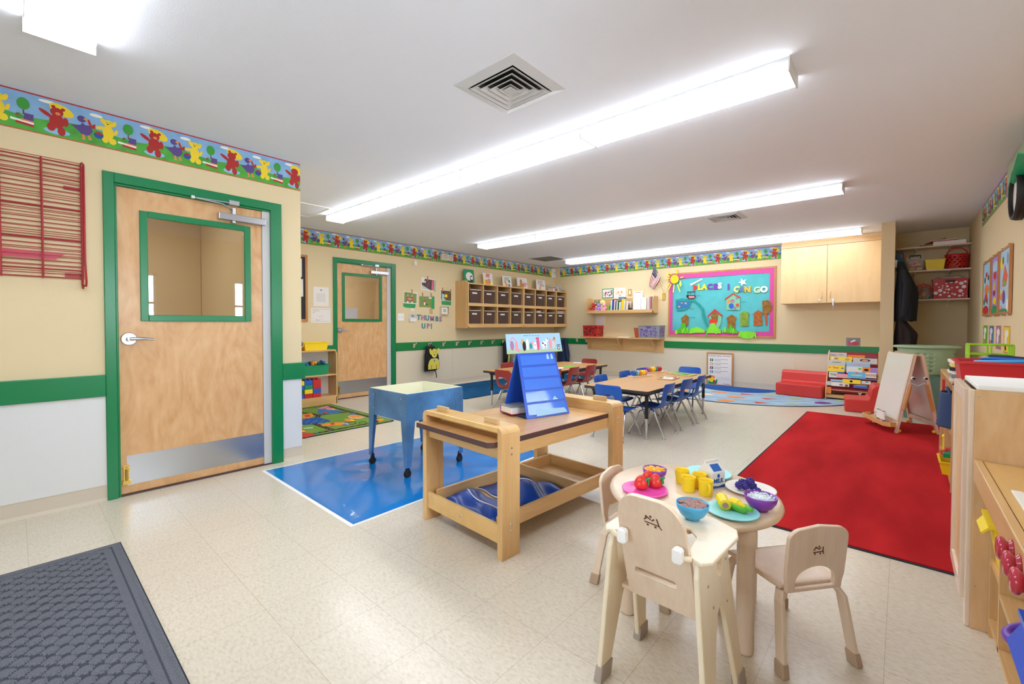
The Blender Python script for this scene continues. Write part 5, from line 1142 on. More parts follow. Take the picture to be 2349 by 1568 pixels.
for k in range(34):
    x = random.uniform(220, 1680); y = 1300 + (50 if x > 1350 else -20)*1.0+random.uniform(-20, 20); dx = random.uniform(-30, 30)
    b.prism(R6([(x, y), (x+14, y), (x+24+dx, y-85), (x+12+dx, y-90)], YW-.035), (0, YW-.034-.002*(k % 3), 0), X_, Z_, 0, .0015, 'grass_paper')
b.build('paper_grass', t, world=True)
b = B()
for k, (x, y, n_) in enumerate(((612, 612, 5), (1420, 725, 6), (492, 850, 5), (500, 1005, 6))):
    for i in range(n_): b.prism(R6([(x+i*15, y-14), (x+i*15+4, y-14), (x+i*15+8, y+12), (x+i*15+4, y+12)]), (0, YW-.0225, 0), X_, Z_, .012, .0125, 'navy')
b.build('handwritten_words', t, world=True)
# paper sun at the corner of the board
sn = thing('paper_sun', 'yellow paper sun with smiling face and curled rays over the board corner', 'decoration', (-3.3, YW-.05, 1.8))
p = at('R6', 215, 315, 'y', YW-.05); b = B(); R_ = .078
b.prism(ell(p.x, p.z, .082, .085, 24), (0, YW-.044, 0), X_, Z_, 0, .014, 'sun_y')
b.build('disc', sn, world=True, bevel=.004)
b = B()
for u, v in ((-.02, .03), (.014, .034)): b.prism(ell(p.x+u, p.z+v, .004, .006), (0, YW-.0581, 0), X_, Z_, 0, .001, 'brown_edge')
b.prism([(p.x-.02, p.z+.002), (p.x, p.z-.006), (p.x+.02, p.z+.002), (p.x, p.z-.011)], (0, YW-.0581, 0), X_, Z_, 0, .001, 'brown_edge'); b.build('face', sn, world=True)
for (xa, ya, xb, yb) in ((240, 215, 240, 135), (265, 215, 275, 140), (160, 225, 110, 195), (130, 265, 70, 235), (125, 300, 55, 290), (315, 285, 380, 275), (310, 340, 345, 420), (125, 380, 70, 480), (150, 400, 110, 505), (205, 410, 200, 550), (260, 400, 320, 540), (300, 380, 330, 445)):
    a, c = at('R6', xa, ya, 'y', YW-.05), at('R6', xb, yb, 'y', YW-.05); a.y = c.y = YW-.045; c2 = c.copy(); c2.y -= .03
    b = B(); d = (c-a).normalized(); b.ribbon([a, a.lerp(c, .5)+Vector((0, -.012, 0)), c2], d.cross(Y_)*.02, .002, 'sun_ray'if 0 else 'corn'); b.build('ray', sn, world=True)

# flag on the wall
t = thing('flag', 'small american flag on a slanted stick by the bulletin board', 'flag', (-3.75, YW, 1.5))
a, c = at('R5', 1155, 520, 'y', YW-.02), at('R5', 1040, 205, 'y', YW-.22); b = B(); b.cyl(a, c, .005, .004, 'gold', 8); b.ball(c, .012, 'gold', 8); b.build('stick', t, world=True)
b = B(); h_ = at('R5', 1148, 518, 'y', YW); b.box(h_.x-.03, h_.x+.03, YW-.03, YW, h_.z-.08, h_.z+.05, 'gold'); b.build('bracket', t, world=True, bevel=.004)
tl, tr, bl_, br_ = at('R5', 1048, 230, 'y', YW-.2), at('R5', 1118, 350, 'y', YW-.12), at('R5', 1015, 435, 'y', YW-.16), at('R5', 1058, 462, 'y', YW-.10)
mat('flag_red', '#a52a33', .8); mat('flag_blue', '#2b3252', .8); mat('flag_white', '#e9e2dc', .8)
# hoist edge tl->tr (along the stick), fly edge hangs down bl_->br_
b = B(); n1, n2 = 13, 12; vs = []; fs = []; ms = []
for j in range(n2+1):
    for i in range(n1+1):
        u, v = i/n1, j/n2; p = (tl*(1-u)+tr*u)*(1-v)+(bl_*(1-u)+br_*u)*v; vs.append(p+Vector((.012*math.sin(v*6), -.015*math.sin(u*8+v*3), 0)))
for j in range(n2):
    for i in range(n1):
        q = (j*(n1+1)+i, j*(n1+1)+i+1, (j+1)*(n1+1)+i+1, (j+1)*(n1+1)+i)
        m = 'flag_blue' if (i < 7 and j < 5) else ('flag_red' if i % 2 == 0 else 'flag_white'); b.add([vs[k] for k in q], [(0, 1, 2, 3)], m, True)
for j in range(4):
    for i in range(6):
        q = vs[j*(n1+1)+i+1]+(vs[(j+1)*(n1+1)+i+1]-vs[j*(n1+1)+i+1])*.6; b.prism(ell(0, 0, .004, .004, 5), q+Vector((0, -.004, 0)), X_, Z_, 0, .001, 'white')
b.build('cloth', t, world=True, weld=True, solid=.0015)

# papers above the upper shelf
def wallframe(name, label, k, q, border, inner, bits, cat='picture'):
    p0, p1 = at(k, q[0], q[1], 'y', YW), at(k, q[2], q[3], 'y', YW); t = thing(name, label, cat, ((p0.x+p1.x)/2, YW, p1.z)); fwid = .016
    b = B(); b.box(p0.x, p1.x, YW-.006, YW, p1.z, p0.z, border); b.build('mount', t, world=True)
    b = B(); b.box(p0.x+fwid, p1.x-fwid, YW-.0075, YW-.006, p1.z+fwid, p0.z-fwid, inner); random.seed(len(label))
    for i in range(26): 
        x, z = random.uniform(p0.x+.035, p1.x-.035), random.uniform(p1.z+.04, p0.z-.035); r = random.uniform(.006, .018); b.prism(ell(x, z, r, r*1.1, 7), (0, YW-.0076-.0004*(i % 3), 0), X_, Z_, 0, .0003, bits[i % len(bits)])
    b.build('image', t, world=True)
wallframe('group_photo', 'green-framed group photograph above the plush toys', 'U3', (450, 195, 675, 375), 'green', 'paper', ['ph_dark', 'flag_blue', 'skin', 'ph_pink', 'grey'])
wallframe('certificate', 'white certificate with orange corner flowers above the book shelf', 'U3', (690, 182, 915, 385), 'white', 'paper', ['pale_yellow', 'bin_trim', 'orange', 'bin_trim', 'bin_trim'])
p0, p1 = at('U3', 970, 200, 'y', YW), at('U3', 1035, 330, 'y', YW); b = B(); b.box(p0.x, p1.x, YW-.008, YW, p1.z, p0.z, 'gold'); b.box(p0.x+.02, p1.x-.02, YW-.012, YW-.008, p1.z+.03, p0.z-.03, 'offwhite'); b.build('wall_plaque', None, label='small cream plaque between the certificate and the leaning sheet', category='plaque')
# upper wall shelf
SU = dict(x0=-5.19, x1=-3.66, yf=8.30)
t = thing('wall_shelf', 'upper maple wall shelf with high end panels holding toys and books', 'shelf', (-4.42, YW, 1.35))
for k, xx in enumerate((-5.19, -3.678)):
    b = B(); b.prism([(YW, 1.34), (8.36, 1.34), (8.31, 1.40), (8.31, 1.62), (8.36, 1.68), (YW, 1.68)], (xx, 0, 0), Y_, Z_, 0, .018, 'maple'); b.build('end_panel', t, world=True, bevel=.002)
b = B(); b.box(-5.172, -3.678, 8.31, YW, 1.375, 1.393, 'maple_x'); b.box(-5.172, -3.678, 8.30, 8.318, 1.345, 1.412, 'maple_x'); b.build('shelf_board', t, world=True, bevel=.002)
b = B(); b.box(-5.172, -3.678, YW-.01, YW, 1.393, 1.66, 'maple_x'); b.build('back_board', t, world=True)
SZ = 1.393
def plush(label, x, y, z, s, m, belly=None, ears='round', beak=None, snout=None):
    t = thing('plush_toy', label, 'plush toy', (x, y, z)); b = B(); b.ball((0, 0, .055*s), .055*s, m, 14, (1, .9, 1.05)); 
    for sx in (-1, 1): b.tube([(sx*.045*s, -.01*s, .085*s), (sx*.075*s, -.035*s, .05*s)], [.02*s, .017*s], m, 8); b.tube([(sx*.03*s, -.03*s, .02*s), (sx*.05*s, -.075*s, .018*s)], [.024*s, .022*s], m, 8)
    b.build('body', t)
    b = B(); b.ball((0, -.008*s, .135*s), .045*s, m, 14); 
    for sx in (-1, 1): b.ball((sx*.034*s, 0, .172*s if ears == 'round' else .14*s), .016*s, m, 8, (1, .7, 1 if ears == 'round' else 1.8))
    h = b.build('head', t)
    f = B()
    for sx in (-1, 1): f.ball((sx*.015*s, -.05*s, .145*s), .005*s, 'black', 6)
    f.ball((0, -.052*s, .127*s), .014*s, beak or snout or 'pale_birch', 8, (1, 1.4 if beak else 1, .7)); f.build('face', h)
    if belly: q = B(); q.ball((0, -.025*s, .055*s), .04*s, belly, 10, (.9, .9, 1)); q.build('belly', t)
for n_, c_ in (('pl_red', '#c62a30'), ('pl_lav', '#a98bd0'), ('pl_pink', '#f0a8b4'), ('pl_yel', '#ecdf95'), ('pl_grey', '#8d8672')): mat(n_, c_, .9, bump=.8, bscale=300)
plush('red plush toy at the left end of the upper shelf', -5.04, 8.40, SZ, 1.0, 'pl_red', None, 'round', None, 'orange')
plush('lavender plush duck with orange bill beside the red plush', -4.91, 8.38, SZ, .95, 'pl_lav', None, 'none', 'orange')
plush('pink plush toy in front of the pale yellow plush', -4.77, 8.37, SZ, .9, 'pl_pink')
plush('pale yellow plush dog standing tall behind the pink plush', -4.86, 8.455, SZ, 1.35, 'pl_yel', None, 'flop')
plush('grey and yellow plush animal behind the red plush', -5.0, 8.46, SZ, 1.35, 'pl_grey', 'pale_yellow')
bc = ['husk', 'green', 'white', 'blue', 'deep_red', 'paper', 'ph_dark', 'paper', 'darkgreen', 'paper', 'lightgrey', 'yellow', 'corn', 'paper', 'tan', 'paper']
bh = [.12, .13, .24, .26, .27, .25, .22, .22, .23, .2, .21, .27, .25, .23, .25, .22]
bn_ = ['lime', 'green', 'white', 'blue', 'dark red', 'cream', 'dark', 'pale', 'dark green', 'cream', 'light grey', 'yellow', 'bright yellow', 'white', 'tan', 'cream']
x = -4.66; random.seed(12)
for i in range(16):
    w_ = .018+.008*random.random(); b = B(); M = Matrix.Translation((x, 8.33, SZ)) @ Matrix.Rotation(.06, 4, 'Y'); b.box(0, w_, 0, .17, 0, bh[i]*.92, bc[i], M); 
    t = b.build('book', None, bevel=.0015, label='%s thin book, %s from left in the row beside the plush toys' % (bn_[i], ORD[i] if i < 13 else ('fourteenth', 'fifteenth', 'sixteenth')[i-13]), category='book', group='books on the upper wall shelf')
    x += w_+.006
b = B(); b.box(x-.03, x+.07, 8.40, 8.42, SZ+.22, SZ+.31, 'teal'); 
b = B(); q = at('U3', 825, 385, 'y', 8.36); b.box(q.x-.05, q.x+.05, 8.345, 8.50, q.z-.03, q.z+.03, 'galv_grey'); b.build('small_box', None, bevel=.004, label='slate blue box resting across the tops of the upright books', category='box')
t = thing('toy_figure', 'small brown standing figure beside the upright books', 'figure', (-4.22, 8.39, SZ)); b = B(); b.lathe([(.001, 0), (.03, 0), (.03, .02), (.016, .05), (.02, .1), (.012, .12), (.001, .125)], m='cloth_brown'); b.build('body', t); b = B(); b.ball((0, 0, .14), .022, 'terracotta', 10); b.build('head', t)
t = thing('headphones', 'black coiled cable and headphones lying on the upper shelf', 'headphones', (-4.1, 8.40, SZ)); b = B(); b.tube([(.1*math.cos(a), .05*math.sin(a), .02+.02*math.sin(a*2)) for a in [2*PI*i/20 for i in range(20)]], .012, 'black', 6, True); b.build('band', t); b = B()
for sx in (-1, 1): b.cyl((sx*.09, -.03, .03), (sx*.09, .03, .03), .03, .03, 'black', 14)
b.build('ear_cup', t)
q0, q1, q2 = at('U3', 1072, 300, 'y', 8.33), at('U3', 1225, 600, 'y', 8.33), at('U3', 1335, 345, 'y', 8.33)
def binder(label, xa, xb, h, m): 
    t = thing('binder', label, 'binder', ((xa+xb)/2, 8.42, SZ)); b = B(); w_ = (xb-xa)/2-.002; b.box(-w_, w_, -.11, .10, 0, h, m); b.build('cover', t, bevel=.002); b = B(); b.box(-w_+.004, w_-.004, -.105, .102, .004, h+.002, 'paper'); b.build('pages', t)
binder('left of two wide white binders near the right end of the upper shelf', q0.x, q1.x, .245, 'white'); binder('right of two wide white binders near the right end of the upper shelf', q1.x+.004, q2.x, .255, 'white')
xx = q2.x+.015
for i, (m, nm) in enumerate((('pale_yellow', 'pale yellow'), ('paper', 'cream'), ('pl_lav', 'lavender'), ('pl_pink', 'pink'), ('ph_mar', 'maroon'), ('grey', 'grey'))):
    b = B(); b.box(xx, xx+.014, 8.33, 8.50, SZ, SZ+.27, m); b.build('folder', None, label='%s folder upright at the right end of the upper shelf' % nm, category='folder'); xx += .0165
p0, p1 = at('U3', 1070, 245, 'y', 8.51), at('U3', 1255, 400, 'y', 8.51); b = B(); b.box(p0.x, p1.x, 8.512, 8.515, SZ, p0.z, 'white'); b.box(p0.x+.04, p1.x-.04, 8.511, 8.512, p0.z-.03, p0.z-.02, 'strawberry'); b.build('leaning_sheet', None, label='white sheet with red heading leaning behind the white binders', category='paper')
# lower ledge with brackets
t = thing('wall_ledge', 'low birch ledge with triangular brackets below the upper shelf', 'shelf', (-4.4, YW, .55)); b = B(); b.box(-5.30, -3.52, 8.25, YW, .822, .842, 'maple_x'); b.build('ledge_top', t, world=True, bevel=.003)
b = B(); b.box(-5.28, -3.53, YW-.02, YW, .55, .822, 'maple_x'); b.build('apron_board', t, world=True)
for xx in (-5.20, -4.44, -3.70): b = B(); b.prism([(8.29, .822), (YW-.02, .56), (YW-.02, .822)], (xx, 0, 0), Y_, Z_, 0, .018, 'maple_x'); b.build('bracket', t, world=True)
LZ = .842
def crate(label, x0_, x1_, y0_, y1_, z, h, m, inner=None, holes='round', handle=None):
    """moulded crate with a pattern of openings"""
    t = thing('storage_crate', label, 'crate', ((x0_+x1_)/2, (y0_+y1_)/2, z)); w_, d_ = (x1_-x0_), (y1_-y0_); b = B()
    bin_mesh(b, w_, d_, h, m, .94, .005, .008); b.build('crate_shell', t)
    random.seed(len(label)); b = B(); done = []
    for face in range(2):
        L_ = w_ if face == 0 else d_
        for i in range(90):
            u, v = random.uniform(-.42, .42)*L_, random.uniform(.1, .82)*h; r = random.choice((.008, .013, .02))*h/.24
            if any(f == face and math.hypot(u-a, v-c) < r+q+.003 for f, a, c, q in done): continue
            done.append((face, u, v, r)); k = .94+.06*v/h
            if face == 0: b.prism(ell(u, v, r, r, 10), (0, -d_/2*k-.0015, 0), X_, Z_, -.001, .004, inner or 'black')
            else: b.prism(ell(u, v, r, r, 10), (w_/2*k+.0015, 0, 0), Y_, Z_, -.004, .001, inner or 'black')
    b.build('openings', t)
    b = B(); b.prism(rrect(.1, .026, .012, cx=0, cy=h-.035), (0, -d_/2-.002, 0), X_, Z_, 0, .004, 'black' if handle is None else handle); b.build('handle', t)
    return t
a, c = at('U3', 80, 1135, 'y', 8.27), at('U3', 500, 1140, 'y', 8.27)
def rotcrate(label, cx, cy, rz, w_, d_, z, h, m, inner, handle):
    t = crate(label, cx-w_/2, cx+w_/2, cy-d_/2, cy+d_/2, z, h, m, inner, handle=handle); t.rotation_euler = (0, 0, rz)
rotcrate('red perforated crate at the left end of the low ledge', -5.06, 8.40, .0, .36, .26, LZ, .245, 'red', 'black', 'deep_red')
rotcrate('grey perforated crate with purple lining at the right end of the low ledge', -3.73, 8.40, 0, .44, .26, LZ, .25, 'crate_grey', 'purple', 'purple')
t = thing('flower_pot', 'terracotta square pot beside the grey crate on the ledge', 'pot', (-4.01, 8.40, LZ)); b = B(); bin_mesh(b, .13, .13, .2, 'terracotta', .66, .006, .006); b.build('pot', t)
b = B(); b.box(-4.42, -4.15, 8.28, 8.48, LZ, LZ+.012, 'paper'); b.build('paper_stack', None, label='thin stack of white paper lying on the middle of the low ledge', category='papers')
# sheet under the upper shelf
p0, p1 = at('U3', 315, 710, 'y', YW), at('U3', 520, 900, 'y', YW)
t = thing('schedule_sheet', 'white schedule sheet with yellow edging behind the red crate', 'notice', ((p0.x+p1.x)/2, YW, .95)); b = B(); b.box(p0.x, p1.x, YW-.002, YW, .93, p0.z, 'pale_yellow'); b.build('backing', t, world=True); b = B(); b.box(p0.x+.015, p1.x-.02, YW-.0035, YW-.002, .95, p0.z-.03, 'paper')
for i in range(6): b.box(p0.x+.03, p1.x-.035, YW-.004, YW-.0035, 1.12+i*.03, 1.125+i*.03, 'lightgrey')
b.build('sheet', t, world=True)
# wall cabinet
t = thing('wall_cabinet', 'pale maple wall cabinet with two doors hung beside the closet column', 'cabinet', (-.85, YW, 1.44)); cx0, cx1, cy = -1.475, -.222, 8.2
b = B(); b.box(cx0, cx1, cy+.02, YW, 1.445, 2.40, 'cab_maple'); b.box(cx0, cx1, cy+.002, cy+.02, 2.33, 2.40, 'maple_x'); b.box(cx0-.0, cx1, cy+.04, YW, 2.40, CEIL, 'cab_maple'); b.build('carcass', t, world=True, bevel=.002)
for xa, xb, hx in ((cx0+.002, -.868, -.925), (-.862, cx1-.002, -.82)):
    b = B(); b.box(xa, xb, cy, cy+.019, 1.45, 2.325, 'cab_maple'); d = b.build('cabinet_door', t, world=True, bevel=.002)
    h = B(); h.tube([(hx, cy, 1.52), (hx, cy-.025, 1.53), (hx, cy-.028, 1.57), (hx, cy-.025, 1.61), (hx, cy, 1.62)], .005, 'cab_maple', 8); h.build('handle', d, world=True)
    l = B(); lx = hx-.03 if hx < -.87 else hx+.035; l.cyl((lx, cy, 1.495), (lx, cy-.012, 1.495), .014, .014, 'steel', 14); l.build('lock', d, world=True)
t2 = thing('cabinet_key', 'key with tag hanging from the right cabinet door lock', 'key', (-.785, cy-.02, 1.40)); b = B(); b.box(-.006, .006, -.004, .0, .0, .09, 'steel'); b.build('key_blade', t2); b = B(); b.box(-.009, .009, -.005, .001, -.03, .01, 'grey'); b.build('key_tag', t2)
# postcard above rail
p0, p1 = at('R7', 640, 1098, 'y', YW), at('R7', 760, 1170, 'y', YW); t = thing('postcard', 'pink and grey postcard taped above the book rack', 'picture', ((p0.x+p1.x)/2, YW, p1.z)); b = B(); b.box(p0.x, p1.x, YW-.002, YW, .79, p0.z, 'grey'); b.build('card', t, world=True)
b = B(); b.prism(ell((p0.x+p1.x)/2+.02, .83, .05, .03), (0, YW-.002, 0), X_, Z_, 0, .0005, 'ph_pink'); b.prism([(p0.x+.02, .79), (p0.x+.06, .79), (p0.x+.05, .86), (p0.x+.03, .87)], (0, YW-.002, 0), X_, Z_, 0, .0008, 'pillow_pink'); b.prism([(p0.x+.05, .86), (p0.x+.1, .89), (p0.x+.12, .87), (p0.x+.06, .84)], (0, YW-.002, 0), X_, Z_, .0008, .0012, 'white'); b.build('print', t, world=True)
# framed rules poster standing on the floor
t = thing('rules_poster', 'white illustrated rules poster in an orange-brown frame standing on the floor', 'poster', (-2.48, 8.49, 0)); x0, x1, zt_, yp = -2.705, -2.252, .60, 8.52
b = B()
for a in ((x0, x0+.022, 0, zt_), (x1-.022, x1, 0, zt_), (x0+.022, x1-.022, 0, .022), (x0+.022, x1-.022, zt_-.022, zt_)): b.box(a[0], a[1], yp-.014, yp, a[2], a[3], 'oak_frame')
b.build('frame', t, world=True); b = B(); b.box(x0+.02, x1-.02, yp-.006, yp-.004, .02, zt_-.02, 'paper'); b.build('sheet', t, world=True)
b = B(); yq = yp-.0065
def V1b(pts, m, l=0): b.prism([(lambda p: (p.x, p.z))(at('V1', x, y, 'y', yq)) for x, y in pts], (0, yq, 0), X_, Z_, l*.0004, .0004+l*.0004, m)
for i, (x, w_) in enumerate(((190, 250), (465, 210), (725, 90), (840, 165))): V1b([(x, 235+x*.04), (x+w_, 235+(x+w_)*.04), (x+w_, 258+(x+w_)*.04), (x, 258+x*.04)], 'grey')
for y, m in ((360, 'darkgreen'), (505, 'tan'), (655, 'navy'), (805, 'galv_grey')):
    V1b([(230, y), (345, y+8), (345, y+100), (230, y+95)], m); V1b([(262, y+25), (315, y+28), (300, y+80), (270, y+78)], 'paper', 1)
    for j, (x1_) in enumerate((900, 640)): V1b([(385, y+25+j*50), (x1_, y+45+j*50), (x1_, y+60+j*50), (385, y+38+j*50)], 'grey')
for y in (1075, 1120): V1b([(535, y), (965, y+35), (965, y+50), (535, y+12)], 'lightgrey')
V1b([(725, 1310), (985, 1340), (985, 1362), (725, 1335)], 'grey')
V1b([(155, 1190), (240, 1210), (420, 1230), (490, 1130), (510, 1140), (495, 1300), (440, 1340), (155, 1310)], 'green', 1); V1b([(170, 1070), (330, 1000), (400, 1100), (330, 1250), (240, 1240), (170, 1170)], 'yellow', 2); V1b([(190, 1030), (330, 990), (420, 1050), (390, 1110), (300, 1050), (230, 1140)], 'orange', 3); V1b(ell(385, 1220, 50, 58), 'red', 3)
b.build('printing', t, world=True)
# ---- soft red seats
def foam_seat(label, loc, rz, w_, depth, hs, hb):
    t = thing('foam_seat', label, 'sofa', loc, rz); b = B()
    pr = [(0, 0), (depth, 0), (depth, hb-.03), (depth-.03, hb), (depth-.10, hb+.005), (depth-.135, hb-.035), (depth-.15, hs+.03), (depth-.17, hs), (.0, hs-.005)]
    K = 6
    b.prism(pr, (0, 0, 0), Y_, Z_, 0, w_, 'sofa_red'); b.build('cushion_block', t, bevel=.018, seg=4)
    for x in (-.0005, w_-.0015):
        b = B(); b.prism([(.03, .03), (depth-.03, .03), (depth-.03, hb-.05), (depth-.11, hb-.04), (depth-.16, hs-.03), (.03, hs-.035)], (x, 0, 0), Y_, Z_, 0, .002, 'sofa_red'); b.build('side_seam', t)
    return t
foam_seat('red vinyl foam sofa against the back wall left of the book rack', (-1.497, 8.03, 0.01), -.10, .62, .44, .19, .37)
s2 = foam_seat('small red vinyl foam chair turned sideways in front of the book rack', (-.585, 7.56, 0), -PI/2+.10, .46, .40, .17, .35)
b = B(); b.prism(ell(0, 0, .014, .014, 16), (.4606, .315, .06), -Y_ if 0 else Y_, Z_, 0, .0022, 'paper'); b.prism([(-.02, -.026), (.02, -.026), (.02, -.022), (-.02, -.022)], (.4606, .315, .06), Y_, Z_, 0, .0022, 'paper'); b.build('logo', s2)
# ---- sling book rack
rk = thing('book_rack', 'sling book rack with dark red pockets beside the closet column', 'book rack', (-.55, 8.25, 0)); rx0, rx1 = -.853, -.24
b = B(); 
for x in (rx0, rx1-.014): b = B(); b.prism([(8.06, 0), (8.50, 0), (8.50, .70), (8.46, .72), (8.44, .71), (8.06, .10)], (x, 0, 0), Y_, Z_, 0, .014, 'maple'); b.build('side_panel', rk, world=True)
b = B(); b.box(rx0+.014, rx1-.014, 8.08, 8.48, .05, .065, 'maple_x'); b.box(rx0+.014, rx1-.014, 8.07, 8.085, .03, .075, 'maple_x'); b.build('bottom_shelf', rk, world=True)
b = B(); b.poly3([(rx0+.014, 8.20, .10), (rx1-.014, 8.20, .10), (rx1-.014, 8.49, .695), (rx0+.014, 8.49, .695)], Vector((0, -1, .4)), 0, .004, 'deep_red'); b.build('sling_back', rk, world=True)
tiers = [(8.14, .14, .20), (8.21, .245, .30), (8.28, .345, .40), (8.36, .45, .505), (8.44, .57, .69)]
for k, (y, z0_, z1_) in enumerate(tiers):
    z1_ = z0_+.028; b = B(); b.poly3([(rx0+.014, y, z0_), (rx1-.014, y, z0_), (rx1-.014, y+.012, z1_), (rx0+.014, y+.012, z1_)], Vector((0, -1, .4)), 0, .004, 'deep_red'); b.build('fabric_pocket', rk, world=True)
    b = B(); b.cyl((rx0+.01, y, z0_), (rx1-.01, y, z0_), .007, .007, 'maple_x', 8); b.build('dowel', rk, world=True)
def rbook(label, X0, X1, Y0, Y1, tier, m, txt=None, tm='ink', bits=None):
    y = tiers[tier][0]-.018; p0, p1 = at('V2', X0, Y0, 'y', y), at('V2', X1, Y1+(75 if 1 <= tier <= 4 else 0), 'y', y); w_ = p1.x-p0.x; h = p0.z-p1.z
    t = thing('picture_book', label, 'book', (p0.x, y, p1.z), 0, None, rx=-.1); b = B(); b.box(0, w_, 0, .008, 0, h, m); b.build('cover', t); hf = h; h = hf*(Y1-Y0)/(Y1-Y0+(75 if 1 <= tier <= 4 else 0)); lo = hf-h
    b = B()
    if txt: b.text(txt, (w_/2, -.0003, lo+h*.5), X_, Z_, min(h*.7, w_/len(txt)*1.5), tm, .0006, off=.001)
    for (u, v, ru, rv, c) in (bits or []): b.prism(ell(w_*u, lo+h*v, w_*ru, h*rv, 10), (0, -.0004, 0), X_, Z_, 0, .0004, c)
    if b.v: b.build('cover_art', t)
rbook('silver picture book with black swirls, top left pocket of the rack', 120, 680, 95, 240, 4, 'lightgrey', None, 'ink', [(.3, .4, .2, .1, 'ink'), (.7, .5, .15, .1, 'grey')])
rbook('orange picture book in the top row, centre', 700, 1225, 175, 270, 4, 'orange', None, 'ink')
rbook('yellow picture book with brown shapes below the silver book', 190, 835, 225, 370, 4 if 0 else 3, 'yellow', None, 'ink', [(.25, .6, .15, .25, 'oak_frame'), (.8, .5, .12, .3, 'tan'), (.12, .6, .08, .2, 'white')])
rbook('grey-blue picture book with a child face, second row right', 870, 1600, 265, 390, 3, 'galv_grey' if 0 else 'lightgrey', None, 'ink', [(.5, .4, .22, .4, 'cloth_brown'), (.5, .35, .14, .3, 'skin')])
rbook('wide silver book with grey title, third row left', 110, 640, 320, 620, 3 if 0 else 2, 'lightgrey', None, 'ink', [(.5, .75, .3, .06, 'grey')])
rbook('pale blue picture book, third row middle', 665, 1380, 385, 640, 2, 'lightblue', None, 'ink', [(.5, .75, .35, .05, 'pink')])
rbook('yellow picture book titled Bear in red letters', 125, 610, 485, 620, 1, 'yellow', 'Bear', 'strawberry', [(.1, .5, .08, .2, 'orange'), (.88, .4, .08, .2, 'teal')])
rbook('white picture book with a green leaf, third row front', 680, 1145, 520, 670, 1, 'paper', None, 'ink', [(.85, .6, .12, .25, 'husk')])
rbook('orange book with brown animals, third row front', 1150, 1390, 540, 690, 1, 'orange', None, 'ink', [(.5, .4, .3, .25, 'cloth_brown')])
rbook('lavender picture book at the right end of the third row', 1395, 1610, 560, 700, 1, 'pl_lav')
rbook('white picture book lettered THi in green and black', 150, 400, 680, 860, 1 if 0 else 0, 'paper', 'THi', 'darkgreen')
rbook('blue picture book peeking above the lettered book', 155, 615, 630, 700, 1, 'bluepaint')
rbook('pink picture book in the fourth row', 385, 800, 735, 885, 0, 'pl_pink')
rbook('sky blue picture book with yellow title band, fourth row', 715, 1250, 680, 900, 0, 'bowl_blue', None, 'ink', [(.5, .9, .1, .08, 'red'), (.5, .5, .35, .08, 'yellow')])
rbook('white picture book lettered DOG! in orange', 1250, 1570, 705, 880, 0, 'paper', 'DOG!', 'orangepaint')
BOT = tiers[0][0]; tiers.append((8.105, .1, .14))
rbook('grey picture book at the left of the fifth row', 75, 225, 960, 1090, 5, 'lightgrey')
rbook('cream picture book with a purple animal, fifth row', 225, 755, 980, 1140, 5, 'offwhite', None, 'ink', [(.55, .4, .12, .25, 'mauve'), (.85, .3, .1, .3, 'orangepaint')])
rbook('bright yellow picture book with a dark round badge, fifth row', 560, 1100, 895, 1050, 5, 'yellow', None, 'ink', [(.48, .5, .09, .28, 'cloth_brown')])
rbook('blue picture book with pale edge, fifth row right', 880, 1310, 1075, 1195, 5, 'blue', None, 'ink', [(.5, .9, .48, .08, 'paper')])
rbook('dark pink picture book at the right end of the top row', 1235, 1600, 190, 270, 4, 'ph_mar')
rbook('pale blue picture book behind the cream book, fifth row', 200, 560, 900, 985, 0, 'lightblue')
rbook('white picture book with teal corner, fifth row right', 1115, 1400, 950, 1060, 0, 'paper', None, 'ink', [(.6, .7, .2, .2, 'teal')])
rbook('striped grey picture book at the right end of the fourth row', 1090, 1590, 880, 945, 5, 'galv_blue', None, 'ink', [(.25, .5, .2, .3, 'red')])
rbook('orange and white book on the bottom shelf of the rack', 75, 215, 1130, 1340, 5, 'orange')
for k, xx in enumerate((-.45, -.36)): t = thing('toy_bone', ('left' if k == 0 else 'right')+' small white bone-shaped toy on the bottom shelf of the book rack', 'toy', (xx, 8.14, .065)); b = B(); b.tube([(0, 0, .01), (.01, 0, .05)], .008, 'white', 8); b.ball((-.006, 0, .052), .01, 'white', 8); b.ball((.018, 0, .055), .01, 'white', 8); b.build('bone', t)
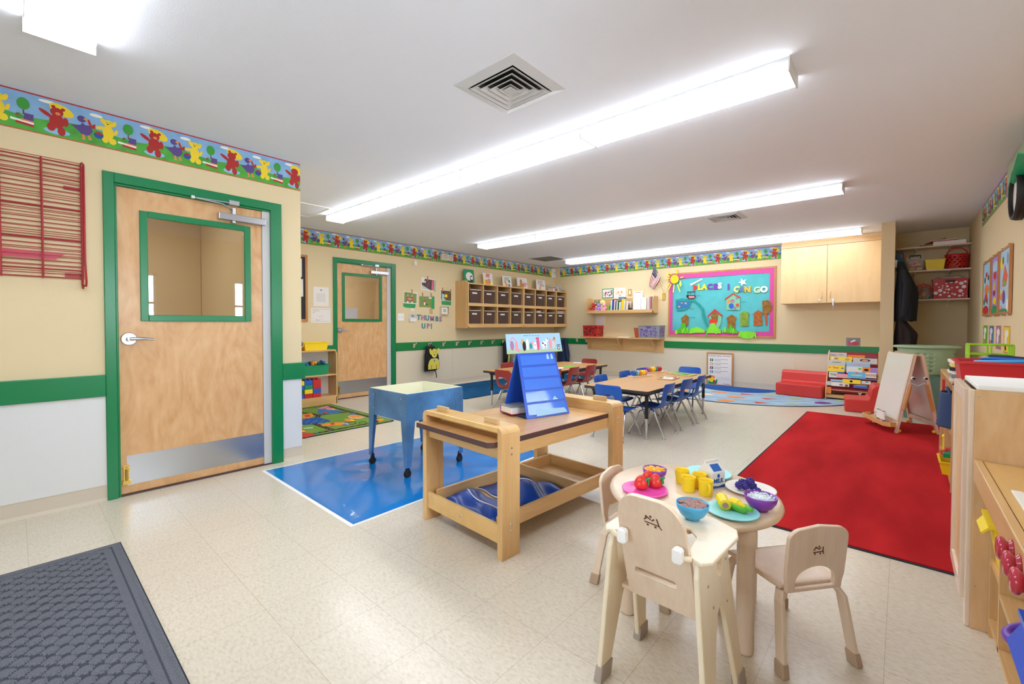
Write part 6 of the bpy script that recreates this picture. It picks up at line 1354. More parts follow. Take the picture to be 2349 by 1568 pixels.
# ---- double easel
E0, E1 = Vector((-.03, 5.99, .009)), Vector((-.225, 6.47, .009)); F0, F1 = Vector((.285, 6.21, .009)), Vector((.09, 6.69, .009))
ez = thing('easel', 'wooden A-frame double easel with whiteboards standing on the red carpet', 'easel', (.0, 6.35, .009)); HZ = .82
ap0, ap1 = (E0+F0)/2+Z_*(HZ-.009), (E1+F1)/2+Z_*(HZ-.009)
for (f0, f1, sgn) in ((E0, E1, 1), (F0, F1, -1)):
    inw = ((F0-E0)*sgn).normalized(); wv = (f1-f0).normalized()
    t0, t1 = ap0-inw*.03, ap1-inw*.03
    for p, q in ((f0, t0), (f1, t1)):
        b = B(); b.ribbon([p, p.lerp(q, .5), q], wv*.032, .022, 'beech'); b.build('leg', ez, world=True)
    out = -inw; nn = (f1-f0).cross(t0-f0).normalized()
    if nn.dot(out) < 0: nn = -nn
    def ep(u, v): return (f0*(1-u)+f1*u)*(1-v)+(t0*(1-u)+t1*u)*v
    b = B(); b.poly3([ep(-.03, .15), ep(1.03, .15), ep(1.03, .985), ep(-.03, .985)], nn, .012, .020, 'beech'); b.build('board_edge', ez, world=True, bevel=.003)
    b = B(); b.poly3([ep(.0, .165), ep(1.0, .165), ep(1.0, .97), ep(.0, .97)], nn, .020, .0215, 'whiteboard' if sgn == 1 else 'galv_grey'); b.build('whiteboard', ez, world=True)
    b = B(); b.poly3([ep(.0, .165), ep(1.0, .165), ep(1.0, .97), ep(.0, .97)], nn, .0095, .0118, 'whiteboard'); b.build('rear_board', ez, world=True)
    b = B(); a, c = ep(0, .12), ep(1, .12); b.ribbon([a, c], Z_*.04, .018, 'beech'); b.build('crossbar', ez, world=True)
    if sgn == 1:
        o = ep(0, .085); U = wv; O = Vector((out.x, out.y, 0)).normalized(); L_ = (f1-f0).length; O = -O if O.dot(E0-F0) < 0 else O
        base = Vector((f0.x, f0.y, .085))+O*.01
        pts = [(-.02, 0), (L_+.06, 0), (L_+.02, .10), (.04, .10), (-.02, .05)]
        b = B(); b.prism(pts, base, U, O, -.005, .004, 'yellow_birch')
        for i in range(1, 5):
            p, q = pts[i], pts[(i+1) % 5]
            if i == 4: continue
            A0, A1 = base+U*p[0]+O*p[1], base+U*q[0]+O*q[1]; b.ribbon([A0+Z_*.012, A1+Z_*.012], Z_*.045, .008, 'yellow_birch')
        p, q = pts[4], pts[0]; b.ribbon([base+U*p[0]+O*p[1]+Z_*.012, base+U*q[0]+O*q[1]+Z_*.012], Z_*.045, .008, 'yellow_birch')
        b.build('tray', ez, world=True)
        TRB = (base, U, O)
b = B(); b.poly3([ap0-(F0-E0).normalized()*.045, ap0+(F0-E0).normalized()*.045, ap1+(F0-E0).normalized()*.045, ap1-(F0-E0).normalized()*.045], Z_, -.02, -.005, 'beech'); b.build('top_cap', ez, world=True)
for p0_, p1_ in ((ap0, 0),):
    for f0 in (E0, F0):
        a = f0.lerp(ap0, .30); c = f0.lerp(ap0, .62); d = (c-a).normalized(); off = (E0-E1).normalized()*.024
        b = B(); b.cyl(a+off, c+off, .014, .014, 'orange_wood', 10); b.build('brace', ez, world=True)
        k = f0.lerp(ap0, .70)+off; b = B(); b.cyl(k, k+off*.8, .017, .015, 'white', 12); b.cyl(k+off*.8, k+off*1.3, .012, .01, 'black', 12); b.build('knob', ez, world=True)
for f0 in (E0, E1, F0, F1):
    b = B(); dd = (F0-E0).normalized()*(.03 if f0 in (E0, E1) else -.03); b.ball(f0+dd+Z_*.022, .018, 'macaroni', 10); b.build('caster', ez, world=True)
b = B(); b.tube([E0.lerp(ap0, .64), (E0.lerp(ap0, .6)+F0.lerp(ap0, .6))/2-Z_*.0, F0.lerp(ap0, .64)], .004, 'white', 6); b.build('rope', ez, world=True)
base, U, O = TRB
mc = ['husk', 'darkgreen', 'black', 'pillow_pink', 'red', 'macaroni', 'orange', 'purple', 'blue']
mn = ['lime', 'dark green', 'black', 'pink', 'red', 'yellow', 'orange', 'purple', 'blue']
for i in range(9):
    p = base+U*(.30-.02*i)+O*.045+Z_*.004; t = thing('marker_pen', 'white marker with %s cap standing in the easel tray' % mn[i], 'marker', tuple(p)); b = B(); b.cyl((0, 0, .022), (0, 0, .115), .0085, .0085, 'white', 10); b.build('barrel', t); b = B(); b.cyl((0, 0, 0), (0, 0, .024), .0095, .0095, mc[i], 10); b.cyl((0, 0, .113), (0, 0, .117), .0086, .0086, mc[i], 10); b.build('cap', t)

# ================================================================ CLOSET
for k, (z, xa) in enumerate(((2.19, -.083), (1.865, -.083), (1.47, -.083))):
    t = thing('closet_shelf', ('top', 'middle', 'bottom')[k]+' of the three bracketed shelves inside the closet', 'shelf', (.29, YC, z-.02)); b = B(); b.box(xa, XD, 8.25, YC, z-.02, z, 'beech_x'); b.build('board', t, world=True, bevel=.002)
    for x in (.12, .46): b = B(); b.prism([(YC, z-.10), (YC, z-.02), (8.27, z-.02), (8.27, z-.03), (YC-.02, z-.06)], (x, 0, 0), Y_, Z_, 0, .008, 'white'); b.build('bracket', t, world=True)
t = thing('ring_binder', 'white ring binder lying flat on the top closet shelf', 'binder', (.44, 8.38, 2.19)); b = B(); b.box(-.14, .17, -.12, .1, 0, .05, 'white'); b.build('cover', t, bevel=.002); b = B(); b.box(-.143, .15, -.11, .09, .006, .044, 'paper'); b.box(.168, .172, -.08, .06, .004, .046, 'black'); b.build('pages', t)
random.seed(5)
for i, (m, nm) in enumerate((('deep_red', 'dark red'), ('tan', 'tan'), ('ph_pink', 'pink'), ('pale_birch', 'cream'))):
    b = B(); z = 2.192+i*.012+(.05 if i > 2 else 0)
    if i < 2: M = Matrix.Translation((.30, 8.38, 2.192+i*.011)) @ Matrix.Rotation(0, 4, 'Y'); b.box(-.14, -.005, -.1, .1, 0, .009, m, M)
    else: M = Matrix.Translation((.42, 8.38, 2.242+(i-2)*.012)); b.box(-.16, .12, -.1, .1, 0, .009, m, M)
    b.build('folder', None, label='%s folder in the pile on the top closet shelf' % nm, category='folder')
b = B(); M = Matrix.Translation((.235, 8.4, 2.232)) @ Matrix.Rotation(-.28, 4, 'Y'); b.box(0-.02, .2, -.1, .08, -.002, .006, 'tan', M); b.build('loose_cardboard', None, label='slanting tan cardboard sheet propped on the top closet shelf', category='cardboard')
b = B(); b.box(-.07, .0, 8.30, 8.5, 1.867, 2.13, 'bluepaint'); b.box(.0001, .0006, 8.32, 8.48, 1.9, 2.09, 'lightblue'); b.box(-.03, -.01, 8.2985, 8.2995, 2.06, 2.11, 'strawberry'); b.build('blue_box', None, label='tall blue box at the left end of the middle closet shelf', category='box')
t = thing('clear_tub', 'clear plastic tub with navy handle holding coloured toys, middle closet shelf', 'storage box', (.125, 8.38, 1.866)); b = B(); bin_mesh(b, .19, .19, .19, 'clear_plastic', .84, .003, .006); b.build('tub', t); b = B(); b.tube([(-.06, -.1, .17), (-.06, -.105, .205), (.05, -.105, .205), (.05, -.1, .17)], .008, 'navy', 8); b.build('handle', t)
b = B()
for (x, z, m) in ((-.03, .03, 'macaroni'), (.04, .03, 'pale_yellow'), (-.02, .075, 'pillow_pink'), (.03, .09, 'orange'), (-.04, .12, 'pink'), (.01, .13, 'tan')): b.box(x-.03, x+.03, -.05, .05, z-.02, z+.02, m)
b.build('toys', t, bevel=.008)
b = B(); bin_mesh(b, .2, .2, .14, 'yellow', .84, .004, .008, o=(.322, 8.375, 1.866)); b.build('storage_bin', None, label='yellow plastic bin in the middle of the middle closet shelf', category='bin')
def basket(name, label, loc, r0, r1, h, m, sy=1, rows=6, n=26, holes=None):
    """woven / slotted round basket: holes left out of the wall grid"""
    t = thing(name, label, 'basket', loc); b = B(); nn = 52; K = rows*2+3; vs = []; fs = []
    for k in range(K):
        v = k/(K-1); r = r0+(r1-r0)*v**.8
        for j in range(nn): a = 2*PI*j/nn; vs.append((r*math.cos(a), r*sy*math.sin(a), h*v))
    for k in range(K-1):
        for j in range(nn):
            if holes(k, j, K): continue
            fs.append((k*nn+j, k*nn+(j+1) % nn, (k+1)*nn+(j+1) % nn, (k+1)*nn+j))
    fs.append(tuple(range(nn))[::-1]); b.add(vs, fs, m, True); b.build('wall', t, solid=.004)
    b = B(); b.tube([(r1*math.cos(2*PI*j/40), r1*sy*math.sin(2*PI*j/40), h) for j in range(40)], .011 if r1 > .2 else .007, m, 8, True); b.build('rim', t)
    return t
t = basket('slotted_basket', 'red round basket with oval slots and hoop handle, middle closet shelf', (.535, 8.385, 1.866), .10, .115, .19, 'red', 1, 5, holes=lambda k, j, K: k % 2 == 1 and (j+(k//2 % 2)*2) % 4 < 2 and k < K-2)
b = B(); b.tube([(-.1, 0, .19), (-.085, -.03, .235), (-.04, -.05, .27), (.04, -.05, .27), (.085, -.03, .235), (.1, 0, .19)], .008, 'red', 8); b.build('handle', t)
b = B()
for (x, y, z, m) in ((-.04, -.03, .04, 'yellow'), (.04, -.02, .06, 'orange'), (.0, .02, .1, 'macaroni'), (.05, .03, .12, 'red'), (-.03, .04, .08, 'deep_red')): b.ball((x, y, z), .035, m, 10)
b.build('contents', t)
t = crate('red crate with white round openings on the bottom closet shelf', .305, .64, 8.27, 8.52, 1.471, .265, 'crate_red', 'white')
b = B(); n = 10; vs = [(.33+.29*i/n, 8.29+.2*j/4, 1.74+.03*abs(math.sin(i*1.3+j*2))+(.02 if 2 < i < 9 else 0)) for j in range(5) for i in range(n+1)]; b.add(vs, [(j*(n+1)+i, j*(n+1)+i+1, (j+1)*(n+1)+i+1, (j+1)*(n+1)+i) for j in range(4) for i in range(n)], 'clear_plastic', True); b.build('plastic_wrap', None, label='crumpled clear plastic wrap on the red and white crate', category='plastic bag')
t = thing('ball_bag', 'net bag of coloured play balls with red straps, bottom closet shelf', 'ball bag', (.215, 8.37, 1.471)); b = B(); b.lathe([(.001, 0), (.06, .003), (.085, .05), (.08, .12), (.05, .17), (.02, .19)], m='film', n=20); b.build('net', t)
b = B(); b.tube([(-.07, -.06, .1), (-.06, -.09, .18), (0, -.09, .205), (.06, -.09, .18), (.075, -.06, .1)], .01, 'red', 8); b.tube([(-.03, -.07, .05), (-.02, -.1, .17), (.05, -.09, .19)], .007, 'strawberry', 8); b.build('strap', t)
random.seed(3)
for i, (m, nm) in enumerate((('bowl_blue', 'light blue'), ('husk', 'lime'), ('orange', 'orange'), ('strawberry', 'red'), ('teal', 'teal'), ('mauve', 'mauve'), ('blue', 'blue'))):
    a = i*2.4; b = B(); b.ball((.215+.045*math.cos(a), 8.34+.03*math.sin(a), 1.505+.035*(i//2)*.8), .026, m, 12); b.build('play_ball', None, label='%s play ball inside the net bag' % nm, category='ball', group='play balls in the net bag')
# clothes on the column hooks
g = garment('hanging_jacket', 'black jacket hanging from the closet column hook', 'jacket', (-.075, 7.62, 1.93), 0, 'cloth_black', .76, .10, .34, .20, seed=11)
b = B(); b.tube([(.08, -.10, -.12), (.12, -.15, -.3), (.11, -.165, -.5), (.10, -.15, -.70)], [.035, .045, .042, .038], 'cloth_black', 12); b.build('sleeve', g)
garment('hanging_garment', 'dark brown and black garment hanging below the black jacket', 'garment', (-.075, 7.66, 1.22), 0, 'cloth_brown', .42, .24, .28, .2, seed=12)
b = B(); b.box(-.083, -.06, 7.6, 7.66, 1.86, 1.96, 'white'); b.build('wall_hook', None, bevel=.004, label='white hook plate on the closet column above the black jacket', category='hook')
# laundry baskets
lb = basket('laundry_basket', 'large sage green laundry basket with slotted sides by the closet', (.22, 7.28, .52), .20, .265, .34, 'basket_sage', .8, 6, holes=lambda k, j, K: 2 <= k < K-3 and k % 2 == 0 and j % 2 == 0 and (j//6) % 2 == 0)
b = B(); b.tube([(.29*math.cos(2*PI*j/40), .235*math.sin(2*PI*j/40), .335) for j in range(40)], .014, 'basket_sage', 8, True); b.build('outer_lip', lb)
t = thing('slatted_crate', 'teal grey slatted plastic crate under the laundry basket', 'crate', (.22, 7.30, 0)); b = B(); bin_mesh(b, .40, .36, .52, 'crate_teal', .95, .006, .012); b.build('shell', t)
b = B()
for i in range(9): z = .04+i*.05; k = .95+.05*z/.52; b.box(-.2*k-.003, .2*k+.003, -.18*k-.003, .18*k+.003, z, z+.012, 'crate_teal')
b.build('slat', t)
import mathutils.geometry as mg
mat('knob_red', '#b52a40', .2, 0, .4)
mat('burnt', '#5c3d28', .7); mat('barn_red', '#d8512a', .6)
# ================================================================ RIGHT WALL
def rwall(b, y, z): return (XD, y, z)
for k, (ya, yb, yc, yd, lab, bgm, items) in enumerate((
    (6.876, 6.359, 7.035, 6.456, 'leftmost of three orange-framed animal posters on the right wall', 'lightblue', [('strawberry', .45, .75, .14, .05), ('cloth_brown', .25, .66, .08, .06), ('black', .72, .68, .08, .05), ('lightgrey', .5, .62, .14, .05), ('orange', .5, .48, .3, .09), ('strawberry', .45, .33, .2, .08), ('green', .2, .26, .12, .06), ('purple', .6, .27, .08, .07), ('red', .42, .10, .4, .09)]),
    (6.283, 5.888, 6.33, 6.021, 'middle orange-framed farm picture poster on the right wall', 'pl_lav', [('lightblue', .5, .8, .4, .1), ('red', .5, .66, .22, .07), ('tan', .45, .48, .22, .08), ('deep_red', .4, .38, .2, .06), ('corn', .5, .24, .25, .06), ('green', .5, .08, .45, .08), ('grey', .3, .16, .2, .05)]),
    (5.813, 5.307, 5.973, 5.468, 'rightmost orange-framed poster with red barn on the right wall', 'lightblue', [('yellow', .18, .78, .14, .10), ('grey', .75, .82, .08, .09), ('darkgreen', .32, .82, .06, .06), ('corn', .2, .35, .08, .06), ('orange', .3, .27, .25, .06), ('purple', .45, .26, .12, .11), ('lightgrey', .7, .36, .08, .08), ('pink', .2, .10, .14, .04), ('green', .4, .04, .45, .05), ('paper', .8, .1, .12, .13)]))):
    yc, yd = ya-.0, yb-.0; t = thing('framed_poster', lab, 'poster', (XD, (ya+yb)/2, 1.21)); z0, z1 = 1.212, 1.775; w_ = ya-yb; ti = .02
    o = Vector((XD-.004, ya, z0)); U = Vector((0, -1, 0)); V = Z_
    b = B(); b.prism([(.003, .003), (w_-.003, .003), (w_-.003, z1-z0-.003), (.003, z1-z0-.003)], o, U, V, .001, .012, bgm); b.build('print_panel', t, world=True)
    b = B(); h = z1-z0; f = .02
    for q in ([(0, 0), (w_, 0), (w_, f), (0, f)], [(0, h-f), (w_, h-f), (w_, h), (0, h)], [(0, f), (f, f), (f, h-f), (0, h-f)], [(w_-f, f), (w_, f), (w_, h-f), (w_-f, h-f)]): b.prism(q, o, U, V, 0, .018, 'orangepaint' if 0 else 'oak_frame')
    b.build('frame', t, world=True)
    b = B()
    if k == 2: b.prism([(w_*.3, h*.42), (w_*.62, h*.42), (w_*.78, h*.56), (w_*.5, h*.75), (w_*.28, h*.52)], o, U, V, .0121, .0126, 'barn_red'); b.prism([(w_*.38, h*.43), (w_*.58, h*.43), (w_*.6, h*.5), (w_*.42, h*.52)], o, U, V, .0127, .013, 'husk')
    for i, (m, u, v, ru, rv) in enumerate(items): b.prism(ell(w_*u, h*v, w_*ru, h*rv, 9), o, U, V, .0121+.0005*(1+i % 3), .0124+.0005*(1+i % 3), m)
    b.build('picture', t, world=True)
    b = B()
    for u in (.15, .8): b.cyl((XD, ya-w_*u, z1+.012), (XD-.02, ya-w_*u, z1+.012), .004, .004, 'gold', 8)
    b.build('hook', t, world=True)
for k, (ya, yb, m, nm, bot, hh) in enumerate(((6.951, 6.641, 'husk', 'green', .92, 1.116), (6.513, 6.22, 'galv_blue', 'blue', .92, 1.114), (6.08, 5.81, 'mauve', 'mauve', .90, 1.114), (5.673, 5.371, 'yellow', 'yellow', .885, 1.110))):
    t = thing('picture_card', '%s picture card with a white figure, %s of four below the posters' % (nm, ('leftmost', 'second', 'third', 'rightmost')[k]), 'card', (XD, (ya+yb)/2, bot))
    o = Vector((XD, ya, bot)); w_ = ya-yb; h = hh-bot; b = B(); b.prism([(0, 0), (w_, 0), (w_, h), (0, h)], o, -Y_, Z_, 0, .002, 'oak_frame'); b.prism([(.012, .008), (w_-.012, .008), (w_-.012, h-.008), (.012, h-.008)], o, -Y_, Z_, .002, .003, m); b.build('card', t, world=True)
    b = B(); b.prism(ell(w_*.5, h*.72, w_*.3, h*.16, 9), o, -Y_, Z_, .003, .0036, 'paper'); b.prism(ell(w_*.42, h*.42, w_*.2, h*.2, 9), o, -Y_, Z_, .0036, .0042, 'paper'); b.prism(ell(w_*.4, h*.18, w_*.12, h*.1, 7), o, -Y_, Z_, .0042, .0048, 'black' if k == 3 else 'orange'); b.build('print', t, world=True)
t = thing('wall_clock', 'black-rimmed round wall clock cut off by the right edge of the photo', 'clock', (XD, 5.0, 2.1)); MX = Matrix.Rotation(-PI/2, 3, 'Y')
b = B(); b.lathe([(.001, .0), (.195, .0), (.195, .03), (.185, .055), (.165, .055), (.165, .03)], (XD, 4.99, 2.10), 'black', 36, M=MX); b.build('rim', t, world=True); b = B(); b.lathe([(.001, .03), (.166, .03)], (XD, 4.99, 2.10), 'offwhite', 36, M=MX); b.build('face', t, world=True)
b = B(); b.box(XD-.034, XD-.032, 4.985, 4.995, 2.10, 2.20, 'black'); b.box(XD-.036, XD-.034, 4.91, 4.99, 2.095, 2.105, 'black'); b.build('hand', t, world=True)
t = thing('exit_sign_light', 'green tinted glass wall light under the ceiling at the right edge', 'light', (XD, 4.9, 2.2)); b = B(); b.box(XD-.03, XD, 4.3, 5.45, 2.225, 2.43, 'basket_sage'); b.box(XD-.034, XD-.03, 4.34, 5.41, 2.25, 2.40, 'basket_sage'); b.build('housing', t, world=True, bevel=.006)
b = B(); b.poly3([(XD, 5.42, 2.20), (XD, 4.3, 2.20), (XD-.12, 4.3, 2.225), (XD-.035, 5.38, 2.225)], Z_, -.004, .004, 'mint_glass'); b.build('glass_shelf', t, world=True)

# ---- far low shelf
t = thing('toy_shelf', 'open maple toy shelf along the right wall beyond the white-topped cabinet', 'shelf', (.45, 4.7, 0)); ax0, ax1, ay0, ay1 = .255, .64, 4.10, 5.30
for y in (ay0, 4.70, ay1-.02): b = B(); b.box(ax0, ax1, y, y+.02, .0095 if y != 4.7 else .08, .735, 'maple'); b.build('side_panel' if y != 4.7 else 'divider', t, world=True)
for z in (.06, .38, .725): b = B(); b.box(ax0, ax1, ay0 if z > .7 else ay0+.02, ay1 if z > .7 else ay1-.02, z, z+.018, 'maple_y'); b.build('shelf_board' if z < .7 else 'top_board', t, world=True)
b = B(); b.box(ax1-.006, ax1, ay0+.02, ay1-.02, .08, .72, 'cab_maple'); b.build('back_panel', t, world=True)
t = thing('rope_basket', 'navy coiled rope basket bulging from the far toy shelf', 'basket', (.30, 4.42, .40)); b = B(); pr = [(.001, 0)]
for i in range(11): z = i*.022; r = .125-.02*(i/10)+.004*0; pr += [(r-.004, z), (r+.003, z+.011)]
pr += [(.10, .245), (.095, .20), (.1, .02), (.001, .012)]; b.lathe(pr, m='basket_navy', n=26, sx=.85); b.build('coil_wall', t); b = B(); b.tube([(-.04, -.09, .235), (-.05, -.05, .27), (-.05, .05, .27), (-.04, .09, .235)], .009, 'basket_navy', 8); b.build('handle', t)
b = B(); b.box(.245, .262, 4.86, 4.90, .40, .69, 'red'); b.build('red_ruler', None, bevel=.002, label='upright red strip on the far toy shelf behind the rope basket', category='toy')
b = B(); bin_mesh(b, .17, .26, .09, 'yellow', .88, o=(.30, 4.40, .079)); b.build('toy_bin', None, label='yellow bin on the lowest board of the far toy shelf', category='bin')
for (x, y, z, m, nm) in ((.275, 4.35, .19, 'green', 'green'), (.29, 4.45, .20, 'red', 'red'), (.27, 4.49, .175, 'strawberry', 'bright red')):
    b = B(); b.box(x-.045, x+.04, y-.03, y+.03, z, z+.03, m); b.cyl((x, y, z+.03), (x, y, z+.045), .02, .02, m, 10); b.build('toy_block', None, bevel=.004, label='%s toy piece heaped over the yellow bin on the far shelf' % nm, category='toy')
b = B(); b.box(.26, .31, 4.75, 4.83, .078, .17, 'blue'); b.box(.27, .30, 4.77, 4.81, .17, .21, 'navy'); b.build('toy_figure', None, bevel=.008, label='blue toy figure at the bottom of the far shelf', category='toy'); b = B(); b.ball((.27, 4.9, .235), .02, 'yellow', 10); b.cyl((.27, 4.9, .078), (.27, 4.9, .22), .014, .014, 'yellow', 8); b.build('toy_figure', None, label='yellow toy figure standing behind the blue one on the far shelf', category='toy')
# books on the shelf top
for i, (m, nm) in enumerate((('paper', 'off-white'), ('grey', 'grey'), ('paper', 'cream'), ('black', 'black'), ('pale_yellow', 'pale yellow'), ('paper', 'pale'))):
    b = B(); M = Matrix.Translation((.36, 4.22, .745+i*.024)) @ Matrix.Rotation(.1*(i % 3-1), 4, 'Z'); b.box(-.11, .12, -.1, .1, 0, .022, m, M); b.build('book', None, bevel=.002, label='%s book lying %s from the bottom of the stack behind the red bin' % (nm, ORD[i]), category='book', group='books stacked on the far shelf top')
# second low shelf, mostly behind the white-topped cabinet
t = thing('low_cabinet', 'low maple cabinet supporting the red bin behind the white-topped cabinet', 'cabinet', (.48, 3.5, 0)); b = B(); b.box(.272, .65, 2.86, 2.88, .0095, .735, 'maple'); b.box(.272, .65, 4.06, 4.08, .0095, .735, 'maple'); b.build('side_panel', t, world=True); b = B(); b.box(.27, .655, 2.85, 4.09, .735, .753, 'maple_y'); b.box(.272, .65, 2.88, 4.06, .08, .1, 'maple_y'); b.box(.63, .65, 2.88, 4.06, .1, .735, 'cab_maple'); b.build('top_board', t, world=True)
rb = thing('storage_bin', 'large red plastic bin full of blue hoops behind the white cabinet top', 'bin', (.44, 3.56, .753)); b = B(); bin_mesh(b, .41, .32, .174, 'crate_red', .9, .005, .012, o=(0, 0, 0)); b.build('tub', rb)
b = B()
for i in range(4): b.tube([(.03*i-.05+.11*math.cos(a), -.02+.02*i+.10*math.sin(a), .160+.009*i+.01*math.cos(a+i)) for a in [2*PI*j/24 for j in range(24)]], .009, ('blue', 'bowl_blue', 'blue', 'navy')[i], 8, True)
b.build('plastic_hoop', rb)
t = thing('wire_basket', 'lime green wire letter basket behind the red bin', 'basket', (.41, 4.02, .753)); b = B(); wx0, wx1, wy0, wy1, wz0, wz1 = .315, .50, 3.94, 4.10, .86, 1.0
def loop(z): b.tube([(wx0, wy0, z), (wx1, wy0, z), (wx1, wy1, z), (wx0, wy1, z)], .005, 'lime', 6, True)
for z in (.90, .94, 1.0): loop(z)
for (x, y) in ((wx0, wy0), (wx1, wy0), (wx1, wy1), (wx0, wy1), ((wx0+wx1)/2, wy0), ((wx0+wx1)/2, wy1), (wx0, (wy0+wy1)/2), (wx1, (wy0+wy1)/2)): b.cyl((x, y, .753 if (x, y) in ((wx0, wy0),) else .79), (x, y, 1.0), .005, .005, 'lime', 6)
b.build('wire_frame', t, world=True); b = B(); b.box(.33, .49, 3.95, 4.09, .865, .878, 'tan'); b.build('cardboard', t, world=True)

# ---- white-topped cabinet with framed door
t = thing('play_refrigerator', 'tall plywood play cabinet with white top and framed front door', 'cabinet', (.42, 2.54, 0)); bx0, bx1, by0, by1 = .205, .655, 2.337, 2.76
b = B(); b.box(bx0, bx1, by0, by0+.02, 0, .885, 'ply'); b.box(bx0, bx1, by1-.02, by1, 0, .885, 'ply'); b.box(bx1-.01, bx1, by0+.02, by1-.02, 0, .885, 'ply'); b.build('carcass', t, world=True, bevel=.002)
b = B(); b.box(bx0+.004, bx1, by0+.002, by1, .885, .903, 'white'); b.build('top_board', t, world=True, bevel=.004)
b = B(); b.box(bx0+.002, bx0+.02, by0+.02, by1-.02, 0, .07, 'maple_y'); b.build('plinth', t, world=True)
b = B(); dx0, dx1 = .178, .201; ya, yb = by0+.045, by1+.03
b.box(dx0, dx1, ya, ya+.05, .085, .885, 'beech'); b.box(dx0, dx1, yb-.05, yb, .085, .885, 'beech'); b.box(dx0, dx1, ya+.05, yb-.05, .085, .135, 'beech'); b.box(dx0, dx1, ya+.05, yb-.05, .835, .885, 'beech'); d = b.build('door_frame', t, world=True, bevel=.003)
b = B(); b.box(dx0+.01, dx1-.004, ya+.05, yb-.05, .135, .835, 'cab_maple'); b.build('door_panel', d, world=True)
b = B(); b.box(.19, .206, by0+.004, by0+.04, .0, .885, 'beech'); b.build('corner_post', t, world=True, bevel=.004)
b = B()
for z in (.86, .46, .16): b.cyl((.215, by0, z), (.215, by0-.002, z), .004, .003, 'steel', 8)
b.build('screw', t, world=True)

# ---- play sink unit
sk = thing('play_sink', 'maple play sink unit with red knobs at the right edge of the photo', 'play kitchen', (.43, 1.7, 0)); sx0, sx1, sy0, sy1, stz = .205, .655, .90, 2.33, .627
b = B(); b.box(sx0+.022, sx1, sy0, sy1, stz-.018, stz-.002, 'maple_y') if 0 else None
bs = B(); hx0, hx1, hy0, hy1 = .262, .56, 1.30, 1.95
for a in ((sx0+.024, hx0, sy0, sy1), (hx1, sx1, sy0, sy1), (hx0, hx1, sy0, hy0), (hx0, hx1, hy1, sy1)): bs.box(a[0], a[1], a[2], a[3], stz-.02, stz, 'yellow_birch')
bs.build('counter_top', sk, world=True)
b = B(); b.box(sx0, sx0+.022, sy0, sy1, stz-.075, stz+.003, 'maple_y'); b.build('front_fascia', sk, world=True, bevel=.003)
b = B(); 
for a in ((hx0-.012, hx0+.012, hy0-.012, hy1+.012), (hx1-.012, hx1+.012, hy0-.012, hy1+.012), (hx0+.012, hx1-.012, hy0-.012, hy0+.012), (hx0+.012, hx1-.012, hy1-.012, hy1+.012)): b.box(a[0], a[1], a[2], a[3], stz, stz+.007, 'offwhite')
b.build('sink_rim', sk, world=True, bevel=.003)
b = B(); b.box(hx0, hx0+.004, hy0, hy1, stz-.1, stz, 'liner'); b.box(hx1-.004, hx1, hy0, hy1, stz-.1, stz, 'liner'); b.box(hx0, hx1, hy0, hy0+.004, stz-.1, stz, 'liner'); b.box(hx0, hx1, hy1-.004, hy1, stz-.1, stz, 'liner'); b.box(hx0, hx1, hy0, hy1, stz-.105, stz-.1, 'liner'); b.build('basin', sk, world=True)
for y in (sy1-.02, 2.11, 1.25): b = B(); b.box(.25, sx1-.01, y, y+.02, .055 if y == 2.11 else 0, stz-.075, 'maple'); b.build('side_panel' if y != 2.11 else 'divider', sk, world=True)
b = B(); b.box(.25, sx1-.01, 1.27, sy1-.02, .052, .07, 'maple_y'); b.build('bottom_board', sk, world=True); b = B(); b.box(.265, .28, sy0, sy1-.02, 0, .052, 'maple_y'); b.build('toe_kick', sk, world=True)
b = B(); b.box(.25, sx1-.01, 1.27, 2.11, .235, .253, 'maple_y'); b.box(.25, sx1-.01, 2.13, sy1-.02, .27, .288, 'maple_y'); b.build('mid_board', sk, world=True)
b = B(); b.box(sx1-.01, sx1, sy0, sy1-.02, 0, stz-.02, 'cab_maple'); b.build('back_panel', sk, world=True)
for y in (1.565, 1.475, 1.385):
    b = B(); M = Matrix.Rotation(-PI/2, 3, 'Y'); b.lathe([(.001, 0), (.026, 0), (.026, .003), (.019, .007), (.020, .010), (.027, .015), (.028, .022), (.023, .027), (.001, .028)], (sx0, y, .588), 'knob_red', 24, M=M); b.build('control_knob', sk, world=True)
t = thing('storage_bin', 'yellow plastic bin with hooked rim in the sink unit cubby', 'bin', (.372, 2.22, .29)); b = B(); bin_mesh(b, .27, .155, .17, 'yellow', .82, .005, .012, o=(0, 0, 0)); b.poly3([(-.135, -.07, .165), (-.135, .07, .165), (-.160, .06, .13), (-.160, -.06, .13)], Vector((-1, 0, 1)), -.003, .003, 'yellow'); b.build('tub', t)
b = B(); b.box(-.1, .05, -.05, .05, .02, .12, 'mauve'); b.box(-.09, -.02, -.06, .0, .03, .09, 'strawberry'); b.build('contents', t, bevel=.01)
t = thing('storage_bin', 'blue plastic bin with flared lip sliding out of the sink unit', 'bin', (.385, 1.46, .253)); b = B(); bin_mesh(b, .30, .26, .185, 'pad_blue', .84, .006, .014, o=(0, 0, 0)); b.poly3([(-.15, -.12, .18), (-.15, .12, .18), (-.185, .10, .12), (-.185, -.10, .12)], Vector((-1, 0, 1)), -.003, .003, 'pad_blue'); b.build('tub', t)
for (cx, cy, cz, r, m, nm) in ((.29, 1.83, .275, .055, 'purple', 'purple'), (.33, 1.80, .27, .05, 'orange', 'orange'), (.30, 1.74, .268, .05, 'bowl_blue', 'sky blue')):
    b = B(); b.tube([(cx+r*math.cos(a), cy+r*math.sin(a), cz+.02*math.cos(a)) for a in [2*PI*j/28 for j in range(28)]], .014, m, 10, True); b.build('toy_ring', None, label='%s plastic ring on the middle board of the sink unit' % nm, category='toy')

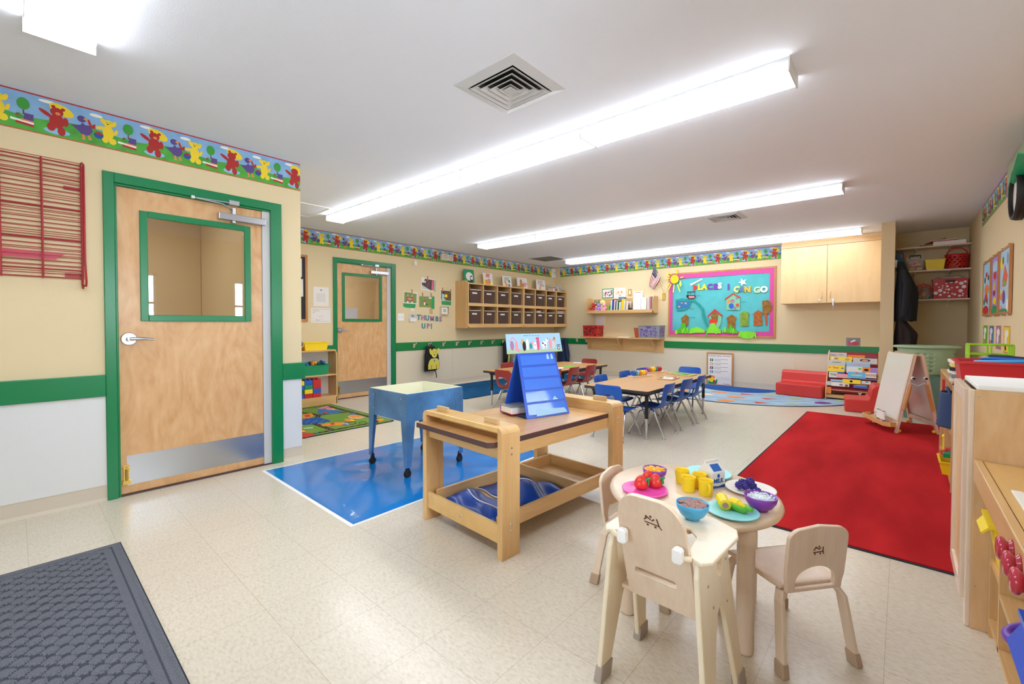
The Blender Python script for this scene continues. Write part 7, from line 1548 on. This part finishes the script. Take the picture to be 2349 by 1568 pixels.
# ================================================================ ROUND TABLE WITH PLAY FOOD
TC, TR_, TZ = Vector((-.619, 1.781, 0)), .3175, .47
t = thing('round_table', 'small round beech play table laid with plastic dishes and toy food', 'table', tuple(TC))
b = B(); pr = [(.001, TZ-.036), (TR_-.02, TZ-.036), (TR_-.006, TZ-.030), (TR_, TZ-.018), (TR_-.005, TZ-.006), (TR_-.018, TZ), (.001, TZ)]; b.lathe(pr, m='beech_x', n=64); b.build('table_top', t)
b = B(); b.lathe([(.20, TZ-.09), (.215, TZ-.09), (.215, TZ-.036), (.20, TZ-.036), (.20, TZ-.09)], m='beech', n=4, M=Matrix.Rotation(.3, 3, 'Z'), smooth=False); b.build('apron', t)
for (x, y) in ((-.388, 1.648), (-.785, 1.575), (-.515, 1.80), (-.80, 1.99)):
    if (x, y) == (-.515, 1.80): x, y = -.455, 1.99
    b = B(); b.lathe([(.001, .0), (.024, 0), (.028, .01), (.0285, .38), (.031, .382), (.031, TZ-.036), (.001, TZ-.036)], (x-TC.x, y-TC.y, 0), 'beech', 20); b.build('leg', t)
def TT(x, y, z=TZ): return at('S4', x, y, 'z', z)
def plate(label, c, r, m):
    t = thing('toy_plate', label, 'plate', (c.x, c.y, TZ)); b = B(); b.lathe([(.001, 0), (r*.62, 0), (r*.7, .003), (r, .009), (r, .0125), (r*.97, .0125), (r*.72, .0065), (r*.62, .0035), (.001, .0035)], m=m, n=40); b.build('dish', t)
def cen(xa, xb, y, z=TZ+.01): a, c = TT(xa, y, z), TT(xb, y, z); return (a+c)/2, (c-a).length/2
c, r = cen(262, 563, 240); plate('pink toy plate holding three strawberries', c, r, 'pink_plate'); PK = c
c2, r2 = cen(838, 1178, 385); plate('pale blue toy plate with corn at the near edge of the table', c2, r2*.98, 'cyan_plate')
c3, r3 = cen(702, 990, 128); plate('pale blue toy plate at the far edge behind the milk carton', c3, r3, 'cyan_plate')
c4, r4 = cen(965, 1300, 235); plate('white toy plate with purple berries at the right side', c4-Vector((.0, .0, 0)), r4*.93, 'offwhite')
def bowl(label, cx, top, w_px, m, fill, fm, z=TZ, cname='food'):
    zt_ = z+.052; a, c_ = TT(cx-w_px/2, top, zt_), TT(cx+w_px/2, top, zt_); ce = (a+c_)/2; R = (c_-a).length/2
    t = thing('toy_bowl', label, 'bowl', (ce.x, ce.y, z)); b = B(); b.lathe([(.001, 0), (R*.42, 0), (R*.44, .005), (R*.72, .016), (R*.93, .034), (R, .052), (R*.96, .053), (R*.88, .035), (R*.66, .02), (.001, .012)], m=m, n=36); b.build('bowl_shell', t)
    random.seed(int(cx)); b = B(); k = 12; vs = []; fs = []
    b.lathe([(R*.90, .036), (R*.8, .044), (R*.5, .048), (.001, .05)], m=fm, n=30)
    for i in range(70):
        q = R*.82*math.sqrt(random.random()); an = random.random()*2*PI; x, y = q*math.cos(an), q*math.sin(an)
        if fill == 'tube': a2 = random.random()*PI; d = Vector((math.cos(a2), math.sin(a2), 0))*.007; p = Vector((x, y, .047+.004*random.random())); b.tube([p-d, p+d], .0035, fm, 6)
        elif fill == 'bean': b.ball((x, y, .047+.003*random.random()), .006, fm, 6, (1.5, 1, .7))
        else: b.ball((x, y, .049), .0035, fm, 8)
    b.build('filling', t)
bowl('purple toy bowl of yellow macaroni at the back left of the table', 481, 100, 158, 'bowl_purple', 'tube', 'macaroni'); bowl('purple toy bowl of white rice at the right edge of the table', 1203, 285, 206, 'bowl_purple', 'rice', 'rice'); bowl('sky blue toy bowl of pinkish beans on the high chair tray', 738, 335, 214, 'bowl_blue', 'bean', 'beans', z=.497)
for i, (x, y, nm) in enumerate(((388, 235, 'left'), (436, 200, 'rear'), (487, 225, 'right'))):
    p = TT(x, y, TZ+.006); t = thing('toy_strawberry', '%s plastic strawberry of three on the pink plate' % nm, 'strawberry', (p.x, p.y, TZ+.004), (.5, .9, .2)[i]); b = B(); b.lathe([(.001, .0), (.018, .002), (.0265, .010), (.028, .018), (.024, .032), (.016, .045), (.007, .053), (.001, .055)], m='strawberry', n=20); b.build('berry', t)
    QM = Matrix.Translation((.0, 0, .012)) @ Matrix.Rotation(.75, 4, 'Y')
    l = B(); 
    for k in range(5): a = 2*PI*k/5; l.add([QM @ Vector(v_) for v_ in ((.004*math.cos(a), .004*math.sin(a), .036), (.013*math.cos(a+.3), .013*math.sin(a+.3), .030), (.021*math.cos(a+.5), .021*math.sin(a+.5), .022), (.012*math.cos(a+.8), .012*math.sin(a+.8), .030), (.003*math.cos(a+.8), .003*math.sin(a+.8), .038))], [(0, 1, 2, 3, 4)], 'leaf')
    l.cyl(QM @ Vector((0, 0, .034)), QM @ Vector((.003, 0, .046)), .004, .003, 'leaf', 6); l.build('leaf_cap', t, solid=.0025)
for (x, y, lab, rz) in ((668, 178, 'yellow toy mug at the back left of the four', 2.6), (709, 232, 'yellow toy mug at the front left of the four', 2.2), (785, 208, 'yellow toy mug at the back right of the four', 1.2), (828, 258, 'yellow toy mug at the front right with its handle showing', -.9)):
    p = TT(x, y+22, TZ); t = thing('toy_mug', lab, 'mug', (p.x, p.y, TZ), rz); b = B(); b.lathe([(.001, 0), (.0225, 0), (.025, .004), (.0265, .055), (.0275, .058), (.0255, .058), (.024, .05), (.0225, .006), (.001, .005)], m='yellow', n=24); b.build('cup', t)
    b = B(); b.tube([(.025, 0, .048), (.038, 0, .046), (.042, 0, .034), (.038, 0, .02), (.024, 0, .014)], .0045, 'yellow', 8); b.build('handle', t)
# milk carton
p = TT(868, 215, TZ); mk = thing('toy_milk_carton', 'white and blue toy carton lettered MILK lying tilted beside the mugs', 'milk carton', (p.x-.002, p.y+.004, TZ), 1.12)
b = B(); b.box(-.035, .035, -.035, .035, 0, .062, 'white'); b.hexa([(-.035, -.035, .062), (.035, -.035, .062), (.035, .035, .062), (-.035, .035, .062)], [(-.035, -.004, .092), (.035, -.004, .092), (.035, .004, .092), (-.035, .004, .092)], 'white'); b.box(-.035, .035, -.003, .003, .09, .104, 'white'); b.build('carton', mk, bevel=.0015)
b = B(); b.text('MILK', (0, -.0352, .028), X_, Z_, .024, 'milk_blue', .0006, off=.0008); b.prism([(-.035, 0), (.035, 0), (.035, .012), (0, .007), (-.035, .012)], (0, -.035, 0), X_, Z_, 0, .0004, 'milk_blue'); b.poly3([(-.022, -.0318, .066), (.022, -.0318, .066), (.022, -.009, .088), (-.022, -.009, .088)], Vector((0, -.7, .7)), .0, .001, 'milk_blue'); b.prism(ell(0, .048, .007, .008), (0, -.035, 0), X_, Z_, 0, .0006, 'milk_blue')
b.text('MILK', (.0352, 0, .028), Y_, Z_, .022, 'milk_blue', .0006, off=.0006); b.text('MILK', (-.0352, 0, .028), -Y_, Z_, .022, 'milk_blue', .0006, off=.0006); b.build('label_print', mk)
# berries
for i, (x, y, nm) in enumerate(((1058, 222, 'leftmost'), (1078, 205, 'upper left'), (1100, 225, 'front middle'), (1130, 195, 'topmost'), (1145, 225, 'right'), (1185, 248, 'small rightmost'))):
    z = TZ+.008 + (.018 if nm == 'topmost' else 0); p = TT(x, y, z+.01); t = thing('toy_berry', '%s purple toy berry on the white plate' % nm, 'berry', (p.x, p.y, z)); b = B(); R = .014 if i < 5 else .009; b.ball((0, 0, R), R*.85, 'berry', 10, (1.1, 1, 1))
    for k in range(34): th = math.acos(1-2*(k+.5)/34); ph = k*2.4; b.ball((R*1.05*math.sin(th)*math.cos(ph), R*.95*math.sin(th)*math.sin(ph), R+R*.95*math.cos(th)), R*.27, 'berry', 6)
    b.build('drupelets', t)
# corn
def corn(label, xa, ya, xb, yb, husk, cut):
    a, c_ = TT(xa, ya, TZ+.024), TT(xb, yb, TZ+.024); t = thing('toy_corn', label, 'corn', tuple(Vector((a.x, a.y, TZ+.006)))); d = c_-a; L_ = d.length; d.normalize(); q = d.to_track_quat('Z', 'Y').to_matrix(); R = .0185; nn = 40
    vs = []; K = 22
    for k in range(K):
        v = k/(K-1); r = R*(1 if cut else (math.sin(PI*min(1, .18+.82*v*.5+.32 if v < .5 else .5+.48*v)))**.6 if v > .5 else 1)
        for j in range(nn): an = 2*PI*j/nn; rr = r*(1+.05*math.cos(an*10))*(1+.04*math.cos(v*40)); vs.append(a+q @ Vector((rr*math.cos(an), rr*math.sin(an), L_*v)))
    b = B(); b.add(vs, [(k*nn+j, k*nn+(j+1) % nn, (k+1)*nn+(j+1) % nn, (k+1)*nn+j) for k in range(K-1) for j in range(nn)]+[tuple(range(nn))[::-1], tuple(range((K-1)*nn, K*nn))], 'corn', True); b.build('kernels', t, world=True)
    if cut: b = B(); b.cyl(c_, c_+d*.002, .010, .010, 'beans', 14); b.build('cob_core', t, world=True)
    if husk:
        b = B(); vs = []; M_ = 14
        side = Z_.cross(d).normalized()
        for k in range(M_):
            v = k/(M_-1)
            for j in range(9):
                an = PI*.9+ (PI*1.15)*j/8; r = R*1.13*(1 if v < .75 else 1-(v-.75)*2.6); ax_ = a+d*(L_*(.15+.95*v)); vs.append(ax_+side*(r*math.cos(an))+Z_*(r*math.sin(an)))
        b.add(vs, [(k*9+j, k*9+j+1, (k+1)*9+j+1, (k+1)*9+j) for k in range(M_-1) for j in range(8)], 'husk', True); b.cyl(c_-d*.004, c_+d*.018, .008, .007, 'husk', 10); b.build('husk', t, world=True, solid=.002)
corn('short yellow toy corn piece with cut end on the pale blue plate', 935, 300, 962, 352, False, True); corn('yellow toy corn cob in green husk on the pale blue plate', 1000, 332, 1110, 372, True, False)

# ---- wooden toddler chairs
def kid_chair(label, loc, rz):
    """faces +y; origin between the four feet"""
    t = thing('toddler_chair', label, 'chair', loc, rz); SH = .262; m = 'beech'
    # moulded plywood seat
    vs = []; ny, nx = 10, 10
    for j in range(ny+1):
        v = j/ny; y = -.115+.24*v
        for i in range(nx+1):
            u = -1+2*i/nx; hw = .115+.02*v; x = u*hw; z = SH-.012*math.cos(u*PI/2)*math.sin(PI*min(1, (1-v)*1.1))-(.006 if v > .95 else 0); vs.append((x, y, z))
    b = B(); b.add(vs, [(j*(nx+1)+i, j*(nx+1)+i+1, (j+1)*(nx+1)+i+1, (j+1)*(nx+1)+i) for j in range(ny) for i in range(nx)], m, True); b.build('seat', t, solid=.014, bevel=.003)
    # backrest: arched sheet with a half-round opening at the base
    o = Vector((0, -.118, SH-.012)); V = Vector((0, -.10, 1)).normalized(); N_ = X_.cross(V)
    H = .228; outer = [(-.104, 0), (-.106, .03)]+[(-.111, .05), (-.113, H-.06)]+[(-.113+.05-.05*math.cos(a), H-.05+.04*math.sin(a)) for a in [PI/2*i/6 for i in range(1, 7)]]+[(0, H-.002)]+[(.113-.05+.05*math.sin(a), H-.05+.04*math.cos(a)) for a in [PI/2*i/6 for i in range(0, 6)]]+[(.113, H-.06), (.111, .05), (.106, .03), (.104, 0)]
    inner = [(.074, .012), (.074, .035)]+[(.074*math.cos(a), .035+.05*math.sin(a)) for a in [PI*i/12 for i in range(1, 12)]]+[(-.074, .035), (-.074, .012)]
    bm = bmesh.new()
    def ring(pts, tt): return [bm.verts.new(o+X_*p[0]*1+V*p[1]+N_*(tt+0)) for p in pts]
    # two side stiles + upper panel as quads strips: triangulated fill
    pol = [[Vector((p[0], p[1], 0)) for p in outer], [Vector((p[0], p[1], 0)) for p in inner]]
    tri = mg.tessellate_polygon(pol); allp = outer+inner; n_o, n_i = len(outer), len(inner)
    f0 = ring(allp, 0); f1 = ring(allp, .014)
    for a in tri: 
        try: bm.faces.new([f0[i] for i in a]); bm.faces.new([f1[i] for i in reversed(a)])
        except ValueError: pass
    for base_, n_ in ((0, n_o), (n_o, n_i)):
        for i in range(n_): a, c_ = base_+i, base_+(i+1) % n_; bm.faces.new([f0[a], f0[c_], f1[c_], f1[a]])
    bmesh.ops.recalc_face_normals(bm, faces=bm.faces); bmesh.ops.triangulate(bm, faces=[f for f in bm.faces if len(f.verts) > 4])
    me = bpy.data.meshes.new('backrest'); bm.to_mesh(me); bm.free(); me.materials.append(MATS[m]); ob = bpy.data.objects.new('backrest', me); COL.objects.link(ob); ob.parent = t; XF[ob] = XF[t].copy()
    md = ob.modifiers.new('b', 'BEVEL'); md.width = .003; md.segments = 2; md.limit_method = 'ANGLE'; md.angle_limit = .7
    # burnt stamp on the rear of the backrest
    b = B(); c_ = o+V*.145-N_*.0; s_ = -1 if N_.y > 0 else 1
    Nb_ = Vector((0, -1, -.1)).normalized()
    oo = o+V*.14+Nb_*(.0005 if N_.y > 0 else .0145)
    for (x, z, w_, h, a) in ((-.016, .006, .010, .004, .8), (-.006, .010, .012, .004, -.6), (.004, .008, .010, .004, .7), (.016, .004, .004, .018, 0), (0, -.004, .040, .0035, .05), (-.013, -.010, .005, .005, 0), (.007, -.010, .005, .005, 0), (.018, -.008, .012, .003, -.9), (-.012, .012, .005, .005, 0), (.0, .015, .005, .005, 0)):
        ca, sa = math.cos(a), math.sin(a); b.prism([(x+ca*p-sa*q_, z+sa*p+ca*q_) for p, q_ in ((-w_/2, -h/2), (w_/2, -h/2), (w_/2, h/2), (-w_/2, h/2))], oo, X_, V, 0, .0004, 'burnt')
    b.build('burnt_stamp', ob)
    for sx in (-1, 1):
        for sy in (-1, 1):
            ft = Vector((sx*.138, sy*.155, 0)); tp = Vector((sx*.055, sy*.075, SH-.018)); kn = Vector((sx*.105, sy*.105, SH-.020)); k2 = Vector((sx*.119, sy*.120, SH-.045))
            b = B(); wv = Vector((-sy*sx*.5, .86, 0)).normalized()*.036 if 0 else Vector((0, 1, 0))*.034
            b.ribbon([tp, kn, k2, k2.lerp(ft, .5), ft.lerp(k2, .12)], wv, .015, m); lg = b.build('leg', t, bevel=.003)
            b = B(); q = ft.lerp(k2, .20); 
            b.hexa([(ft.x-.013, ft.y-.020, 0), (ft.x+.013, ft.y-.020, 0), (ft.x+.013, ft.y+.020, 0), (ft.x-.013, ft.y+.020, 0)], [(q.x-.0115, q.y-.0195, q.z), (q.x+.0115, q.y-.0195, q.z), (q.x+.0115, q.y+.0195, q.z), (q.x-.0115, q.y+.0195, q.z)], 'boot'); b.build('foot_cap', lg, bevel=.004)
    return t
kc = kid_chair('beech toddler chair facing away at the right side of the round table', (-.307, 1.817, 0), math.atan2(.194, -.245)-PI/2)
copy_tree(kc, None, (-.838, 1.803, 0), -PI/2+.05, 'beech toddler chair at the left side of the round table, partly hidden')

# ---- toddler high chair with tray
hc = thing('high_chair', 'pale birch toddler high chair with white-clipped tray in front of the table', 'high chair', (-.53, 1.355, 0), -.03)
PB = 'pale_birch'
def panel_pts():
    # side view (y, z): A-shaped panel, rear leg at -y
    return [(-.158, 0), (-.105, 0), (-.05, .24), (-.030, .295), (-.005, .315), (.022, .295), (.10, 0), (.152, 0), (.098, .36), (.078, .485), (-.135, .485), (-.150, .44)]
for sx in (-1, 1):
    xb, xt = sx*.165, sx*.128
    pts = panel_pts(); b = B(); n = len(pts); hole = [(.008+.022*math.cos(a), .425+.034*math.sin(a)) for a in [2*PI*i/14 for i in range(14)]]
    pol = [[Vector((p[0], p[1], 0)) for p in pts], [Vector((p[0], p[1], 0)) for p in hole]]; tri = mg.tessellate_polygon(pol); allp = pts+hole
    def XX(z): return xb+(xt-xb)*z/.485
    va = [(XX(p[1])-.008, p[0], p[1]) for p in allp]; vb = [(XX(p[1])+.008, p[0], p[1]) for p in allp]; N0 = len(allp)
    fs = [tuple(a) for a in tri]+[tuple(N0+i for i in reversed(a)) for a in tri]
    for base_, k in ((0, n), (n, len(hole))):
        for i in range(k): fs.append((base_+i, base_+(i+1) % k, N0+base_+(i+1) % k, N0+base_+i))
    b.add(va+vb, fs, PB); o_ = b.build('side_panel', hc)
    bm = bmesh.new(); bm.from_mesh(o_.data); bmesh.ops.recalc_face_normals(bm, faces=bm.faces); bm.to_mesh(o_.data); bm.free()
    md = o_.modifiers.new('b', 'BEVEL'); md.width = .004; md.segments = 2; md.limit_method = 'ANGLE'; md.angle_limit = .5
    for (ya, yb) in ((-.158, -.105), (.10, .152)):
        b = B(); k = .05/.345; sh = (.065*k if ya < 0 else -.07*k)
        b.hexa([(xb-.014, ya-.006, 0), (xb+.014, ya-.006, 0), (xb+.014, yb+.006, 0), (xb-.014, yb+.006, 0)], [(xb-.012-sx*.004, ya+.000 + (0 if ya < 0 else -.006), .05), (xb+.012-sx*.004, ya + (0 if ya < 0 else -.006), .05), (xb+.012-sx*.004, yb+(sh if ya < 0 else -.002)+.004, .05), (xb-.012-sx*.004, yb+(sh if ya < 0 else -.002)+.004, .05)], 'boot_grey'); b.build('foot_cap', o_, bevel=.003)
    b = B()
    for (y, z) in ((-.09, .40), (-.06, .33), (.06, .42), (.05, .30)): b.cyl((XX(z)+sx*.008, y, z), (XX(z)+sx*.0095, y, z), .004, .004, 'steel', 8)
    b.build('screw', o_)
# backrest panel leaning back, with hand slot
o = Vector((0, -.085, .285)); V = Vector((0, -.30, 1)).normalized(); H = .365
outer = [(-.098, 0), (.112, 0), (.114, H*.55), (.109, H*.72)]+[(.109-.07+.07*math.cos(a), H*.76+H*.24*math.sin(a)) for a in [PI/2*i/7 for i in range(1, 8)]]+[(-.096+.07-.07*math.sin(a), H*.76+H*.24*math.cos(a)) for a in [PI/2*i/7 for i in range(0, 7)]]+[(-.096, H*.72), (-.099, H*.55)]
slot = rrect(.13, .022, .010, 4, 0, H*.27)
pol = [[Vector((p[0], p[1], 0)) for p in outer], [Vector((p[0], p[1], 0)) for p in slot]]; tri = mg.tessellate_polygon(pol); allp = outer+slot; N0 = len(allp); NN = X_.cross(V)
va = [o+X_*p[0]+V*p[1] for p in allp]; vb = [v+NN*-.0145 for v in va]
fs = [tuple(a) for a in tri]+[tuple(N0+i for i in reversed(a)) for a in tri]
for base_, k in ((0, len(outer)), (len(outer), len(slot))):
    for i in range(k): fs.append((base_+i, base_+(i+1) % k, N0+base_+(i+1) % k, N0+base_+i))
b = B(); b.add(va+vb, fs, 'beech'); bk = b.build('backrest', hc); bm = bmesh.new(); bm.from_mesh(bk.data); bmesh.ops.recalc_face_normals(bm, faces=bm.faces); bm.to_mesh(bk.data); bm.free()
md = bk.modifiers.new('b', 'BEVEL'); md.width = .004; md.segments = 2; md.limit_method = 'ANGLE'; md.angle_limit = .5
rear = min(va[0].y, vb[0].y); NB_ = Vector((0, -1, -.30)).normalized(); base_o = (o if (NN*-.0145).dot(NB_) < 0 else o+NN*-.0145)
b = B(); oo = base_o+V*(H*.80)+NB_*.0003+X_*.015
for (x, z, w_, h, a) in ((-.019, .008, .012, .004, .8), (-.008, .012, .014, .004, -.6), (.004, .009, .012, .004, .7), (.018, .006, .004, .022, .2), (0, -.004, .046, .0035, -.06), (-.014, -.011, .006, .006, 0), (.009, -.012, .006, .006, 0), (.023, -.010, .014, .003, -.9), (-.016, .016, .006, .006, 0), (-.002, .019, .006, .006, 0)):
    ca, sa = math.cos(a), math.sin(a); b.prism([(x+ca*p-sa*q_, z+sa*p+ca*q_) for p, q_ in ((-w_/2, -h/2), (w_/2, -h/2), (w_/2, h/2), (-w_/2, h/2))], oo, X_, V, 0, .0004, 'burnt')
b.build('burnt_stamp', bk)
b = B(); b.box(-.125, .125, -.085, .09, .285, .299, 'beech_x'); b.build('seat', hc, bevel=.003)
# tray
b = B(); oy = [(-.135, -.165), (-.112, -.150), (-.10, -.13), (-.085, -.02), (-.05, .02), (.05, .02), (.085, -.02), (.10, -.13), (.118, -.150), (.150, -.165), (.172, -.135), (.176, .06), (.160, .105), (.08, .145), (-.08, .145), (-.145, .105), (-.158, .06), (-.155, -.135)]
b.prism(oy, (0, 0, 0), X_, Y_, .485, .497, PB); tr = b.build('tray', hc, bevel=.004, seg=3)
for sx in (-1, 1):
    b = B(); b.tube([(sx*.12, -.152, .491), (sx*.10, -.163, .491), (sx*.085, -.168, .491)], .008, PB, 10); b.build('tray_arm', tr)
    b = B(); b.prism([(-.010, -.022), (.010, -.022), (.014, -.014), (.014, .014), (.010, .022), (-.010, .022), (-.014, .014), (-.014, -.014)], (.008+sx*.083, -.172, .500), X_, Z_, -.012, .012, 'white'); b.build('clip_knob', tr, bevel=.006, seg=3)
